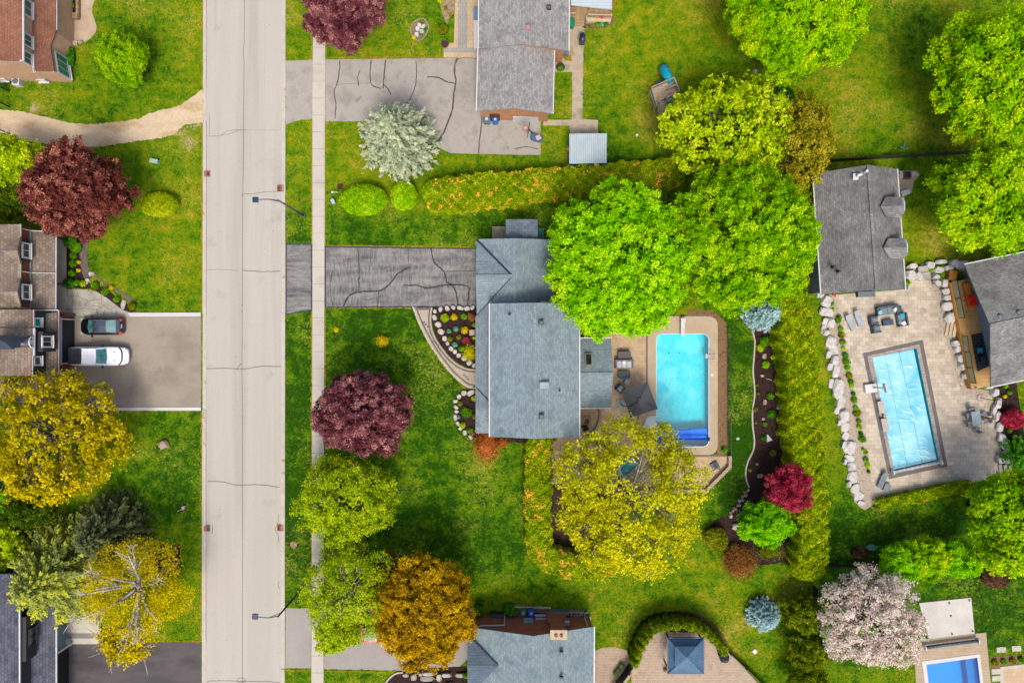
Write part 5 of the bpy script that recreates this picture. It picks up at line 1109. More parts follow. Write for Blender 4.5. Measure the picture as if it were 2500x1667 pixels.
tree(190,470,118,112,5.0,3.8,l_purb,'reddish purple tree on the left lawn behind the tan shingled house',clumps=760,per=36,boughs=22,bf=.30,tr=.24,fill=1,leaf=.15,cr=.25)
tree(887,1008,112,98,4.8,3.6,l_pur,'dark purple round tree on the front lawn overlapping the sidewalk',clumps=760,per=38,boughs=24,bf=.28,tr=.24,fill=1,leaf=.14,cr=.24)
tree(842,1220,112,105,4.6,3.2,l_birch,'light green feathery tree over the sidewalk just below the dark purple tree',clumps=700,per=40,boughs=30,bf=.25,cr=.36,leaf=.10,tr=.2,fill=.12,limbs=18,twigs=2,limbout=.9,trunk=(150,145,130))
tree(858,1440,116,112,5.0,3.4,l_birch,'thin feathery green tree with pale twigs hanging over the driveway and sidewalk',clumps=620,per=32,boughs=36,bf=.24,cr=.40,leaf=.10,tr=.2,fill=.04,limbs=26,twigs=4,limbout=1.0,trunk=(196,186,166),seed=9)
tree(820,1545,52,38,4.0,2.0,l_birch,'low hanging feathery green tree at the mouth of the bottom driveway',clumps=190,per=22,boughs=10,bf=.34,cr=.3,leaf=.14,tr=.12,fill=.15,seed=2)
tree(335,1435,118,118,5.4,3.0,l_loc,'golden tree with bare white branches reaching over the lower left lawn',clumps=700,per=22,boughs=40,bf=.24,cr=.48,leaf=.085,tr=.2,fill=.02,limbs=15,twigs=7,limbr=1.6,limbout=1.0,bare=2.0,trunk=(250,240,226),seed=4)
tree(312,1566,60,50,4.6,2.0,l_loc,'small golden tree hanging over the dark driveway at the lower left',clumps=190,per=18,boughs=12,bf=.32,cr=.34,leaf=.14,tr=.14,fill=.05,limbs=12,twigs=3,limbr=1.6,limbout=1.05,trunk=(226,218,204),seed=8)
tree(300,145,62,58,2.8,1.9,leafm('leaf_small_tree',[(80,140,0),(132,178,10),(186,206,24)],.5),'small round green tree alone on the top left lawn',clumps=330,per=34,boughs=14,bf=.34,tr=.13,fill=.8,leaf=.12,cr=.2)
tree(40,400,75,62,3.8,2.6,l_yg,'bushy yellow green tree behind the reddish purple tree at the left edge',clumps=300,per=30,boughs=14,bf=.34,tr=.18,fill=.7,seed=2)
tree(20,470,70,60,3.0,2.0,l_dark,'shaded dark green tree at the left edge above the tan roof',clumps=240,per=30,boughs=12,bf=.34,tr=.16,fill=.7,seed=3)
tree(2,1215,56,45,3.6,2.2,l_sh,'bright green small tree peeking under the golden tree at the left edge',clumps=170,per=30,boughs=10,bf=.34,tr=.14,fill=.7,seed=3)
tree(60,1240,70,50,3.2,2.2,l_dark,'dark shaded tree below the golden tree',clumps=200,per=28,boughs=10,bf=.34,tr=.16,fill=.6,seed=5)
tree(0,1330,60,75,3.6,2.4,l_yg,'yellow green tree half cut by the left edge above the slate roof',clumps=230,per=28,boughs=12,bf=.34,tr=.16,fill=.5,seed=6)
tree(2127,1508,120,114,4.8,3.0,l_blos,'white and pale pink blossoming tree beside the square concrete pad',clumps=520,per=40,boughs=38,bf=.24,cr=.32,leaf=.10,tr=.2,fill=.15,limbs=20,twigs=2,limbout=.95,trunk=(110,90,80))
tree(1925,1195,58,54,3.0,2.0,l_red,'magenta leaved small tree at the lower end of the mulch bed',clumps=320,per=30,boughs=18,bf=.30,tr=.12,fill=.4,leaf=.11,cr=.22,limbs=14,trunk=(130,80,80))
tree(1868,1275,62,55,3.2,2.1,l_lime,'lime green small tree touching the magenta tree',clumps=330,per=34,boughs=14,bf=.34,tr=.13,fill=.8,leaf=.13,cr=.22)
tree(2105-2+2,1000000 if False else -70,1,1,1,1,l_lime,'x') if False else None
for i,(x,y,rx,ry,lb) in enumerate(((2200,1372,48,42,'first bright green bushy tree right of the back fence, nearest the blossoming tree'),(2262,1360,52,46,'middle bright green bushy tree in the row behind the back fence'),(2336,1362,50,44,'last bright green bushy tree in the row, beside the dark brown bush'))):
    tree(x,y,rx,ry,2.8,2.0,l_lime if i!=1 else l_right,lb,clumps=230,per=32,boughs=12,bf=.34,tr=.12,fill=.7,leaf=.14,cr=.24,seed=i,group='bushy trees behind the back fence')
tree(1960,345,58,100,4.8,3.4,leafm('leaf_sparse_yellow',[(96,96,10),(146,138,24),(190,176,50)],.5),'sparse olive yellow tree between the loose yellow green tree and the right lawn',clumps=420,per=22,boughs=20,bf=.30,cr=.32,leaf=.14,tr=.16,fill=.3,limbs=14,twigs=2,trunk=(140,120,100))
# spruces
spruce(967,330,98,9.0,l_silver,'silvery pale green spruce beside the cracked upper driveway',lev=22,br=20,size=.19,per=44,taper=1.7,up=.25,lift=.4)
spruce(132,1408,138,9.0,l_dsp,'large dark olive spruce overhanging the slate roof at the lower left',lev=24,br=22,size=.17,per=62,taper=1.7,up=.2,lift=.4)
spruce(262,1300,95,7.0,l_dsp2,'very dark spruce behind the bare white branches at the lower left',lev=20,br=18,size=.17,per=46,taper=1.7)
spruce(1868,762,45,4.6,l_bspr,'small bright blue spruce at the top of the mulch bed',lev=18,br=18,size=.14,per=34,taper=1.7,up=.25,lift=.4)
spruce(1869,1505,38,3.0,l_bspr,'round blue spruce standing alone on the lawn right of the gazebo',lev=16,br=18,size=.13,per=36,taper=1.7,up=.2,lift=.45,seed=2)
spruce(2492,1108,45,2.6,l_pine,'low spreading green pine at the right edge beside the patio boulders',lev=10,br=16,size=.12,per=30,taper=1.7,up=.3)
# hedges
hedge([(1070,478),(1150,466),(1250,458),(1350,445),(1450,437),(1560,428),(1640,420)],[78,86,80,74,72,72,70],1.9,l_ceda,'long clipped cedar hedge with orange dead patches above the central house',seed=1,dens=120)
shrub(1068,472,40,2.0,l_cedb,'rounded clipped cedar forming the left end of the long hedge',ry=38,leaf=.10,dens=260,cat='bush')
shrub(889,489,61,2.1,l_cedb,'widest clipped round cedar beside the sidewalk, left of the dark path gap',ry=39,leaf=.10,dens=260,cat='bush',lump=.08)
shrub(987,479,33,2.0,l_cedb,'smaller clipped round cedar between the wide one and the long hedge',ry=38,leaf=.10,dens=260,cat='bush',lump=.08)
hedge([(1318,1074),(1315,1150),(1314,1290),(1326,1350),(1365,1378),(1430,1384),(1500,1376)],[58,66,64,64,62,62,60],1.9,l_ceda,'curving cedar hedge with orange dead streak below the central house',seed=2,dens=120)
hedge([(1935,690),(1945,800),(1960,900),(1966,1000),(1972,1100),(1984,1200),(1989,1300),(1985,1375)],[70,78,80,80,78,76,72,68],3.0,l_cedc,'very long tall cedar hedge between the mulch bed and the right hand properties',seed=3,dens=105,lump=.14)
hedge([(1972,440),(1960,520),(1945,600),(1935,680)],[60,76,84,88],2.8,l_cedc,'upper stretch of tall cedar hedge beside the charcoal building wall',seed=4,dens=100,lump=.14)
hedge([(2150,1232),(2220,1218),(2300,1200),(2370,1186)],[26,30,28,24],.9,l_cedc,'low yellow green cedar hedge along the bottom edge of the big patio',seed=5,dens=140,leaf=.09)
shrub(1970,1385,45,2.6,l_cedc,'rounded cedar clump ending the tall hedge at its bottom',leaf=.11,dens=230,cat='bush',ry=34)
# gazebo arc of cedars
gl=[]; arc=[(1548,1606),(1552,1588),(1560,1570),(1568,1553),(1580,1538),(1594,1527),(1610,1521),(1628,1518),(1646,1517),(1664,1517),(1682,1519),(1698,1523),(1712,1530),(1726,1540),(1739,1551),(1751,1564),(1760,1577)]
for i,(x,y) in enumerate(arc):
    shrub(x,y,14,3.4,leafm('arc_cedar',[(44,64,4),(100,124,12),(170,180,28)],1.2) if i==0 else bpy.data.materials['arc_cedar'],'%s upright cedar from the left end of the arc round the gazebo'%ORD[i],'columnar_cedar','cedar',ry=15,spiky=.35,leaf=.12,dens=150,group='cedars curving round the gazebo',lump=.25)
# loose bushes
shrub(390,500,49,1.8,leafm('yellow_cedar',[(110,140,6),(160,176,14),(206,210,40)],.6),'yellow green egg shaped bush alone on the left lawn',ry=32,leaf=.09,dens=300,cat='bush',lump=.1)
shrub(1806,1372,42,1.6,l_brown,'bare brown fountain shaped bush at the foot of the mulch bed',leaf=.11,dens=170,spiky=.5,cat='bush')
shrub(1747,1317,33,1.8,l_oliv,'olive green round bush beside the broad yellow tree',leaf=.09,dens=240,cat='bush')
shrub(2430,1402,40,1.7,l_dbr,'round dark brown bush below the ragged tree at the right edge',leaf=.09,dens=260,cat='bush',ry=36)
for i,(x,y,r,lb) in enumerate(((1962,1500,44,'upper dark evergreen bush left of the blossoming tree'),(1976,1592,48,'middle dark evergreen bush left of the blossoming tree'),(1973,1668,46,'lowest dark evergreen bush cut by the bottom edge'))):
    tree(x,y,r,r*.92,2.2,1.6,l_evg,lb,'bush',name='evergreen_bush',clumps=230,per=26,boughs=14,bf=.38,cr=.22,leaf=.13,tr=.1,fill=.6,group='dark evergreen bushes by the lower right fence',seed=i)
shrub(2472,1022,30,1.6,l_red,'round burgundy maple shrub above the right patio wall',leaf=.09,dens=280,ry=27)
shrub(1187,1088,32,1.5,l_rust,'bright rust orange spiky maple shrub at the corner of the tall roof',leaf=.10,dens=150,spiky=.9,ry=38)
shrub(1226,1080,16,1.0,l_rust,'thin rust orange sprig beside the orange maple shrub',leaf=.07,dens=70,spiky=.9)
shrub(1880,1345,34,1.2,l_oliv,'dark green arching juniper below the lime green tree',leaf=.08,dens=140,spiky=.9,ry=20)
shrub(1080,72,15,.9,l_oliv,'small yellow green bush at the top beside the cream paved walk',leaf=.08,dens=200,ry=13)
shrub(1085,96,6,.5,l_sh,'tiny green bush just above the brown pot',leaf=.06,dens=260)
shrub(934,833,18,1.3,l_yel,'small thin yellow green bush in a mulch ring on the front lawn',leaf=.07,dens=120,ry=15,spiky=.5)
shrub(820,805,9,.4,l_yel,'tiny yellow plant near the sidewalk above the front lawn',leaf=.05,dens=110,spiky=.6)
shrub(170,140,13,.8,l_pine,'narrow dark shrub against the bay window',ry=30,leaf=.08,dens=240)
shrub(1168,1488,15,1.3,l_pine,'dark round bush against the red brick wall at the bottom',leaf=.08,dens=260)
shrub(1245,1488,16,1.4,l_pine,'deep green bush beside the green bin at the bottom house',leaf=.08,dens=260)
shrub(1768,1098,9,.5,l_sh,'small green bush at the corner of the pool terrace',leaf=.06,dens=220)
shrub(1140,1648,14,.7,l_sh,'low green plant beside the white flagstones at the bottom',leaf=.06,dens=200,ry=8)
shrub(2128,1336,16,.7,l_bgr,'small grey green plant beside the back fence',leaf=.07,dens=220,ry=8)
shrub(2100,1350,26,1.0,l_dbr,'dark brown bush at the left end of the back fence',leaf=.08,dens=200,ry=16)
shrub(1915,232,26,1.2,l_pine,'dark green bush under the bright top tree',leaf=.09,dens=200,ry=24)
# front bed plants
BED=[(1086,776,11,l_yg,'yellow green mound, first in the top row of the front bed',.3),(1109,774,9,l_yel,'yellow mound, second in the top row of the front bed',.3),(1133,773,9,l_sh,'mid green mound, third in the top row of the front bed',0),(1151,775,11,l_brown,'rust brown mound beside the garage corner in the front bed',0),
(1096,809,6,l_bgr,'pale blue green plant near the bend of the white stones',.3),(1113,803,7,l_bgr,'blue green plant above the olive mounds in the front bed',.3),(1134,806,10,l_yel,'bright yellow round shrub in the front bed',.1),(1158,793,6,l_yg,'small lime plant touching the roof edge in the front bed',0),(1099,827,7,l_oliv,'olive round mound near the white stones in the front bed',0),(1120,823,6,l_oliv,'small olive mound left of the red plant',0),
(1137,831,9,l_red,'bright red spiky plant in the middle of the front bed',.7),(1158,825,5,l_yg,'small lime tuft right of the red plant',0),(1111,841,7,l_bgr,'blue green plant low in the front bed',.3),(1127,851,8,l_sh,'green mound beside the yellow fern',0),(1146,862,16,leafm('fern_yellow',[(150,160,10),(200,196,20),(230,220,60)],.6),'large yellow fern like plant at the lower end of the front bed',.8),
(1158,972,8,l_yg,'lime green plant at the top of the lower front bed',.3),(1122,985,7,l_oliv,'olive round mound in the lower front bed',0),(1139,1007,14,l_sh,'largest leafy green plant in the lower front bed',.5),(1120,1018,5,l_bgr,'small blue green plant by the stone edge of the lower front bed',.2),(1129,1038,8,l_yg,'lime plant near the bottom stones of the lower front bed',.5),(1159,1016,7,l_oliv,'olive plant against the wall in the lower front bed',0),(1148,1052,8,l_sh,'green plant beside the rust maple shrub',.3)]
for x,y,r,m,lb,sp in BED: shrub(x,y,r,.3+r*.03,m,lb,'bedding_plant','plant',leaf=.075,dens=260,spiky=max(sp,.3),group='plants in the front beds',lump=.25,ry=r if r!=16 else 20)
MB_=[(1892,804,9,l_sh,'topmost green plant in the long mulch bed beside the hedge'),(1867,833,13,l_sh,'biggest leafy green plant in the long mulch bed, near its top'),(1856,850,10,l_yg,'yellow green plant joined to the biggest one in the mulch bed'),(1886,823,8,l_yg,'yellow green tuft right of the biggest mulch bed plant'),(1894,838,7,l_pine,'dark green plant by the hedge below the yellow tuft'),(1889,871,8,l_yg,'spiky lime plant by the hedge above the round mound'),(1896,883,8,l_sh,'green plant by the hedge beside the round mound'),(1870,890,10,l_viv,'perfectly round bright green mound in the mulch bed'),(1881,967,9,l_sh,'low green plant in the middle of the mulch bed'),(1901,975,6,l_pine,'dark plant by the hedge above the purple ball'),(1883,1011,11,l_pine,'broad flat green plant below the purple ball'),(1902,1017,6,l_sh,'small plant by the hedge below the purple ball'),(1867,1035,6,l_sh,'narrow green plant above the triangular stone'),(1844,999,6,l_oliv,'olive tuft at the white edging of the mulch bed'),(1865,1070,8,l_pine,'green plant left of the triangular stone'),(1901,1055,9,l_oliv,'olive plant by the hedge right of the triangular stone'),(1887,1105,9,l_oliv,'lowest olive plant in the mulch bed'),(1831,1147,5,l_sh,'tiny green plant at the bottom of the mulch bed'),(1845,1032,3,l_sh,'tiny seedling left of the narrow green plant'),(1851,961,4,l_oliv,'tiny olive tuft beside the edging above the olive tuft'),(1848,940,3,l_sh,'tiny seedling at the top of the mulch bed middle')]
for x,y,r,m,lb in MB_: shrub(x,y,r,.25+r*.03,m,lb,'garden_plant','plant',leaf=.07,dens=300,group='plants in the long mulch bed',lump=.28,spiky=.45)
# shrub line in the gravel strip of the right patio
RG=[(2047,782,9),(2049,775,7),(2053,803,7),(2055,818,9),(2058,835,8),(2060,851,6),(2064,867,8),(2067,883,10),(2070,898,8),(2074,917,9),(2078,932,8),(2080,942,6),(2084,961,6),(2086,976,9),(2090,996,7),(2093,1009,11),(2097,1028,7),(2099,1043,7),(2102,1058,6),(2106,1072,10),(2108,1098,5),(2114,1104,6),(2115,1122,8),(2119,1137,7),(2121,1151,5),(2032,742,6),(2036,757,5)]
gm=[l_sh,l_yg,l_pine,l_sh,l_lime,l_oliv]
for i,(x,y,r) in enumerate(sorted(RG,key=lambda q:q[1])): shrub(x,y,r,.3+r*.025,gm[i%6],'%s small shrub from the top in the pebble strip left of the big patio'%ORD[i],'edging_shrub','shrub',leaf=.075,dens=260,group='shrubs in the pebble strip',lump=.25,spiky=.3)
LB=[(170,588,20,l_pine,'dark green bush under the reddish purple tree beside the porch'),(185,605,15,l_sh,'mid green bush along the purple gravel path'),(178,624,10,l_sh,'first low green bush along the porch slab'),(178,643,10,l_sh,'second low green bush along the porch slab'),(176,667,10,l_sh,'third low green bush along the porch slab'),(168,690,16,l_pine,'dark spiky green bush at the lower end of the porch slab'),(188,690,9,l_sh,'round green bush beside the flagstone patio'),(203,692,9,l_yg,'yellow green bush beside the white stones'),(232,697,10,l_sh,'green mound right of the white stones'),(258,712,10,l_sh,'green mound in the middle of the curved bed'),(284,730,9,l_sh,'green mound near the pale boulder'),(322,747,11,l_oliv,'olive bush at the far tip of the curved bed'),(192,640,5,l_yel,'yellow flowering strip plant along the gravel path'),(192,660,5,l_yel,'second yellow flowering strip plant along the gravel path'),(272,702,7,l_yel,'yellow green ground plant along the curved bed edge')]
for x,y,r,m,lb in LB: shrub(x,y,r,.35+r*.03,m,lb,'garden_bush','bush',leaf=.08,dens=260,spiky=.3,lump=.25,group='plants round the left porch')
MS=[(2275,658,8,l_sh,'green plant between boulders left of the cedar box'),(2296,672,10,l_sh,'larger green plant between boulders left of the cedar box'),(2216,690,7,l_sh,'green plant at the right corner of the charcoal building'),(2455,942,6,l_lime,'small green plant in the soil bed under the right roof'),(2453,967,5,l_yel,'yellow flowering plant in the soil bed under the right roof'),(2465,958,6,l_sh,'green plant beside the yellow flowers'),(2478,1066,5,l_yel,'yellow plant below the burgundy maple shrub'),(2464,1052,6,l_sh,'green plant below the burgundy maple shrub'),(2297,652,5,l_sh,'tiny plant above the larger green boulder plant'),
(1459,60,6,l_sh,'left round green plant in front of the wooden deck'),(1468,61,6,l_bgr,'middle pale green plant in front of the wooden deck'),(1479,60,6,l_pine,'right dark green plant in front of the wooden deck'),(1444,64,4,l_sh,'small plant at the foot of the white pipe rail'),(1010,92,5,l_yel,'yellow plant in the oval garden ring'),(1028,88,4,l_sh,'green plant in the oval garden ring'),(1040,72,5,l_pine,'dark green plant in the oval garden ring'),(1030,52,5,l_oliv,'olive plant at the top of the oval garden ring'),(1088,20,5,l_oliv,'olive plant in the pebble bed at the top'),(1100,38,5,l_oliv,'lower olive plant in the pebble bed at the top'),(1075,2,8,l_yg,'lime plant at the very top beside the pebble bed'),
(2430,1617,8,l_oliv,'first olive plant in the bed above the corner patio'),(2452,1616,8,l_sh,'second plant in the bed above the corner patio'),(2474,1613,8,l_oliv,'third plant in the bed above the corner patio'),(2495,1610,8,l_sh,'last plant in the bed above the corner patio'),(1790,1335,10,l_sh,'small green plant between the olive bush and the brown bush'),(1720,1372,0,l_sh,'')]
for x,y,r,m,lb in MS:
    if r: shrub(x,y,r,.3+r*.03,m,lb,'garden_plant','plant',leaf=.06,dens=300)
# ---------------------------------------------------------------- rocks and stones
ED=[(1062,760,5,6),(1061,775,6,8),(1070,792,7,9),(1077,809,8,9),(1086,826,7,7),(1093,838,6,5),(1102,851,7,6),(1111,858,6,6),(1120,867,7,6),(1134,874,8,7),(1146,885,8,7),(1157,892,6,5),(1076,755,7,6),(1092,753,8,6),(1107,751,7,5),(1124,752,10,5),(1140,753,8,6),(1154,751,7,5)]
for i,(x,y,a,b) in enumerate(ED): rock(x,y,a,b,.32,m_rock,('%s white limestone block down the curved edge of the front bed'%ORD[i] if i<12 else '%s white limestone block along the top edge of the front bed'%ORD[i-12]),group='limestone blocks edging the front bed',ang=i*23)
ED2=[(1133,959,8,7),(1150,958,11,7),(1121,967,7,6),(1113,979,5,7),(1114,993,7,5),(1115,1004,6,5),(1112,1018,5,9),(1118,1033,5,7),(1124,1045,5,5),(1135,1055,7,6),(1149,1066,7,5)]
for i,(x,y,a,b) in enumerate(ED2): rock(x,y,a,b,.3,m_rock,'%s rounded pale stone along the edge of the lower front bed'%ORD[i],group='stones edging the lower front bed',ang=i*31)
WR=[(2003,712,9,16),(2016,735,12,14),(2008,760,10,10),(2022,762,12,12),(2014,785,9,9),(2026,790,9,12),(2010,805,7,10),(2027,834,12,14),(2014,812,8,7),(2034,855,12,12),(2020,865,7,9),(2036,880,9,13),(2040,905,9,16),(2024,895,7,9),(2044,948,13,24),(2028,935,6,12),(2051,980,10,17),(2058,1015,12,15),(2042,1002,6,10),(2061,1040,10,12),(2046,1030,5,8),(2063,1063,9,11),(2073,1090,14,17),(2057,1085,6,10),(2073,1118,12,9),(2077,1137,10,10),(2061,1125,5,8),(2080,1165,12,14),(2086,1190,10,12),(2070,1180,5,8),(2095,1210,12,11),(2100,1226,9,6)]
for i,(x,y,a,b) in enumerate(WR): rock(x,y,a*1.15,b*1.15,.22+.12*((i*7)%3),m_rockg,'%s pale slab from the top of the stone wall left of the pebble strip'%ORD[i],name='wall_slab',cat='wall stone',group='slabs of the stone wall beside the big patio',ang=-12)
PB=[(2222,650,13,8,'wedge shaped boulder at the corner below the two dormers'),(2220,672,15,13,'big pale boulder beside the stone steps'),(2237,675,10,12,'upright boulder right of the big pale one by the steps'),(2266,648,12,10,'boulder above the flat step slab'),(2293,640,15,7,'long pale boulder at the top of the rock garden'),(2287,660,13,10,'angular boulder in the middle of the rock garden'),(2312,655,13,7,'flat boulder right of the angular one'),(2325,644,14,11,'big grey boulder nearest the right edge house'),(2280,676,10,8,'small boulder beside the green plant left of the cedar box'),(2302,692,11,12,'boulder left of the deck top corner'),(2283,692,10,9,'low boulder under the black railing'),(2345,647,18,12,'shaded boulder against the right edge house'),
(2303,712,11,9,'first boulder below the cedar box'),(2308,726,12,10,'second boulder below the cedar box'),(2308,747,14,13,'large boulder halfway down the deck side'),(2316,775,15,15,'whitest triangular boulder beside the deck'),(2328,838,10,9,'first white boulder at the lower deck side'),(2332,852,10,9,'second white boulder at the lower deck side'),(2338,875,10,12,'grey boulder at the lower deck side'),(2345,893,10,11,'pale boulder at the lower deck side'),(2350,918,8,8,'small boulder near the deck bottom corner'),(2408,943,11,7,'boulder under the corner of the wide charcoal roof'),(2424,957,9,12,'tall slab topping the right patio wall')]
for x,y,a,b,lb in PB: rock(x,y,a,b,.6,m_rockg if a>8 else m_rock,lb,group='boulders round the raised deck')
RW=[(2432,985,9,17),(2422,1000,6,14),(2430,1015,8,14),(2438,1040,10,14),(2440,1068,11,13),(2446,1085,10,13),(2452,1104,9,10),(2438,1120,11,12),(2457,1122,10,11)]
for i,(x,y,a,b) in enumerate(RW): rock(x,y,a,b,.5,m_rockg,'%s boulder down the right side wall below the tall slab'%ORD[i],group='boulders of the right patio wall',ang=-14)
for i,(x,y,a,b) in enumerate(((1865,869,6,8),(1860,917,5,4),(1899,936,4,6),(1866,981,5,8),(1862,1022,4,4),(1905,1080,3,5),(1847,1132,4,3),(1855,1161,8,6),(1850,804,7,5))): rock(x,y,a,b,.25,m_rockp,['pinkish stone above the round mound in the mulch bed','small pink stone below the round mound','pink stone against the hedge beside a stick','upright tan stone in the middle of the mulch bed','tiny pink stone above the narrow green plant','small stone by the hedge near the bottom','tiny stone at the lower end of the edging','tan boulder touching the magenta tree','flat stones below the blue spruce'][i],name='garden_stone',group='stones in the long mulch bed')
s=MB(); a=W(1870,1058);b_=W(1883,1073);c_=W(1869,1078); s.prism([(a.x,a.y),(b_.x,b_.y),(c_.x,c_.y)],0,.35); s.build('standing_stone',mat('mint_white_stone',[(196,204,190),(222,228,216)],2,.8,.05,9),label='white triangular standing stone in the long mulch bed',cat='stone',bevel=.03)
rock(402,1084,13,12,.5,m_rockp,'single pinkish boulder on the lawn below the white drive kerb',ang=35)
rock(303,743,6,13,.35,m_rock,'upright white stone beside the olive bush at the left patio',ang=-10); rock(226,669,8,6,.3,m_rock,'white stone at the bend of the purple gravel path'); rock(216,684,6,5,.25,m_rock,'smaller white stone below the bend of the gravel path'); rock(213,691,5,4,.22,m_rock,'smallest white stone beside the flagstone patio')
rock(1793,1284,9,8,.5,m_rock,'white angular boulder left of the lime green tree'); rock(1811,1297,10,7,.4,m_rockg,'grey angular boulder touching the lime green tree')
rs=random.Random(9); s=MB()
p0,p1=(1826,1196),(1783,1262)
for i in range(16):
    t=i/15; x=p0[0]+(p1[0]-p0[0])*t+rs.uniform(-5,5); y=p0[1]+(p1[1]-p0[1])*t+rs.uniform(-3,3); rock(x,y,rs.uniform(3.5,6),rs.uniform(3,5),.2,m_rockp if i%3 else m_rock,'%s small stone from the top of the stone edging beside the lime green tree'%ORD[i],name='edging_stone',cat='stone',group='small edging stones by the lime tree',n=16)
for i,(x,y,a,b,lb) in enumerate(((166,108,7,8,'first'),(178,106,8,7,'second'),(188,107,7,7,'third'),(199,106,7,6,'fourth'))): rock(x,y,a,b,.3,mat('cream_boulder',[(184,164,140),(212,194,170)],2,.9,.1,9),'%s cream boulder from the house along the curved patio edge'%lb,group='cream boulders below the curved patio')
FS=[(991,1645,8,5,'small squarish white slab nearest the dark mulch'),(1010,1650,8,9,'tall white slab second from the mulch'),(1027,1643,5,5,'narrow slab between the tall slab and the long one'),(1046,1642,16,6,'long white slab at the top of the flagstone wall'),(1042,1654,20,6,'long tapering slab below the top one'),(1072,1650,7,11,'tilted slab beside the dark gap'),(1090,1645,14,6,'white slab right of the dark gap'),(1124,1645,15,6,'white slab nearest the bottom house'),(1042,1669,17,6,'slab cut by the bottom edge, under the tapering one'),(1098,1668,14,5,'slab cut by the bottom edge near the house')]
for x,y,a,b,lb in FS: rock(x,y,a,b,.35,m_flag,lb,name='flagstone_slab',cat='stone slab',group='white flagstone wall at the bottom')
rock(1425,1095,8,6,.001+.25,m_rockp,'tan stone beside the flagstone path by the yellow tree') if False else None
for x,y,lb in ((1353,1078,'grey pebble stone at the hedge corner below the tall roof'),(1370,1169,'tan stone at the bottom of the tan flagstone path'),(1376,1173,'orange tan stone at the bottom of the tan flagstone path')): rock(x,y,4,4,.25,m_rockp,lb)
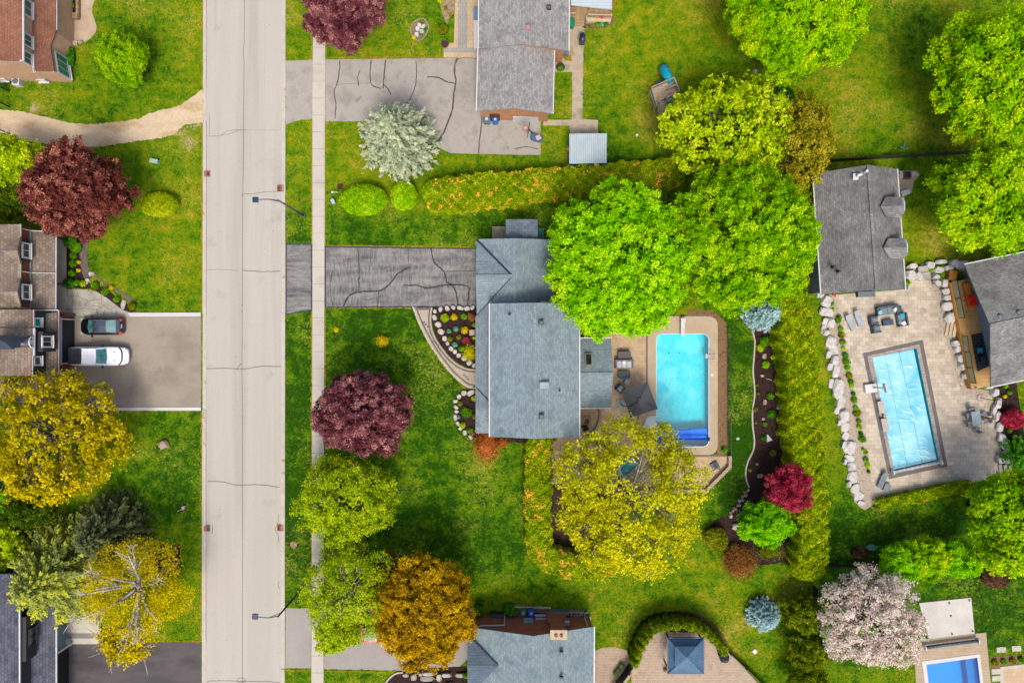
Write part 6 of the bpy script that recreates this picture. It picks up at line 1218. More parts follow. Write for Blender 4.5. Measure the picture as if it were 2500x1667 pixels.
# ---------------------------------------------------------------- vehicles
m_tyre=plain('tyre_rubber',(40,40,42),.9); m_rim=plain('alloy_rim',(170,172,176),.3,metal=.8)
m_red=plain('tail_red',(220,20,20),.3,k=.9); m_lamp=plain('lamp_glass',(220,226,230),.15)
def loft(s,secs,m=0):
    n=len(secs[0]); vs=[p for q in secs for p in q]; fs=[]
    for i in range(len(secs)-1):
        for k in range(n-1): fs.append([i*n+k,i*n+k+1,(i+1)*n+k+1,(i+1)*n+k])
    fs+= [list(range(n))[::-1],[(len(secs)-1)*n+k for k in range(n)]]; s.add(vs,fs,m)
def vehicle(name,label,px,py,ang,body,Lc,Wc,secs,cab,roof_m,kind,glassm,bed=None,cat='car',plate=False):
    """secs: (x/L, half width factor, z top) ; x from rear(-.5) to front(.5). cab: x rear base, rear top, front top, front base, z belt, z roof, inset"""
    root=thing(name,label,cat,tuple(W(px,py,0))); root.rotation_euler=(0,0,R(ang)); ORG[root.name]=Vector((0,0,0))
    def B(s,nm,m,par=root,**k): return s.build(nm,m,par,**k)
    s=MB(); rings=[]
    for x,wf,zt in secs:
        w_=Wc/2*wf; X=x*Lc; rings.append([(X,-w_*.93,.22),(X,-w_,.45),(X,-w_,zt-.22),(X,-w_*.93,zt-.06),(X,-w_*.7,zt),(X,0,zt+.035),(X,w_*.7,zt),(X,w_*.93,zt-.06),(X,w_,zt-.22),(X,w_,.45),(X,w_*.93,.22)])
    loft(s,rings); bo=B(s,'body',body,smooth=True); bo.data.materials[0]=body
    rb,rt,ft,fb,zb,zr,ins=[c for c in cab]; wb=Wc/2*.88; wr=Wc/2*(.88-ins); 
    P={ 'rb':rb*Lc,'rt':rt*Lc,'ft':ft*Lc,'fb':fb*Lc}
    s=MB(); a=[(P['rt'],-wr,zr-.02),(P['rt']+.04,0,zr+.02),(P['rt'],wr,zr-.02)]; c=[(P['ft'],-wr,zr-.03),(P['ft']+.08,0,zr+.02),(P['ft'],wr,zr-.03)]
    mid=[((P['rt']+P['ft'])/2,-wr*1.02,zr),((P['rt']+P['ft'])/2,0,zr+.06),((P['rt']+P['ft'])/2,wr*1.02,zr)]
    for q,r in ((a,mid),(mid,c)):
        for i in (0,1): s.face([q[i],r[i],r[i+1],q[i+1]])
    B(s,'roof_panel',roof_m,smooth=True)
    s=MB(); s.face([(P['ft']+.0,-wr,zr-.03),(P['fb'],-wb*.97,zb),(P['fb']+.12,0,zb+.02),(P['ft']+.08,0,zr+.02)]); s.face([(P['ft']+.08,0,zr+.02),(P['fb']+.12,0,zb+.02),(P['fb'],wb*.97,zb),(P['ft'],wr,zr-.03)]); B(s,'windshield',glassm)
    s=MB(); s.face([(P['rt'],wr,zr-.02),(P['rb'],wb*.95,zb),(P['rb']-.05,0,zb+.03),(P['rt']+.04,0,zr+.02)]); s.face([(P['rt']+.04,0,zr+.02),(P['rb']-.05,0,zb+.03),(P['rb'],-wb*.95,zb),(P['rt'],-wr,zr-.02)]); B(s,'rear_window',glassm)
    for sg in (-1,1):
        s=MB(); q=[(P['rb'],sg*wb*.95,zb),(P['fb'],sg*wb*.97,zb),(P['ft'],sg*wr,zr-.03),(P['rt'],sg*wr,zr-.02)]; s.face(q if sg<0 else q[::-1]); w0=B(s,'side_window',glass_d)
        s=MB(); xm=(P['rb']*.45+P['fb']*.55); xt=(P['rt']*.45+P['ft']*.55)
        s.bar((xm,sg*wb*.965,zb),(xt,sg*(wr+.01),zr-.02),.09,.04); s.bar((P['rt'],sg*(wr+.005),zr-.01),(P['ft'],sg*(wr+.005),zr-.02),.07,.05); s.bar((P['ft'],sg*wr,zr-.02),(P['fb'],sg*wb*.97,zb),.08,.05); s.bar((P['rt'],sg*wr,zr-.02),(P['rb'],sg*wb*.95,zb),.14,.05)
        B(s,'window_pillars',body,w0)
        s=MB(); s.box((P['fb']-.35,sg*(Wc/2+.12),zb+.02),(.14,.26,.16),sg*.35); s.bar((P['fb']-.3,sg*wb,zb-.02),(P['fb']-.34,sg*(Wc/2+.02),zb),.06); B(s,'mirror',g_black,bevel=.02)
        for x in (-.31,.31):
            s=MB(); r=.34; s.tube([(x*Lc,sg*(Wc/2-.24),r),(x*Lc,sg*(Wc/2-.01),r)],r,18); wh=B(s,'wheel',m_tyre); s=MB(); s.tube([(x*Lc,sg*(Wc/2-.02),r),(x*Lc,sg*(Wc/2+.0),r)],r*.6,14); B(s,'rim',m_rim,wh)
        s=MB(); zf=secs[-2][2]; s.box((.47*Lc,sg*Wc*.36,zf-.14),(.22,.32,.14),-sg*.45); B(s,'headlight',m_lamp,bevel=.02)
        zq=secs[1][2]; s=MB(); s.box((-.462*Lc,sg*Wc*.375,zq-.07),(.30,.20,.22),sg*.42); B(s,'tail_light',m_red,bevel=.03)
    return root,B,bo
m_blk=plain('black_car_paint',(16,17,20),.25,coat=.6); m_wht=plain('white_truck_paint',(236,238,242),.3,coat=.4,k=.75); m_rd=plain('red_car_paint',(228,40,60),.3,coat=.5,k=.52)
m_hroof=plain('slate_roof_paint',(72,82,98),.25,coat=.6); g_teal=mat('windshield_teal',[(40,120,116),(90,170,160)],1.5,.1,.1,5,0,20,.6); g_pale=mat('pale_rear_glass',[(120,160,160),(150,186,184)],1,.15,.05,5,0,20,.6)
secs=[(-.5,.66,.72),(-.485,.80,.92),(-.44,.92,1.02),(-.35,.98,1.0),(-.1,1,.98),(.15,1,.98),(.28,.98,.94),(.40,.92,.86),(.47,.80,.76),(.5,.62,.66)]
root,B,bo=vehicle('parked_car','black small hatchback car with grey blue roof on the left brown driveway',258,797,180,m_blk,4.25,1.74,secs,(-.40,-.20,.12,.27,.96,1.42,.14),m_hroof,'hatch',g_teal)
for o in root.children:
    if o.name.startswith('rear_window'): o.data.materials[0]=g_pale
s=MB(); s.box((-2.10,0,.86),(.05,.42,.16)); B(s,'number_plate',plain('plate_white',(214,226,236),.5))
s=MB(); s.box((.33,0,1.425),(.22,1.15,.04)); s.box((.46,0,1.40),(.1,1.1,.03)); B(s,'sunroof',g_black,bevel=.02)
for sg in (-1,1): s=MB(); s.bar((-.8,sg*.60,1.40),(.5,sg*.60,1.40),.04,.05); B(s,'roof_rail',m_rim)
s=MB(); s.box((-1.8,0,1.05),(.38,1.35,.05)); B(s,'tailgate_spoiler',m_hroof,bevel=.02)
secs=[(-.5,.86,1.0),(-.49,.93,1.15),(-.3,.98,1.18),(-.1,.99,1.18),(.1,.99,1.2),(.22,.99,1.18),(.34,.97,1.12),(.43,.92,1.06),(.48,.80,.95),(.5,.66,.8)]
root,B,bo=vehicle('pickup_truck','white crew cab pickup truck with dark panelled bed cover on the left brown driveway',250.5,869,0,m_wht,5.7,1.95,secs,(-.21,-.185,.06,.185,1.2,1.84,.13),m_wht,'truck',g_teal,cat='pickup truck')
s=MB(); s.box((-1.95,0,1.225),(1.62,1.62,.07)); bc=B(s,'bed_cover',mat('tonneau_grey',[(66,70,76),(84,88,94)],2,.7,.08,9),bevel=.01)
s=MB()
for x in (-2.45,-2.12,-1.8,-1.48): s.box((x,0,1.265),(.03,1.6,.012))
B(s,'cover_seam',g_black,bc)
s=MB(); s.box((-1.13,0,1.45),(.06,1.45,.4)); B(s,'cab_rear_trim',plain('cab_rear_red',(196,84,84),.5))
for sg in (-1,1): s=MB(); s.box((2.0-.15,sg*.42,1.185),(.22,.06,.03),-sg*.6+PI*0); B(s,'hood_vent',g_black)
s=MB(); s.tube(spline([(2.25,-.86,1.02),(2.52,-.5,1.08),(2.58,0,1.09),(2.52,.5,1.08),(2.25,.86,1.02)],4),.07,6); B(s,'grille',g_black)
s=MB(); s.tube(spline([(2.55,-.80,.62),(2.84,-.5,.66),(2.92,0,.67),(2.84,.5,.66),(2.55,.80,.62)],4),.14,8); B(s,'bumper',m_wht)
s=MB(); s.cyl((-1.0,-.62+1.2,1.86),.05,.05,8); B(s,'roof_antenna',g_black)
secs=[(-.5,.72,.74),(-.485,.84,.94),(-.42,.94,1.0),(-.35,.98,1.0),(-.1,1,.98),(.15,1,.98),(.28,.98,.94),(.40,.92,.86),(.47,.80,.76),(.5,.62,.66)]
root,B,bo=vehicle('parked_car','red car with pale glass roof half hidden under trees at the bottom driveway',896,1536,180,m_rd,4.2,1.75,secs,(-.42,-.30,.06,.23,.96,1.46,.14),m_rd,'hatch',g_teal)
s=MB(); s.box((-.55,0,1.50),(1.15,1.0,.03)); B(s,'glass_roof',mat('pale_blue_glass_roof',[(150,184,196),(176,206,216)],2,.15,.06,5,0),bevel=.01)
# ---------------------------------------------------------------- street lamps, grates, covers
m_pole=mat('pole_grey',[(96,100,110),(124,128,136)],1,.5,.05,9,metal=.2); m_head=plain('lamp_head_navy',(44,66,84),.4)
def lamp(bx,by,tx,ty,hx,hy,label,h=8.0,dark=False):
    b=W(bx,by); t=W(tx,ty,h); hd=W(hx,hy,h+.25); root=thing('street_lamp',label,'street lamp',tuple(b),'street lamps beside the road')
    top=Vector((b.x,b.y,h)); m=m_pole
    s=MB(); s.tube([b,b+Vector((0,0,4)),top],[.13,.10,.07],10); s.build('pole',plain('dark_pole',(56,48,50),.6) if dark else m,root,smooth=True)
    s=MB(); s.cyl((b.x,b.y,0),.22,.25,12); s.build('base',m,root)
    s=MB(); v=(Vector((hd.x,hd.y,0))-Vector((top.x,top.y,0))); s.tube(spline([top-Vector((0,0,.3)),top+v*.35+Vector((0,0,.35)),Vector((hd.x,hd.y,h+.3))],5),[.05]*10+[.05],8); s.tube([top-Vector((0,0,1.0)),top+v*.35+Vector((0,0,.28))],.025,6); s.build('arm',m,root,smooth=True)
    s=MB(); s.box((hd.x,hd.y,h+.28),(.52,.5,.16),math.atan2(v.y,v.x)); s.build('lamp_head',m_head,root,bevel=.03)
    s=MB(); s.box((hd.x,hd.y,h+.185),(.4,.38,.03),math.atan2(v.y,v.x)); s.build('lens',m_lamp,root)
lamp(742,527,679,488,624,488,'grey street lamp leaning over the road beside the rusty grate and round cedar')
lamp(742,1430,678,1505,623,1504,'dark poled street lamp over the road at the bottom driveway mouth',dark=True)
m_rg=mat('rusty_grate',[(120,62,44),(176,104,80)],6,.85,.2,12); m_rf=mat('rust_frame',[(176,110,84),(200,140,112)],4,.85,.15,12)
for x,y,sx,lb in ((506.5,425,.5,'rusty catch basin grate in the left gutter near the grey lamp'),(685.5,460.5,.6,'rusty catch basin grate in the right gutter beside the grey lamp'),(506.5,1289,.5,'rusty catch basin grate in the left gutter near the bottom'),(685,1287.5,.55,'rusty catch basin grate in the right gutter near the bottom')):
    t=thing('storm_grate',lb,'drain grate',tuple(W(x,y)),'storm grates along the kerbs'); p=W(x,y)
    s=MB()
    for a,b_ in ((-1,0),(1,0)): s.box((p.x+a*sx/2,p.y,.075),(.06,sx+.06,.15))
    for a in (-1,1): s.box((p.x,p.y+a*sx/2,.075),(sx-.06,.06,.15))
    s.box((p.x,p.y,.12),(.05,sx-.06,.05)); s.build('frame',m_rf,t)
    s=MB()
    for k in range(8): s.box((p.x-.45*sx+k*.9*sx/7,p.y,.10),(.03,sx-.06,.06))
    s.box((p.x,p.y,.05),(sx-.06,sx-.06,.03)); s.build('bars',m_rg,t)
s=MB(); p=W(831,456); s.box((p.x,p.y,.05),(.52,.52,.06)); 
for k in range(7): s.box((p.x-.21+k*.07,p.y,.09),(.03,.44,.03))
for a in (-1,1): s.box((p.x+a*.25,p.y,.09),(.04,.54,.06)); s.box((p.x,p.y+a*.25,.09),(.46,.04,.06))
s.build('lawn_drain',plain('dark_maroon_iron',(84,34,26),.8),label='dark maroon square drain grate on the lawn above the widest round cedar',cat='drain grate')
s=MB(); p=W(717,1329); s.cyl((p.x,p.y,0),.34,.05,24); s.cyl((p.x,p.y,.05),.27,.015,20); s.box((p.x,p.y,.07),(.3,.05,.02),.6); s.box((p.x,p.y,.07),(.05,.3,.02),.6); s.build('manhole_cover',mat('pinkish_iron',[(186,130,110),(206,160,140)],5,.8,.1,12),label='round pinkish manhole cover in the grass strip beside the road',cat='manhole cover')
s=MB(); p=W(381,396); s.box((p.x,p.y,.25),(.75,.36,.5),R(-8)); s.box((p.x,p.y,.52),(.82,.42,.05),R(-8)); s.build('utility_box',plain('mint_green_box',(176,214,190),.6),label='pale mint green utility box on the left lawn',cat='utility box',bevel=.02)
s=MB(); p=W(816,494); s.box((p.x,p.y,.3),(.3,.42,.6),R(25)); s.box((p.x,p.y,.62),(.34,.46,.06),R(25)); s.build('mail_box',plain('pale_blue_box',(196,222,230),.5),label='small pale blue box at the left tip of the widest round cedar',cat='box',bevel=.02)
s=MB(); p=W(818,473); s.cyl((p.x,p.y,0),.03,.7,8); s.bar((p.x-.05,p.y,.68),(p.x+.45,p.y,.66),.05); s.box((p.x-.1,p.y,.7),(.2,.2,.06)); s.build('garden_lamp',w_white,label='small white post with arm above the pale blue box',cat='post')
for x,y,r,m,lb,cat_,hh in ((1842,1589,7,w_white,'white square lid on the lawn right of the gazebo','lid',.1),(1843,175,6,m_rock,'round cream ball on the lawn below the bright top tree','garden ball',.3),(1958,258,5,m_rockp,'pinkish grey ball near the sparse olive tree','garden ball',.25),(1973,264,5,w_white,'white ring shaped pot beside the pinkish ball','pot',.2),(1900,995,5,plain('lilac_ball',(206,180,226),.3),'lilac gazing ball by the hedge in the long mulch bed','gazing ball',.3),(2044,880,4,w_white,'small white globe on the wall left of the pebble strip','globe',.6),(1801,1070,4,plain('mint_cap',(190,230,216),.5),'round mint cap in the green lawn strip','cap',.08),(1425,480,3,plain('lilac_cap',(190,180,200),.5),'tiny lilac ball on the shaded grass below the long hedge','ball',.15),(1555,330,4,w_white,'small white object on the grass left of the loose tree','ball',.15),(1738,915,0,w_white,'','lid',.1)):
    if r: s=MB(); p=W(x,y); (s.cyl((p.x,p.y,0),r/24,hh,4 if cat_=='lid' else 16) if cat_ in('lid','cap','pot') else s.dome((p.x,p.y,0),r/24,hh,16,6)); s.build({'lid':'square_marker','cap':'sprinkler_head','pot':'plant_pot'}.get(cat_,'garden_ball'),m,label=lb,cat=cat_,smooth=cat_ not in('lid',))
s=MB(); p=W(450,1238); s.box((p.x,p.y,.15),(.25,.35,.3),.5); s.box((p.x+.15,p.y+.12,.2),(.15,.15,.4),.2); s.bar((p.x-.1,p.y-.1,.05),(p.x-.7,p.y-.42,.04),.06); s.build('garden_toy',mat('pink_white_plastic',[(240,220,224),(226,150,170)],5,.5,.05,9),label='small white and pink toy with orange stick on the lower left lawn',cat='toy')
# ---------------------------------------------------------------- bins, units
def bin_(x,y,m,lid,label,rz=0,name='wheelie_bin',sz=(.58,.7),hh=1.0,cat='bin',group=None):
    t=thing(name,label,cat,tuple(W(x,y)),group); p=W(x,y,hh); c=Vector((p.x,p.y,0)); 
    s=MB(); a,b_=sz[0]/2,sz[1]/2; M_=Matrix.Rotation(rz,3,'Z')
    lo=[c+M_@Vector((q[0]*a*.8,q[1]*b_*.8,.05)) for q in((-1,-1),(1,-1),(1,1),(-1,1))]; hi=[c+M_@Vector((q[0]*a,q[1]*b_,hh-.08)) for q in((-1,-1),(1,-1),(1,1),(-1,1))]
    s.add(lo+hi,[[3,2,1,0],[4,5,6,7],[0,1,5,4],[1,2,6,5],[2,3,7,6],[3,0,4,7]]); s.build('bin_body',m,t,bevel=.03)
    s=MB(); s.box(c+Vector((0,0,hh-.03)),(sz[0]*1.08,sz[1]*1.06,.08),rz); ld=s.build('lid',m,t,bevel=.03)
    if lid: s=MB(); s.box(c+M_@Vector((0,-.02,0))+Vector((0,0,hh+.015)),(sz[0]*.42,sz[1]*.38,.02),rz); s.build('lid_label',lid,ld)
    s=MB(); s.tube([c+M_@Vector((-a*.8,b_*1.05,hh-.1)),c+M_@Vector((a*.8,b_*1.05,hh-.1))],.03,8); s.build('handle',g_black,t)
    for sg in (-1,1): s=MB(); q=c+M_@Vector((sg*a*.85,b_*.85,.12)); s.tube([q-M_@Vector((.03,0,0)),q+M_@Vector((.03,0,0))],.12,12); s.build('wheel',m_tyre,t)
m_bb=plain('bin_blue',(0,104,190),.5); m_bg=plain('bin_grey_blue',(84,118,142),.5); m_gr=plain('bin_green',(0,150,96),.5); m_sb=plain('bin_royal_blue',(16,72,206),.5); m_lbl=plain('pale_label',(196,220,228),.6)
bin_(1188,290,m_bg,m_lbl,'grey blue wheelie bin against the orange brick garage wall',name='wheelie_bin',sz=(.72,.8)); bin_(1209,290,m_bb,m_lbl,'bright blue wheelie bin beside the grey blue one at the orange brick wall',sz=(.58,.88))
bin_(1278,1496,m_gr,m_lbl,'green rounded bin behind the bottom red brick wall',sz=(.44,.62),hh=.9); bin_(1297,1497,m_sb,m_lbl,'royal blue bin behind the bottom red brick wall',sz=(.56,.78),hh=1.0)
bin_(1396,54,m_gr,None,'green rounded bin beside the wooden deck steps at the top',sz=(.55,.8),hh=1.0); bin_(1321,570,plain('storage_green',(70,150,110),.6),None,'green lidded storage box on the north side of the central house',sz=(.58,1.05),hh=.8,name='storage_box',cat='storage box')
for x,lb in ((1313,'left brown clay barrel behind the red brick wall'),(1325,'right brown clay barrel behind the red brick wall')):
    s=MB(); p=W(x,1501); s.tube([(p.x,p.y,0),(p.x,p.y,.35),(p.x,p.y,.7)],[.2,.27,.2],16); s.dome((p.x,p.y,.7),.2,.08,16,4); s.build('barrel',mat('clay_brown',[(170,104,70),(196,130,92)],3,.8,.1,9),label=lb,cat='barrel',group='clay barrels',smooth=True)
def ac(x,y,label,m):
    t=thing('air_conditioner',label,'air conditioner',tuple(W(x,y))); p=W(x,y,0)
    s=MB(); s.box((p.x,p.y,.38),(.74,.74,.76)); s.build('cabinet',m,t,bevel=.03)
    s=MB(); s.cyl((p.x,p.y,.77),.29,.02,24); f=s.build('fan_guard',g_black,t); s=MB()
    for k in range(3):
        a=k*2.09; s.bar((p.x,p.y,.80),(p.x+.26*math.cos(a),p.y+.26*math.sin(a),.80),.12,.01)
    s.build('fan_blades',g_mid,f)
    s=MB(); 
    for r in (.10,.19,.28): s.tube([(p.x+r*math.cos(a),p.y+r*math.sin(a),.82) for a in np.linspace(0,2*PI,21)],.008,4)
    s.build('grille_rings',w_white,f)
ac(50,205,'white air conditioner with round fan on the grass below the top left brick house',w_white); ac(1378,130,'grey air conditioner at the corner of the pale grey bungalow',plain('ac_grey',(120,136,156),.5))
# grill by the concrete path
t=thing('barbecue_grill','navy barbecue grill standing on the pale concrete path behind the bungalow','barbecue',tuple(W(1420,104))); p=W(1420,104)
s=MB(); s.box((p.x,p.y,.5),(.5,.7,.9)); s.build('cart',g_black,t,bevel=.02); s=MB(); s.tube([(p.x,p.y-.33,.95),(p.x,p.y+.33,.95)],.27,16); s.build('lid',plain('navy_lid',(52,60,96),.35),t,smooth=True)
for sg in (-1,1): s=MB(); s.box((p.x,p.y+sg*.5,.85),(.46,.3,.05)); s.build('side_shelf',plain('navy_shelf',(60,64,84),.5),t)
s=MB(); s.tube([(p.x-.3,p.y-.25,1.0),(p.x-.3,p.y+.25,1.0)],.02,8); s.build('handle',m_rim,t)
# pots
for x,y,r,m1,m2,lb in ((1087,111,9,plain('brown_pot',(104,70,62),.7),plain('pot_soil',(70,44,40),.9),'brown round pot at the corner of the cream paved walk'),(1368,168,10,plain('olive_pot',(60,60,30),.8),None,'dark pot with green plant on the pale path behind the bungalow'),(1468,50,3.5,plain('red_pot',(220,30,36),.5),None,'small red pot on the bench planter of the wooden deck'),(2034,718,4,plain('red_pot',(220,30,36),.5),None,'small red pot at the corner of the charcoal building')):
    t=thing('plant_pot',lb,'plant pot',tuple(W(x,y))); p=W(x,y); z0=.45 if x==1468 else 0
    s=MB(); s.tube([(p.x,p.y,z0),(p.x,p.y,z0+.35)],[r/24*.75,r/24],18); s.tube([(p.x+r/24*math.cos(a),p.y+r/24*math.sin(a),z0+.36) for a in np.linspace(0,2*PI,19)],.03,6); s.build('pot',m1,t)
    s=MB(); s.cyl((p.x,p.y,z0+.33),r/24*.9,.03,16); s.build('soil',m2 or m1,t)
shrub(1368,168,8,.35,l_sh,'green leaves growing in the dark pot behind the bungalow','pot_plant','plant',leaf=.06,z0=.33,dens=300)
# oval garden ring with stones
s=MB(); ring=[(1003,78),(1006,62),(1018,50),(1034,47),(1044,58),(1046,72),(1038,88),(1026,100),(1012,96)]; s.sheet(WP([(v.x,v.y) for v in spline(ring,4,True)]),.018); s.build('flower_bed',mat('ring_soil',[(150,128,100),(176,152,122)],3,.95,.3,9),kind='structure')
s=MB(); rg_=[(v.x,v.y) for v in spline(ring,4,True)]; s.strip(WP(rg_+rg_[:1]),.12,0,.12); s.build('ring_edging',m_pav2,label='tan stone ring round the oval garden on the top lawn',cat='edging')
for i,(x,y) in enumerate(((1020,72),(1030,78),(1024,64),(1018,86),(1034,66))): rock(x,y,6,6,.3,m_rockg,['largest grey stone in the oval garden ring','right grey stone in the oval garden ring','upper grey stone in the oval garden ring','lowest grey stone in the oval garden ring','small grey stone at the top right of the oval ring'][i],group='stones in the oval garden ring')
rock(1117,20,0.1,0.1,.1,m_rock,'x') if False else None
s=MB(); p=W(1153,812); s.box((p.x,p.y,.2),(.45,.5,.4)); s.box((p.x,p.y,.43),(.52,.56,.06)); s.cyl((p.x,p.y,.46),.08,.03,10); s.build('stone_pedestal',mat('cream_block',[(206,180,156),(226,204,180)],2,.85,.05,9),label='square cream stone pedestal in the front bed beside the house',cat='pedestal')
s=MB(); p=W(934,833); s.tube([(p.x+.55*math.cos(a),p.y+.55*math.sin(a),.03) for a in np.linspace(0,2*PI,25)],.06,6); s.cyl((p.x+.12,p.y,0),.52,.02,20); s.build('mulch_ring',m_mulch,label='dark mulch ring round the small yellow bush on the front lawn',cat='mulch ring')
# hoop lying on driveway
t=thing('basketball_hoop','portable basketball hoop with blue base lying at the edge of the cracked driveway','basketball hoop',tuple(W(1310,337)))
s=MB(); q=WP([(1297,324),(1325,333),(1324,346),(1317,350),(1296,343),(1294,338)]); s.prism(q,0,.28); s.build('base',plain('hoop_base_blue',(60,106,150),.5),t,bevel=.05)
s=MB(); p=W(1314,338); s.box((p.x,p.y,.32),(.5,.5,.08),.5); s.build('sand_bag',plain('pale_pink_bag',(230,190,180),.8),t,bevel=.03)
b0=W(1300,326); s=MB(); a=W(1300,326,.3); b_=W(1292,317,2.9); s.tube([a,b_],.06,8); s.build('pole',g_black,t); s=MB(); s.bar(W(1293,301,3.0),W(1288,333,3.0),.06,1.0); bd=s.build('backboard',g_black,t)
s=MB(); c=W(1283,316,3.0); s.tube([(c.x+.28*math.cos(v),c.y+.28*math.sin(v),3.0) for v in np.linspace(0,2*PI,25)],.045,6); s.build('rim',plain('rim_pink_red',(240,120,120),.5),t); s=MB(); s.tube([(c.x,c.y,3.0),(c.x,c.y,2.6)],[.22,.12],12,cap=False); s.build('net',plain('net_white',(236,226,226),.8),t)
# weathered platform north side
t=thing('side_platform','weathered plank platform beside the flat lean to roof','platform',tuple(W(1218,567)))
s=MB()
for i in range(7): q=WP([(1201,553+i*4.3),(1236,553+i*4.3),(1236,556.6+i*4.3),(1201,556.6+i*4.3)],.3); s.prism(q,.22,.3)
s.build('planks',woodg,t); s=MB(); s.prism(WP([(1203,554),(1236,554),(1236,582),(1203,582)],.2),0,.2); s.build('frame',woodg,t)
# ---------------------------------------------------------------- pool furniture
t=thing('diving_board','white diving board over the top edge of the turquoise pool','diving board',tuple(W(1667,790)))
s=MB(); a=W(1667,776,.5);b_=W(1667,821,.52); s.bar(a,b_,.40,.06); s.build('board',w_white,t,bevel=.02); s=MB(); p=W(1667,782); s.box((p.x,p.y,.25),(.34,.5,.45)); s.build('stand',w_white,t); s=MB(); s.box((p.x,p.y+.3,.30),(.38,.12,.3)); s.build('stand_cover',g_mid,t)
t=thing('pool_ladder','steel and white ladder at the right edge of the turquoise pool','pool ladder',tuple(W(1732,870)))
for y in (863.5,875): s=MB(); a=W(1743,y);s.tube(spline([(a.x,a.y,.05),(a.x-.05,a.y,.55),(a.x-.5,a.y,.75),(a.x-.72,a.y,.4),(a.x-.74,a.y,-.5)],4),.025,8); s.build('handrail',g_mid,t,smooth=True)
s=MB(); a=W(1725.5,869.5); s.box((a.x,a.y,-.02),(.22,.48,.05)); s.box((a.x,a.y,-.35),(.22,.48,.05)); s.build('step',w_white,t)
s=MB(); a=W(1738,915); s.box((a.x,a.y,.065),(.28,.26,.03)); s.build('skimmer_lid',w_white,label='small white skimmer lid on the deck right of the turquoise pool',cat='lid')
t=thing('pool_cover_reel','royal blue pool cover floating below its reel at the lower end of the turquoise pool','pool cover reel',tuple(W(1665,1070)))
s=MB(); s.tube([W(1600,1073,.55),W(1732,1071,.55)],.11,12); s.build('reel_tube',plain('reel_blue',(10,60,200),.45),t,smooth=True)
for x in (1601,1731): s=MB(); p=W(x,1072,.4); s.box((p.x,p.y,.3),(.12,.35,.55)); s.build('reel_stand',plain('reel_stand_navy',(20,50,130),.5),t)
s=MB(); s.sheet([(v.x,v.y) for v in WP([(1603,1053),(1726,1045),(1728,1072),(1603,1074)])],-.07); cvv=s.build('cover_sheet',mat('royal_cover',[(0,90,226),(10,126,240)],.8,.35,.08,9,.3,30,k=.75),t)
s=MB()
for f in (.3,.66): a=W(1603,1053).lerp(W(1726,1045),f); b_=W(1603,1074).lerp(W(1728,1072),f); s.bar((a.x,a.y,-.06),(b_.x,b_.y,-.06),.03,.012)
a=W(1603,1053);b_=W(1726,1045); s.bar((a.x,a.y,-.055),(b_.x,b_.y,-.055),.05,.03); s.build('cover_seam',plain('seam_navy',(0,40,120),.5),cvv)
t=thing('cantilever_umbrella','charcoal square cantilever umbrella standing beside the turquoise pool','umbrella',tuple(W(1515,985)))
m_um=mat('charcoal_canvas',[(98,100,104),(112,114,118)],1,.85,.04,9); c4=[W(1516,955,2.6),W(1581,932,2.6),W(1606,998,2.6),W(1539,1020,2.6)]; ct=W(1561,975,3.15)
s=MB(); 
for i in range(4):
    a,b_=c4[i],c4[(i+1)%4]; md=(a+b_)/2+Vector((0,0,.06)); md=md.lerp(ct,.02); slab(s,[a,md,ct],.03); slab(s,[md,b_,ct],.03)
cn=s.build('canopy',m_um,t); s=MB()
for i in range(4): s.bar(c4[i]+Vector((0,0,.02)),ct+Vector((0,0,.02)),.035,.02)
s.build('rib',plain('rib_dark',(52,52,56),.7),cn); s=MB(); s.dome(ct+Vector((0,0,.0)),.22,.08,8,3); s.build('vent_cap',m_um,cn)
s=MB(); p=W(1515,986); s.box((p.x,p.y,.06),(.88,.9,.12)); s.build('base',mat('pale_base_slab',[(160,174,178),(184,194,196)],2,.7,.05,9),t,bevel=.03)
s=MB(); s.tube([(p.x,p.y,.1),(p.x,p.y,2.4)],.05,10); s.tube(spline([(p.x,p.y,2.2),(p.x+.6,p.y+.05,3.0),(ct.x,ct.y,3.25)],5),.04,8); s.build('mast',g_black,t,smooth=True)
def sofa(x,y,Lx,D,rz,m,mc,label,cushions=(),seats=3,arms=True,name='outdoor_sofa',cat='sofa',hh=.72,group=None):
    """back towards local +y"""
    c=W(x,y,.45); c.z=0; t=thing(name,label,cat,tuple(c),group); M_=Matrix.Rotation(rz,3,'Z'); f=lambda a,b_,z:c+M_@Vector((a,b_,z))
    s=MB(); s.box(f(0,0,.17),(Lx,D,.30),rz); s.build('frame',m,t,bevel=.02)
    s=MB(); s.box(f(0,D/2-.09,.32+.2),(Lx,.16,hh-.3),rz); s.build('backrest',m,t,bevel=.04)
    if arms:
        for sg in (-1,1): s=MB(); s.box(f(sg*(Lx/2-.08),-.04,.42),(.15,D-.1,.32),rz); s.build('armrest',m,t,bevel=.03)
    iw=(Lx-(.34 if arms else .04))/seats
    for k in range(seats): s=MB(); s.box(f(-iw*seats/2+iw*(k+.5),-.06,.40),(iw-.02,D-.24,.17),rz); s.build('seat_cushion',mc,t,bevel=.05)
    for cx,cy,mm,an in cushions: s=MB(); s.box(f(cx,cy,.56),(.42,.42,.12),rz+an,tilt=Matrix.Rotation(.35,3,'X')); s.build('throw_pillow',mm,t,bevel=.05)
m_gs=mat('grey_wicker',[(86,96,106),(110,120,130)],4,.85,.12,20); m_gc=mat('grey_cushion',[(130,144,152),(150,162,170)],2,.9,.05,15); m_wc=mat('pale_cushion',[(216,218,224),(232,234,238)],2,.9,.03,15); m_tq=plain('turquoise_pillow',(0,180,206),.8); m_lt=plain('light_turquoise_pillow',(130,214,226),.8)
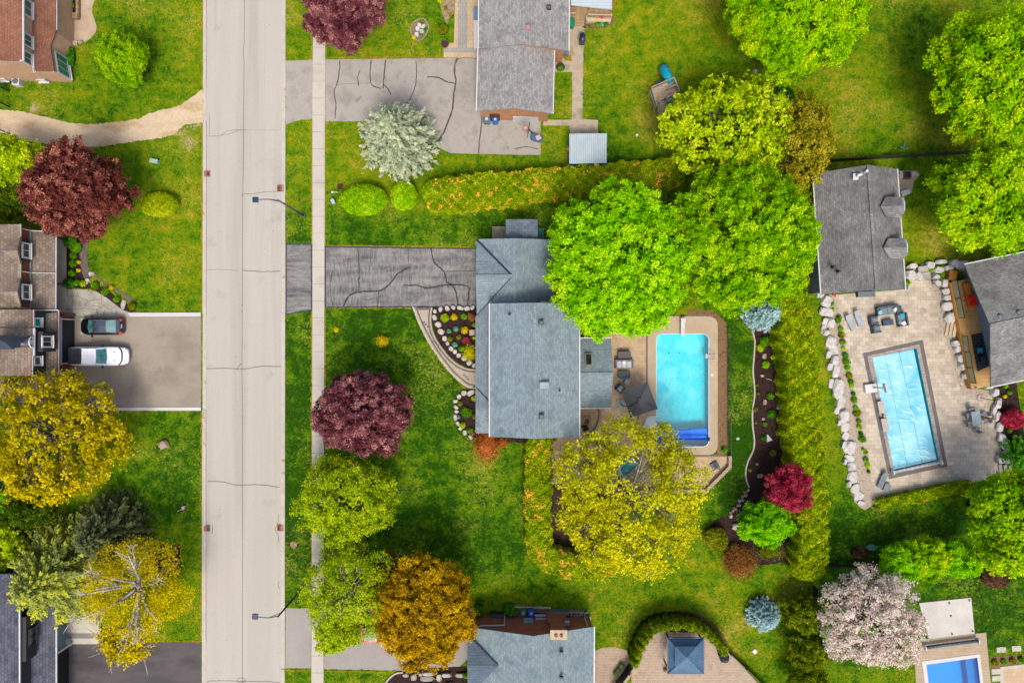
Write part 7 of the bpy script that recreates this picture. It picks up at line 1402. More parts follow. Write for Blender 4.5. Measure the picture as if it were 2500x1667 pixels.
sofa(1524,888,1.85,.92,0,mat('grey_frame',[(120,120,130),(140,140,150)],3,.7,.06,12),m_wc,'white cushioned sofa on the tan patio beside the turquoise pool',((0,.12,w_white,.1),))
def block(name,x,y,sx,sy,h,rz,m,label,cat,top=None,z0=0,slats=0,group=None):
    c=W(x,y,h); c.z=0; t=thing(name,label,cat,tuple(c),group); s=MB(); s.box((c.x,c.y,(h-.05+.04)/2),(sx*.94,sy*.94,h-.09),rz); s.build('base',m,t,bevel=.02)
    s=MB(); s.box((c.x,c.y,h-.02),(sx,sy,.06),rz); tp=s.build('top',top or m,t,bevel=.015)
    if slats:
        s=MB(); M_=Matrix.Rotation(rz,3,'Z')
        for k in range(slats): q=Vector((c.x,c.y,0))+M_@Vector((0,-sy/2+sy*(k+.5)/slats,0)); s.box((q.x,q.y,h+.015),(sx*.96,sy/slats*.6,.015),rz)
        s.build('slats',top or m,tp)
    return t
block('storage_chest',1524.5,866,1.3,.68,.65,R(2),plain('taupe_chest',(104,94,94),.7),'taupe lidded storage chest behind the white cushioned sofa','storage chest')
block('coffee_table',1523.5,914,1.2,.72,.42,R(0),m_gs,'slatted slate blue coffee table in front of the white cushioned sofa','coffee table',mat('slate_blue_top',[(78,96,108),(96,114,126)],3,.6,.06,12),slats=10)
block('ottoman',1531,932,.5,.5,.42,R(-45+8),m_gs,'small square ottoman with pale cushion beside the charcoal umbrella','ottoman',m_wc)
sofa(1514,949,.78,.78,R(118+20),m_gs,m_wc,'blue grey armchair with white pillow half under the charcoal umbrella',((0,.2,w_white,.0),),seats=1,name='armchair',cat='armchair')
sofa(1441,811,.7,.7,R(200),g_black,m_gs,'dark grey chair on the shaded deck under the vivid green tree',(),seats=1,name='deck_chair',cat='chair')
sofa(1429,1045,.62,.6,R(200),g_black,plain('black_seat',(48,44,46),.8),'black patio chair beside the small round fire pit',(),seats=1,name='patio_chair',cat='chair')
t=thing('fire_pit','small round stone fire pit with dark soot behind the tall roof','fire pit',tuple(W(1432,1027))); p=W(1432,1027)
s=MB(); s.tube([(p.x,p.y,0),(p.x,p.y,.3)],[.36,.36],18,cap=False); s.tube([(p.x+.33*math.cos(a),p.y+.33*math.sin(a),.3) for a in np.linspace(0,2*PI,21)],.06,6); s.build('ring',m_pav,t); s=MB(); s.cyl((p.x,p.y,.02),.3,.2,16); s.build('ash',mat('ash_soot',[(120,90,70),(170,140,116)],6,.95,.2,12),t)
# curved low retaining wall by fire pit
t=MB(); t.strip(WP([(v.x,v.y) for v in spline([(1463,997),(1464,1020),(1455,1045),(1437,1065),(1424,1085),(1420,1104)],5)]),.22,0,.45); t.build('curved_wall',m_pav2,label='low curved paver wall round the small round fire pit patio',cat='low wall')
# blue items
t=thing('covered_bike','royal blue tarpaulin bundle on the tan flagstone path','tarpaulin bundle',tuple(W(1390,1106)))
shr=bmesh.new(); bmesh.ops.create_icosphere(shr,subdivisions=3,radius=1); c=W(1390,1108)
for v in shr.verts: k_=1+.25*noise.noise(v.co*3); v.co=Vector((v.co.x*.26*k_+c.x,v.co.y*.45*k_+c.y,max(0,v.co.z*.4*k_+.35)))
s=MB(); s.add([tuple(v.co) for v in shr.verts],[[v.index for v in f.verts] for f in shr.faces]); shr.free(); s.build('tarpaulin',mat('royal_blue_tarp',[(10,50,170),(20,90,220)],3,.4,.15,9),t,smooth=False)
s=MB(); c=W(1387,1092); s.box((c.x,c.y,.3),(.4,.3,.6),.3); s.build('crate',plain('dark_crate',(80,64,60),.8),t,bevel=.02)
# hot tub under yellow tree
t=thing('hot_tub','turquoise hot tub with pale rim tilted beneath the broad yellow tree','hot tub',tuple(W(1534,1141)))
def rq_(cx,cy,lx,ly,an,n=1):
    out=[]
    for a,b_ in ((-1,-1),(1,-1),(1,1),(-1,1)): x,y=a*lx/2,b_*ly/2; out.append((cx+x*math.cos(an)-y*math.sin(an),cy+x*math.sin(an)+y*math.cos(an)))
    return out
A_=R(-38); s=MB(); o=WP(rq_(1534,1141,50,30,A_),.7); i_=WP(rq_(1534,1141,42,22,A_),.7); s.prism(o,0,.6); s.holed(o,[[(q.x,q.y) for q in i_]],.72)
s.build('shell',plain('pale_shell',(180,214,206),.5),t); s=MB(); s.sheet(i_,.66); s.build('water',mat('tub_water',[(40,150,150),(90,200,196)],2,.15,.06,9,.2,8),t); s=MB(); s.prism(WP(rq_(1549,1158,36,26,A_),.75),.60,.80); s.build('folded_cover',mat('tub_cover_grey',[(140,136,122),(160,156,142)],2,.8,.05,9),t,bevel=.03)
for x,y,lb in ((1417,1150,'pale mint egret shaped garden figure by the yellow tree'),(1424,1161,'round white garden figure by the yellow tree')): s=MB(); p=W(x,y); s.tube([(p.x,p.y,0),(p.x,p.y+.1,.3),(p.x+.02,p.y+.22,.55)],[.14,.16,.05],10); s.dome((p.x+.02,p.y+.22,.5),.09,.12,10,4); s.build('garden_figure',plain('mint_white',(206,226,216),.6),label=lb,cat='garden figure',smooth=True)
# heater, terrace walls
t=thing('parasol_base','slate grey square parasol base with folded pole at the corner terrace','parasol base',tuple(W(1744,1138)))
p=W(1744,1136); s=MB(); s.box((p.x,p.y,.12),(.8,.8,.22),.5); s.build('base',plain('slate_base',(84,96,104),.6),t,bevel=.08); s=MB(); s.tube([(p.x,p.y,.2),(p.x,p.y,1.0),(p.x+.5,p.y-.45,1.0)],.05,8); s.build('pole',plain('brown_pole',(120,84,56),.7),t)
m_wb=mat('cream_wall_blocks',[(214,190,160),(232,212,186)],2,.85,.08,9,.3,20,brick=(.2,.2,.02,(140,110,96),.06))
t=MB(); t.strip(WP([(1779,1111),(1779,1138),(1722,1195),(1655,1197),(1560,1198)]),.34,0,.5); t.build('retaining_wall',m_wb,label='cream block wall with angled corner below the turquoise pool terrace',cat='low wall')
t=thing('pool_fence','thin black railing along the brown mulch strip right of the turquoise pool','fence',tuple(W(1777,960)))
s=MB(); a,b_=W(1776,800),W(1777,1108); n_=46
for k in range(n_+1): q=a.lerp(b_,k/n_); s.box((q.x,q.y,.55),(.025,.025,1.1))
s.bar((a.x,a.y,1.1),(b_.x,b_.y,1.1),.04); s.bar((a.x,a.y,.1),(b_.x,b_.y,.1),.04); s.build('railing',g_black,t)
for k in range(5): q=a.lerp(b_,k/4); s=MB(); s.box((q.x,q.y,.6),(.07,.07,1.2)); s.build('fence_post',g_black,t)
# ---------------------------------------------------------------- play set
t=thing('play_set','weathered wooden play set with turquoise tube slide on the top lawn','play set',tuple(W(1618,220)))
hz=1.5; Pp=lambda x,y,z=hz: W(x,y,z)
s=MB(); s.prism([(q.x,q.y) for q in (Pp(1592,216),Pp(1646,193),Pp(1651,226),Pp(1627,238),Pp(1604,252))],1.42,1.52); s.build('platform',mat('old_planks',[(212,186,150),(240,218,184)],1.5,.9,.15,9,.3,12,brick=(3,.14,.012,(96,74,54),.12)),t)
for a,b_ in (((1590,214),(1646,189)),((1646,189),(1659,223)),((1590,214),(1604,258)),((1627,218),(1652,206)),((1629,238),(1651,228))):
    A,B2=W(a[0],a[1],2.3),W(b_[0],b_[1],2.3); s=MB(); s.bar(A,B2,.09,.06); lo=Vector((0,0,-.72)); s.bar(A+lo,B2+lo,.08,.06); n_=int((B2-A).length/.16)
    for k in range(n_+1): q=A.lerp(B2,k/n_); s.box((q.x,q.y,1.94),(.05,.05,.72))
    s.build('railing',woodg,t)
for x,y in ((1591,215),(1646,190),(1658,222),(1604,257),(1629,240)): q=W(x,y,2.3); s=MB(); s.box((q.x,q.y,1.15),(.1,.1,2.3)); s.build('post',woodg,t)
for x0,x1 in ((1591,1592),(1604,1600)): 
    pass
s=MB(); s.bar(W(1592,216,2.2),W(1582,235,0),.1); s.build('brace',woodg,t); s=MB(); s.bar(W(1602,256,2.2),W(1595,266,.2),.1); s.build('brace',woodg,t); s=MB(); s.bar(W(1582,235,.15),W(1595,262,.15),.04); s.build('swing_beam',woodg,t)
for i in range(7): s=MB(); q=W(1617,249+i*5,1.4-i*.18); s.box(q,(.62,.16,.05),R(14)); s.build('stair_tread',woodg,t)
for x in (1606,1626): s=MB(); s.bar(W(x,246,1.8),W(x+2,285,.5),.08,.12); s.build('stair_rail',woodg,t)
m_sl=plain('turquoise_plastic',(0,166,196),.35,k=.52)
s=MB(); s.tube([W(1640,200,1.7),W(1632,190,1.65),W(1627,181,1.35),W(1622,173,1.0),W(1620,170,.6),W(1624,166,.3)],[.36,.44,.48,.5,.48,.42],16,cap=True); s.build('tube_slide',m_sl,t,smooth=True)
s=MB(); s.tube([W(1638,196,2.1),W(1627,180,1.85)],.05,6); s.build('slide_seam',plain('slide_seam_blue',(0,120,170),.4,k=.52),t)
s=MB(); q=W(1611,202,.5); s.box((q.x,q.y,.3),(.7,.4,.4),R(20)); s.build('sand_box',plain('deep_teal_plastic',(0,112,150),.4),t,bevel=.08)
s=MB(); q=W(1637,244,.9); s.box((q.x,q.y,.8),(.75,.3,.4),R(18)); s.build('play_panel',plain('mint_blue_panel',(120,190,200),.5),t,bevel=.05)
# ---------------------------------------------------------------- right patio furniture
sofa(2166,757,2.1,.9,R(8),m_gs,m_gc,'long grey outdoor sofa with white and pale turquoise pillows',((.75,-.05,w_white,.6),(-.8,-.12,m_lt,.5)),seats=2)
sofa(2203,780,1.35,.95,R(-80),m_gs,m_gc,'grey two seat sofa with white and bright turquoise pillows facing left',((.4,.0,w_white,.4),(-.4,.0,m_tq,.3)),seats=2)
sofa(2134,782,.82,.9,R(100),m_gs,m_gc,'upper grey armchair of the pair left of the dark fire table',(),seats=1,name='armchair',cat='armchair',group='grey armchairs'); sofa(2140,803,.82,.9,R(100),m_gs,m_gc,'lower grey armchair of the pair left of the dark fire table',(),seats=1,name='armchair',cat='armchair',group='grey armchairs')
block('fire_table',2169,787,1.02,.58,.5,R(8),m_gs,'dark navy rectangular fire table between the grey sofas','fire table',plain('navy_table_top',(60,84,108),.4))
block('side_table',2195,752,.5,.5,.5,R(8),m_gs,'small dark navy side table at the right end of the long grey sofa','side table',plain('navy_table_top',(60,84,108),.4))
block('deck_box',2116,718,1.75,.55,.6,R(2),plain('dark_box_side',(60,60,66),.6),'grey blue ribbed deck box against the charcoal building','deck box',mat('grey_blue_lid',[(110,124,134),(130,144,154)],2,.6,.05,9),slats=5)
def lounger(x,y,rz,label,m=None,group='sun loungers on the right patio'):
    c=W(x,y,.35); c.z=0; t=thing('sun_lounger',label,'sun lounger',tuple(c),group); M_=Matrix.Rotation(rz,3,'Z'); f=lambda a,b_,z:c+M_@Vector((a,b_,z)); m=m or mat('light_grey_sling',[(176,186,196),(196,204,212)],2,.7,.04,15)
    s=MB(); s.box(f(0,-.28,.36),(.55,1.2,.06),rz); s.build('seat',m,t,bevel=.015)
    s=MB(); s.box(f(0,.56,.50),(.55,.58,.06),rz,tilt=Matrix.Rotation(R(30),3,'X')); s.build('backrest',m,t,bevel=.015)
    for a,b_ in ((-1,-.8),(1,-.8),(-1,.35),(1,.35)): s=MB(); s.box(f(a*.24,b_,.17),(.05,.05,.34),rz); s.build('leg',g_mid,t)
lounger(2076,786,R(28),'left light grey sun lounger beside the pebble strip'); lounger(2096,776,R(22),'right light grey sun lounger beside the long grey sofa')
lounger(2155,1171,R(-22),'grey sun lounger at the bottom left corner of the big patio',m_gc); block('side_table',2166,1190,.62,.8,.4,R(-22),m_gs,'grey stool beside the lower grey sun lounger','stool',m_gc)
# dining set
t=thing('dining_table','pale blue glass dining table with closed tan umbrella at the right patio','dining table',tuple(W(2383,1023)))
p=W(2384,1021,.75); an=R(10); s=MB(); s.box((p.x,p.y,.74),(.9,1.45,.04),an); s.build('table_top',mat('pale_table_glass',[(150,176,180),(176,198,200)],2,.2,.04,9,0),t,bevel=.01)
M_=Matrix.Rotation(an,3,'Z')
for a in (-1,1):
    for b_ in (-1,1): q=Vector((p.x,p.y,0))+M_@Vector((a*.38,b_*.62,0)); s=MB(); s.box((q.x,q.y,.36),(.05,.05,.72)); s.build('leg',g_mid,t)
s=MB(); a=W(2390,1017,0); s.tube([(a.x,a.y,0),(a.x,a.y,1.0),(a.x,a.y,1.1),(a.x,a.y,2.6)],[.03,.03,.12,.03],10); s.build('closed_umbrella',mat('tan_canvas',[(170,110,50),(196,136,70)],3,.8,.1,9),t,smooth=True)
def chair(x,y,rz,label,m=None):
    c=W(x,y,.4); c.z=0; t=thing('dining_chair',label,'chair',tuple(c),'chairs round the pale dining table'); M_=Matrix.Rotation(rz,3,'Z'); f=lambda a,b_,z:c+M_@Vector((a,b_,z)); m=m or plain('grey_sling',(150,150,156),.7)
    s=MB(); s.box(f(0,0,.44),(.46,.46,.04),rz); s.build('seat',m,t,bevel=.01); s=MB(); s.box(f(0,.25,.70),(.46,.04,.5),rz,tilt=Matrix.Rotation(R(-10),3,'X')); s.build('backrest',m,t,bevel=.01)
    for a,b_ in ((-1,-1),(1,-1),(-1,1),(1,1)): s=MB(); s.box(f(a*.22,b_*.22,.22),(.03,.03,.44),rz); s.build('leg',g_mid,t)
    for a in (-1,1): s=MB(); s.tube([f(a*.25,-.2,.42),f(a*.25,-.2,.64),f(a*.25,.24,.66)],.018,6); s.build('armrest',g_mid,t)
chair(2370,1000,R(20),'chair at the top end of the pale dining table'); chair(2360,1016,R(95),'upper chair on the left side of the pale dining table'); chair(2363,1035,R(95),'lower chair on the left side of the pale dining table'); chair(2386,1048,R(190),'chair at the bottom end of the pale dining table'); chair(2404,1010,R(-80),'upper chair on the right side of the pale dining table'); chair(2407,1026,R(-80),'lower chair on the right side of the pale dining table')
t=thing('hose_stand','round pink stone base with curved black pole at the right patio','lamp base',tuple(W(2393,971))); p=W(2393,971); s=MB(); s.cyl((p.x,p.y,.0),.42,.1,24); s.cyl((p.x,p.y,.1),.36,.03,24); s.build('base',plain('pink_stone',(200,176,168),.7),t,bevel=.02); s=MB(); s.tube(spline([(p.x,p.y,.1),(p.x+.3,p.y-.1,1.6),(p.x+1.2,p.y-.1,2.0),(p.x+1.7,p.y-.6,1.6)],5),.03,8); s.build('curved_pole',g_black,t,smooth=True)
# poolside seats, hoop, roller
t=thing('basketball_hoop','white poolside basketball hoop leaning over the bubble cover pool','basketball hoop',tuple(W(2127,947)))
s=MB(); s.prism(WP(rq_(2126.5,948,28,21,R(-8)),.4),.0,.4); s.build('base',w_white,t,bevel=.08); s=MB(); s.tube([W(2133,946,.4),W(2144,946,1.2),W(2160,946,1.3)],.04,8); s.build('pole',g_black,t); s=MB(); a,b_=W(2159,936,1.5),W(2165,958,1.5); s.bar(a,b_,.2,.5); s.build('backboard',mat('clear_board',[(206,226,232),(226,240,244)],2,.3,.03,9),t,bevel=.02); s=MB(); c=W(2157,947,1.3); s.tube([(c.x+.2*math.cos(v),c.y+.2*math.sin(v),1.32) for v in np.linspace(0,2*PI,19)],.02,6); s.build('rim',plain('orange_rim',(226,120,70),.5),t); s=MB(); q=W(2135,946,.45); s.box((q.x,q.y,.42),(.28,.16,.05)); s.build('ball_rest',plain('salmon_patch',(220,150,120),.6),t)
for cx,cy,lb in ((2152,994,'upper beige box lid on the left edge of the bubble cover pool'),(2161,1036,'lower beige box lid on the left edge of the bubble cover pool')): block('pool_bench',cx,cy,.62,1.25,.42,R(11),plain('pale_blue_bench',(170,190,200),.6),lb,'bench box',mat('beige_lid',[(206,190,176),(224,210,198)],2,.8,.04,9),group='box benches at the tilted pool')
s=MB(); p=W(2156,1014); s.cyl((p.x,p.y,0),.16,.35,14); s.cyl((p.x+.05,p.y-.25,0),.14,.3,14); s.build('pump_unit',mat('rusty_cream',[(190,150,120),(216,190,166)],5,.7,.1,9),label='small cream pump between the two beige box lids',cat='pump')
def roller(a,b,label,m,r=.08,wh=.28):
    A,B2=W(a[0],a[1],.45),W(b[0],b[1],.45); t=thing('cover_roller',label,'cover roller',tuple(W((a[0]+b[0])/2,(a[1]+b[1])/2))); s=MB(); s.tube([A,B2],r,12); tb=s.build('tube',m,t,smooth=True); d_=(B2-A).normalized()
    for q in (A,B2): s=MB(); s.tube([q-d_*.06,q+d_*.06],wh,18); s.build('end_wheel',w_white,t); 
    s=MB()
    for k in range(1,11): q=A.lerp(B2,k/11); s.tube([q-d_*.015,q+d_*.015],r+.02,12)
    s.build('strap',g_mid,tb)
roller((2180,1152),(2298,1128),'white cover roller with end wheels at the bottom of the bubble cover pool',w_white)
roller((2258,1580),(2388,1563),'dark blue grey cover roller above the deep blue corner pool',plain('roller_slate',(76,92,110),.5),.16)
# deck things right
for x,y,lb in ((2366,727,'upper red metal chair on the honey coloured deck'),(2371,741,'lower red metal chair on the honey coloured deck')):
    m_=plain('bright_red_metal',(236,30,16),.4,k=.52); c=W(x,y,1.45); t=thing('red_chair',lb,'chair',(c.x,c.y,1.0),'red chairs on the right deck'); f=lambda a,b_,z:(c.x+a,c.y+b_,z)
    s=MB(); s.box(f(.1,0,1.45),(.45,.42,.04),R(10)); s.build('seat',m_,t,bevel=.01); s=MB(); s.box(f(.32,0,1.7),(.04,.42,.45),R(10)); s.build('backrest',m_,t)
    for a,b_ in ((-.3,-.24),(-.3,.24),(.25,-.22),(.25,.22)): s=MB(); s.bar(f(a,b_,1.0),f(a*.3+.08,b_*.7,1.45),.04); s.build('leg',m_,t)
    s=MB(); s.tube([f(-.35,-.24,1.02),f(-.25,-.2,1.4),f(.2,-.22,1.42)],.02,6); s.tube([f(-.35,.24,1.02),f(-.25,.2,1.4),f(.2,.22,1.42)],.02,6); s.build('armrest',m_,t)
block('cedar_bench',2366,722,.55,2.6,1.3,R(14),woodo,'orange cedar counter behind the red chairs against the wall','counter',woodo)
s=MB(); q=WP([(2371,817),(2398,812),(2417,893),(2386,906)],1.02); s.prism(q,1.0,1.03); s.build('outdoor_rug',mat('black_pattern_rug',[(28,34,42),(44,52,62)],1,.9,.08,9,.2,20,brick=(.5,.3,.02,(96,110,122),.1)),label='black patterned rug on the honey coloured deck',cat='rug')
t=thing('patio_stool','bright turquoise chair on the black patterned rug','chair',tuple(W(2391,855,1.03))); c=W(2391,855,1.4); s=MB(); s.box((c.x,c.y,1.42),(.42,.42,.05),.1); s.build('seat',m_tq,t,bevel=.02)
for a in (-1,1): s=MB(); s.box((c.x+a*.2,c.y,1.5),(.05,.5,.12),.1); s.build('armrest',m_tq,t)
for a,b_ in ((-1,-1),(1,-1),(-1,1),(1,1)): s=MB(); s.box((c.x+a*.18,c.y+b_*.18,1.22),(.04,.04,.38)); s.build('leg',g_black,t)
block('low_table',2401,876,.5,.55,.4+1.03,R(8),g_black,'dark low table on the black patterned rug','table',plain('dark_top',(60,70,84),.5))
t=thing('garden_lantern','small dark path lantern at the bottom of the raised deck','lantern',tuple(W(2366,944))); p=W(2366,944); s=MB(); s.cyl((p.x,p.y,0),.03,.8,8); s.build('stem',g_black,t); s=MB(); s.box((p.x,p.y,.9),(.24,.26,.22),.5); s.build('lamp_housing',plain('slate_lantern',(70,84,104),.5),t,bevel=.02)
t=thing('stone_fireplace','rusty square fire pit between two white slabs beside the charcoal roof','fire pit',tuple(W(2211,429))); 
for q in (((2191,421),(2200,421),(2200,438),(2192,438)),((2219,420),(2230,421),(2240,428),(2236,434),(2219,437))): s=MB(); s.prism(WP(q),0,.4); s.build('side_slab',m_rock,t,bevel=.03)
s=MB(); c=W(2209.5,429.5); s.box((c.x,c.y,.25),(.78,.7,.5)); s.build('fire_box',mat('rusty_metal',[(96,60,50),(140,96,84)],6,.8,.2,12),t,bevel=.02); s=MB(); s.box((c.x,c.y,.5),(.5,.45,.02)); s.build('ash_bed',g_black,t)
s=MB(); p=W(2206,472); s.box((p.x,p.y,.35),(.8,.5,.1),.3); s.tube([(p.x-.3,p.y,.4),(p.x-.45,p.y-.1,.8),(p.x-.4,p.y-.3,.9)],.03,8); s.box((p.x,p.y,.15),(.6,.35,.3),.3); s.build('garden_table',w_white,label='white plastic garden table below the rusty square fire pit',cat='table')
# steps between rocks
t=thing('stone_steps','pale stone steps climbing between boulders at the corner of the charcoal building','steps',tuple(W(2245,662)))
for i,(x,y,w_x) in enumerate(((2246,655,1.0),(2249,661,1.05),(2254,675,1.15))): s=MB(); p=W(x,y); s.box((p.x,p.y,.5-.18*i),(w_x,.34 if i<2 else .8,.16+.04),R(10)); s.build('stone_tread',m_flag,t,bevel=.02)
t=thing('stone_steps','pale stone steps at the bottom right corner of the big patio','steps',tuple(W(2455,1150)))
for i in range(3): s=MB(); p=W(2441+i*10,1146); s.box((p.x,p.y,.08+.12*i),(.36,1.1,.16+.1*i),R(8)); s.build('stone_tread',m_pavR if False else m_flag,t,bevel=.02)
s=MB(); a,b_=W(2272,682,1.0),W(2328,672,1.4); s.bar(a,b_,.04); s.tube([a,Vector((a.x,a.y,0))],.025,6); s.tube([b_,Vector((b_.x,b_.y,0))],.025,6); c=W(2308,704,1.0); s.bar(a,W(2290,702,.9),.04); s.bar(W(2290,702,.9),c,.04); s.tube([c,Vector((c.x,c.y,0))],.025,6); s.build('step_railing',g_black,label='thin black handrail over the rock garden beside the steps',cat='handrail')
# ---------------------------------------------------------------- fences, gates
def fence(pts,h,label,m,name='fence',pw=.06,panel='mesh',gap=2.4,thick=.03):
    P=[W(x,y) for x,y in pts]; t=thing(name,label,'fence',tuple(P[0].lerp(P[-1],.5)))
    for i in range(len(P)-1):
        a,b_=P[i],P[i+1]; n_=max(1,int((b_-a).length/gap))
        for k in range(n_):
            u,v=a.lerp(b_,k/n_),a.lerp(b_,(k+1)/n_); s=MB()
            if panel=='solid': s.bar((u.x,u.y,h/2),(v.x,v.y,h/2),thick,h*.92)
            else:
                for z in (.08,h*.55,h-.05): s.bar((u.x,u.y,z),(v.x,v.y,z),.035)
                nn=int((v-u).length/.12)
                for j in range(nn): q=u.lerp(v,j/nn); s.box((q.x,q.y,h/2),(.018,.018,h))
            s.build('fence_panel',m,t)
        for k in range(n_+1): q=a.lerp(b_,k/n_); s=MB(); s.box((q.x,q.y,h/2+.03),(pw*1.6,pw*1.6,h+.06)); s.build('fence_post',m,t)
m_fb=plain('fence_black_brown',(52,48,44),.8)
fence([(1990,398),(2100,391),(2360,376),(2400,372)],1.2,'dark boundary fence between the right lawn and the charcoal roofed building',m_fb,panel='solid')
fence([(2022,1376),(2100,1377),(2175,1372)],1.2,'dark boundary fence behind the blossoming tree, left of the bushy trees',m_fb,panel='solid')
fence([(1984,1428),(1990,1560),(1996,1700)],1.3,'dark fence running down beside the evergreen bushes at the lower right',m_fb,panel='solid')
fence([(1778,1588),(1815,1622),(1866,1672),(1900,1705)],1.0,'low dark rail along the diagonal edge of the pink paved court',g_black,thick=.05,panel='solid')
fence([(1544,1604),(1530,1625),(1505,1660),(1490,1700)],1.8,'tall black screen fence crossing the pink paving by the green planters',g_black,panel='solid',thick=.05)
fence([(4,193),(24,224)],1.3,'black wire gate beside the white air conditioner at the left edge',g_black); fence([(5,252),(24,262)],1.3,'lower half of the black wire gate at the left edge, above the dirt path',g_black)
fence([(0,318),(24,327)],1.3,'small black wire gate piece below the dirt path at the left edge',g_black)
for x,y,m,lb in ((1518,1628,l_lime,'brightest of three square planters beside the black screen fence'),(1511,1638,l_sh,'middle of three square planters beside the black screen fence'),(1504,1647,l_oliv,'lowest of three square planters beside the black screen fence')):
    t=thing('square_planter',lb,'planter',tuple(W(x,y)),'three planters by the screen fence'); p=W(x,y,.6); p.z=0; rz=R(-35); s=MB(); s.box((p.x,p.y,.28),(.36,.36,.56),rz); s.build('planter_box',mat('sage_planter',[(150,160,120),(176,184,146)],2,.7,.04,9),t,bevel=.02); s=MB(); s.box((p.x,p.y,.58),(.28,.28,.06),rz); s.build('planting',mat('moss_green',[(50,110,6),(80,140,10)] if m is l_lime else [(50,70,10),(80,96,20)],9,.9,.3,20),t,bevel=.02) if m is not l_sh else s.build('planting',mat('moss_dark',[(60,90,10),(80,110,20)],9,.9,.3,20),t,bevel=.02)
t=thing('covered_egg_chair','dark teardrop shaped covered chair on the right of the pink court','covered chair',tuple(W(1765,1600))); p=W(1765,1600); s=MB(); s.tube([(p.x,p.y,0),(p.x,p.y,.5),(p.x,p.y,.9),(p.x,p.y,1.15)],[.42,.52,.34,.05],12); s.build('cover',mat('dark_grey_cover',[(54,60,68),(80,88,96)],5,.6,.15,9,.8,5),t,smooth=False); s=MB(); s.box((p.x-.4,p.y+.2,.3),(.3,.25,.5),.6); s.build('cover_fold',mat('dark_grey_cover',[(54,60,68),(80,88,96)]),t,bevel=.05)
for x,y,lb in ((1623,1633,'tan ceramic stool at the left foot of the gazebo'),(1536,1641,'brown ceramic stool right of the black screen fence')): s=MB(); p=W(x,y); s.tube([(p.x,p.y,0),(p.x,p.y,.25),(p.x,p.y,.45)],[.16,.21,.16],14); s.build('ceramic_stool',mat('tan_ceramic',[(170,120,70),(200,150,96)],3,.5,.06,9),label=lb,cat='stool',smooth=True)
t=MB(); t.strip(WP([(v.x,v.y) for v in spline([(940,1667),(955,1650),(970,1641),(985,1640)],4)]),.14,0,.16); t.build('edging_wall',m_rock,label='thin pale curved edging at the tip of the dark mulch by the bottom drive',cat='edging')
# stepping stones, pad posts
for x,y,lb in ((2444,1585,'left white stepping slab on the bottom right lawn'),(2481,1582,'right white stepping slab on the bottom right lawn'),(2431,1638,'upper slab of the two at the corner patio edge'),(2432,1655,'lower slab of the two at the corner patio edge')): s=MB(); p=W(x,y); s.box((p.x,p.y,.03),(.95 if y<1600 else .9,.55,.06),R(3)); s.build('stepping_stone',m_walk,label=lb,cat='paving slab',group='white stepping slabs',bevel=.01)
for x,y,lb in ((2316,1471,'top middle bracket on the concrete pad'),(2365,1464,'top right bracket on the concrete pad'),(2373,1539,'bottom right bracket on the concrete pad'),(2323,1546,'bottom middle bracket on the concrete pad'),(2320,1502,'rusty bracket at the centre of the concrete pad')): s=MB(); p=W(x,y); s.box((p.x,p.y,.11),(.16,.14,.1)); s.cyl((p.x,p.y,.16),.03,.06,8); s.build('post_bracket',g_mid,label=lb,cat='bracket',group='metal brackets on the concrete pad')
# things on the retaining top : planter box by the upper left house
t=thing('brick_planter','tan brick planter box with dark soil beside the top left house','planter',tuple(W(172,20)))
s=MB()
for a,b_ in (((160,-40),(160,42)),((188,-40),(188,42)),((160,42),(188,42))): s.bar(W(a[0],a[1],.45)-Vector((0,0,.22)),W(b_[0],b_[1],.45)-Vector((0,0,.22)),.28,.45)
q=W(183,38,.5); s.box((q.x,q.y,.28),(.55,.5,.56)); s.build('planter_wall',mat('tan_wall_stone',[(176,146,106),(204,176,136)],2,.85,.08,9,.3,20,brick=(.35,.2,.02,(130,104,76),.08)),t); s=MB(); s.prism(WP([(162,-40),(187,-40),(187,40),(162,40)],.3),0,.3); s.build('soil',m_mulch,t)
shrub(176,13,6,.3,l_sh,'single green plant in the tan brick planter','bedding_plant','plant',leaf=.06,z0=.3,dens=300)
s=MB(); p=W(153,71); s.box((p.x,p.y,.2),(.36,.36,.4)); s.box((p.x,p.y,.42),(.3,.3,.04)); s.build('delivery_box',plain('pale_blue_carton',(196,220,232),.6),label='small pale blue box on the stone patio beside the top left house',cat='box',bevel=.01)
s=MB(); s.box((W(152,20,0).x,W(0,20,0).y,.02),(.8,3.6,.04)); s.build('step_slab',m_pav2,kind='structure')
# fence stack north of the charcoal building
t=thing('wooden_crate_frame','open dark timber frame at the top left corner of the charcoal building','frame',tuple(W(1972,415))); s=MB()
for a,b_ in (((1966,406),(1982,410)),((1982,410),(1981,426)),((1981,426),(1966,428)),((1966,428),(1966,406))): s.bar(W(a[0],a[1],.6),W(b_[0],b_[1],.6),.06,.06); s.box((W(a[0],a[1],.6).x,W(a[0],a[1],.6).y,.3),(.06,.06,.6))
s.build('frame',g_black,t); s=MB(); s.prism(WP([(1968,409),(1980,411),(1979,425),(1968,426)],.3),.0,.3); s.build('filling',m_dirt,t)
s=MB(); p=W(1988,391); s.box((p.x,p.y,.15),(1.1,.3,.3),.05); s.box((p.x+.1,p.y+.05,.33),(.5,.2,.1),.05); s.build('brick_pile',mat('pink_red_bricks',[(196,90,76),(226,130,110)],6,.9,.2,9,.4,20,brick=(.22,.1,.01,(140,80,70),.2)),label='short pile of red bricks at the corner of the dark boundary fence',cat='brick pile')
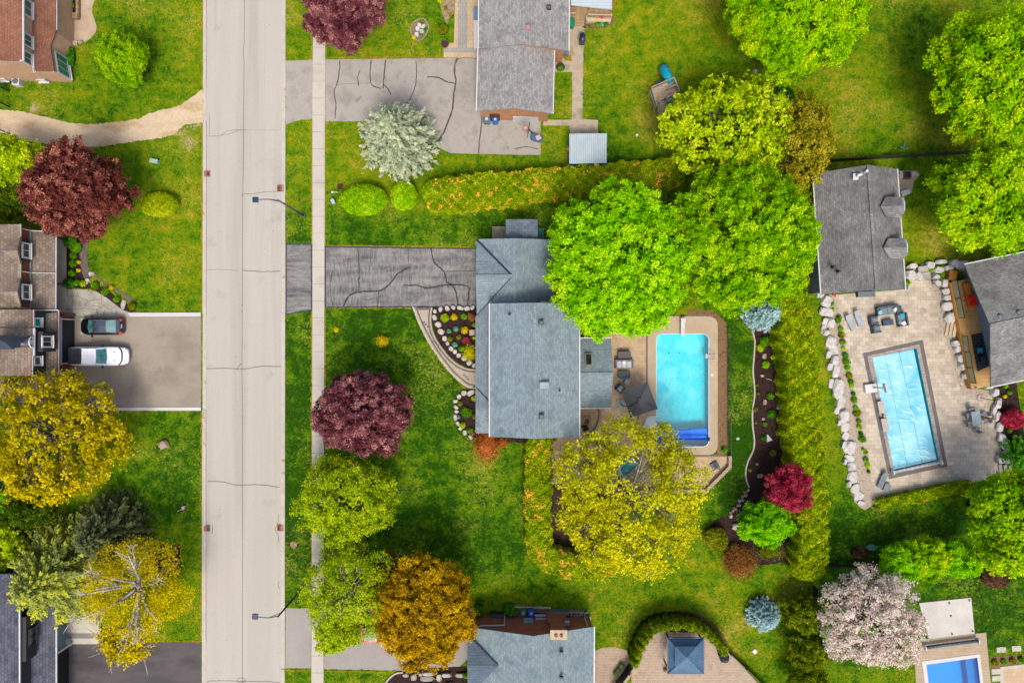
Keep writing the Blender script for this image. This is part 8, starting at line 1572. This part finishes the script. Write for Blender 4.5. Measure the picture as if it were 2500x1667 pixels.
# bucket by bottom house
s=MB(); a,b_=W(1430,1505,.25),W(1442,1507,.2); s.tube([a,b_],[.12,.2],12); s.build('mint_bucket',plain('mint_bucket',(140,206,186),.5),label='mint green bucket lying at the right end of the red brick wall',cat='bucket',smooth=True)
s=MB(); s.prism(WP([(1257,1479),(1344,1481),(1344,1510),(1257,1508)]),0,.05); s.build('paved_path',mat('grey_tile_pad',[(150,140,134),(176,166,158)],2,.9,.1,9,.3,20,brick=(.3,.3,.03,(96,84,76),.1)),kind='structure')
s=MB(); s.strip(WP([(1257,1510),(1257,1479),(1344,1481),(1344,1508)]),.12,0,.3); s.build('timber_edging',woodw,label='pale timber edging round the tiled bin pad',cat='edging')
t=thing('trellis_table','grey green slatted cold frame against the bottom red brick wall','cold frame',tuple(W(1213,1512))); s=MB(); q=WP([(1198,1500),(1228,1500),(1227,1521),(1198,1522)],1.0); s.prism(q,.9,.95); fr=s.build('lid',mat('grey_green_slats',[(84,104,100),(104,124,118)],1,.6,.05,9,.3,20,brick=(.1,9,.02,(56,72,70),.03)),t); s=MB(); s.prism(q,0,.88); s.build('box',w_dark,t)
t=thing('log_rack','rack of split white birch logs against the bottom house','log rack',tuple(W(1405,1501))); rr2=random.Random(2)
for i in range(14): s=MB(); p=W(1390+i*2.4,1500+rr2.uniform(-4,4),.5); s.tube([(p.x,p.y-.15,.2+.25*(i%3)),(p.x,p.y+.15,.2+.25*(i%3))],.07,8); s.build('log',plain('birch_log',(206,194,180),.9),t)
s=MB(); s.box((W(1405,1492,.4).x,W(0,1491,.4).y,.4),(1.7,.1,.8)); s.build('rack_back',m_pav2,t)
s=MB(); s.box((W(1366,1494,1).x,W(0,1493,.5).y,.5),(1.9,.3,1.0)); s.build('metal_planter',plain('galvanised_box',(120,146,142),.5),label='galvanised trough at the foot of the tall brick chimney',cat='trough',bevel=.02)
s=MB(); q=WP([(2132,392),(2150,393),(2210,394),(2150,400)]); 
for a,b_,c_ in (((2198,357),(2206,364),.03),((2206,364),(2218,362),.03),((2206,364),(2210,342),.02)): s.tube([W(a[0],a[1],.5),W(b_[0],b_[1],.4)],c_*1.5,6)
s.build('garden_ornament',plain('turquoise_wire',(90,180,200),.5),label='thin turquoise and straw garden ornament by the dark boundary fence',cat='garden ornament')
s=MB(); a,b_=W(1870,924),W(1884,927); s.tube([(a.x,a.y,.08),(b_.x,b_.y,.08)],.03,6); s.build('garden_stick',plain('pale_stick',(206,190,170),.8),label='pale stick lying in the long mulch bed',cat='stick')
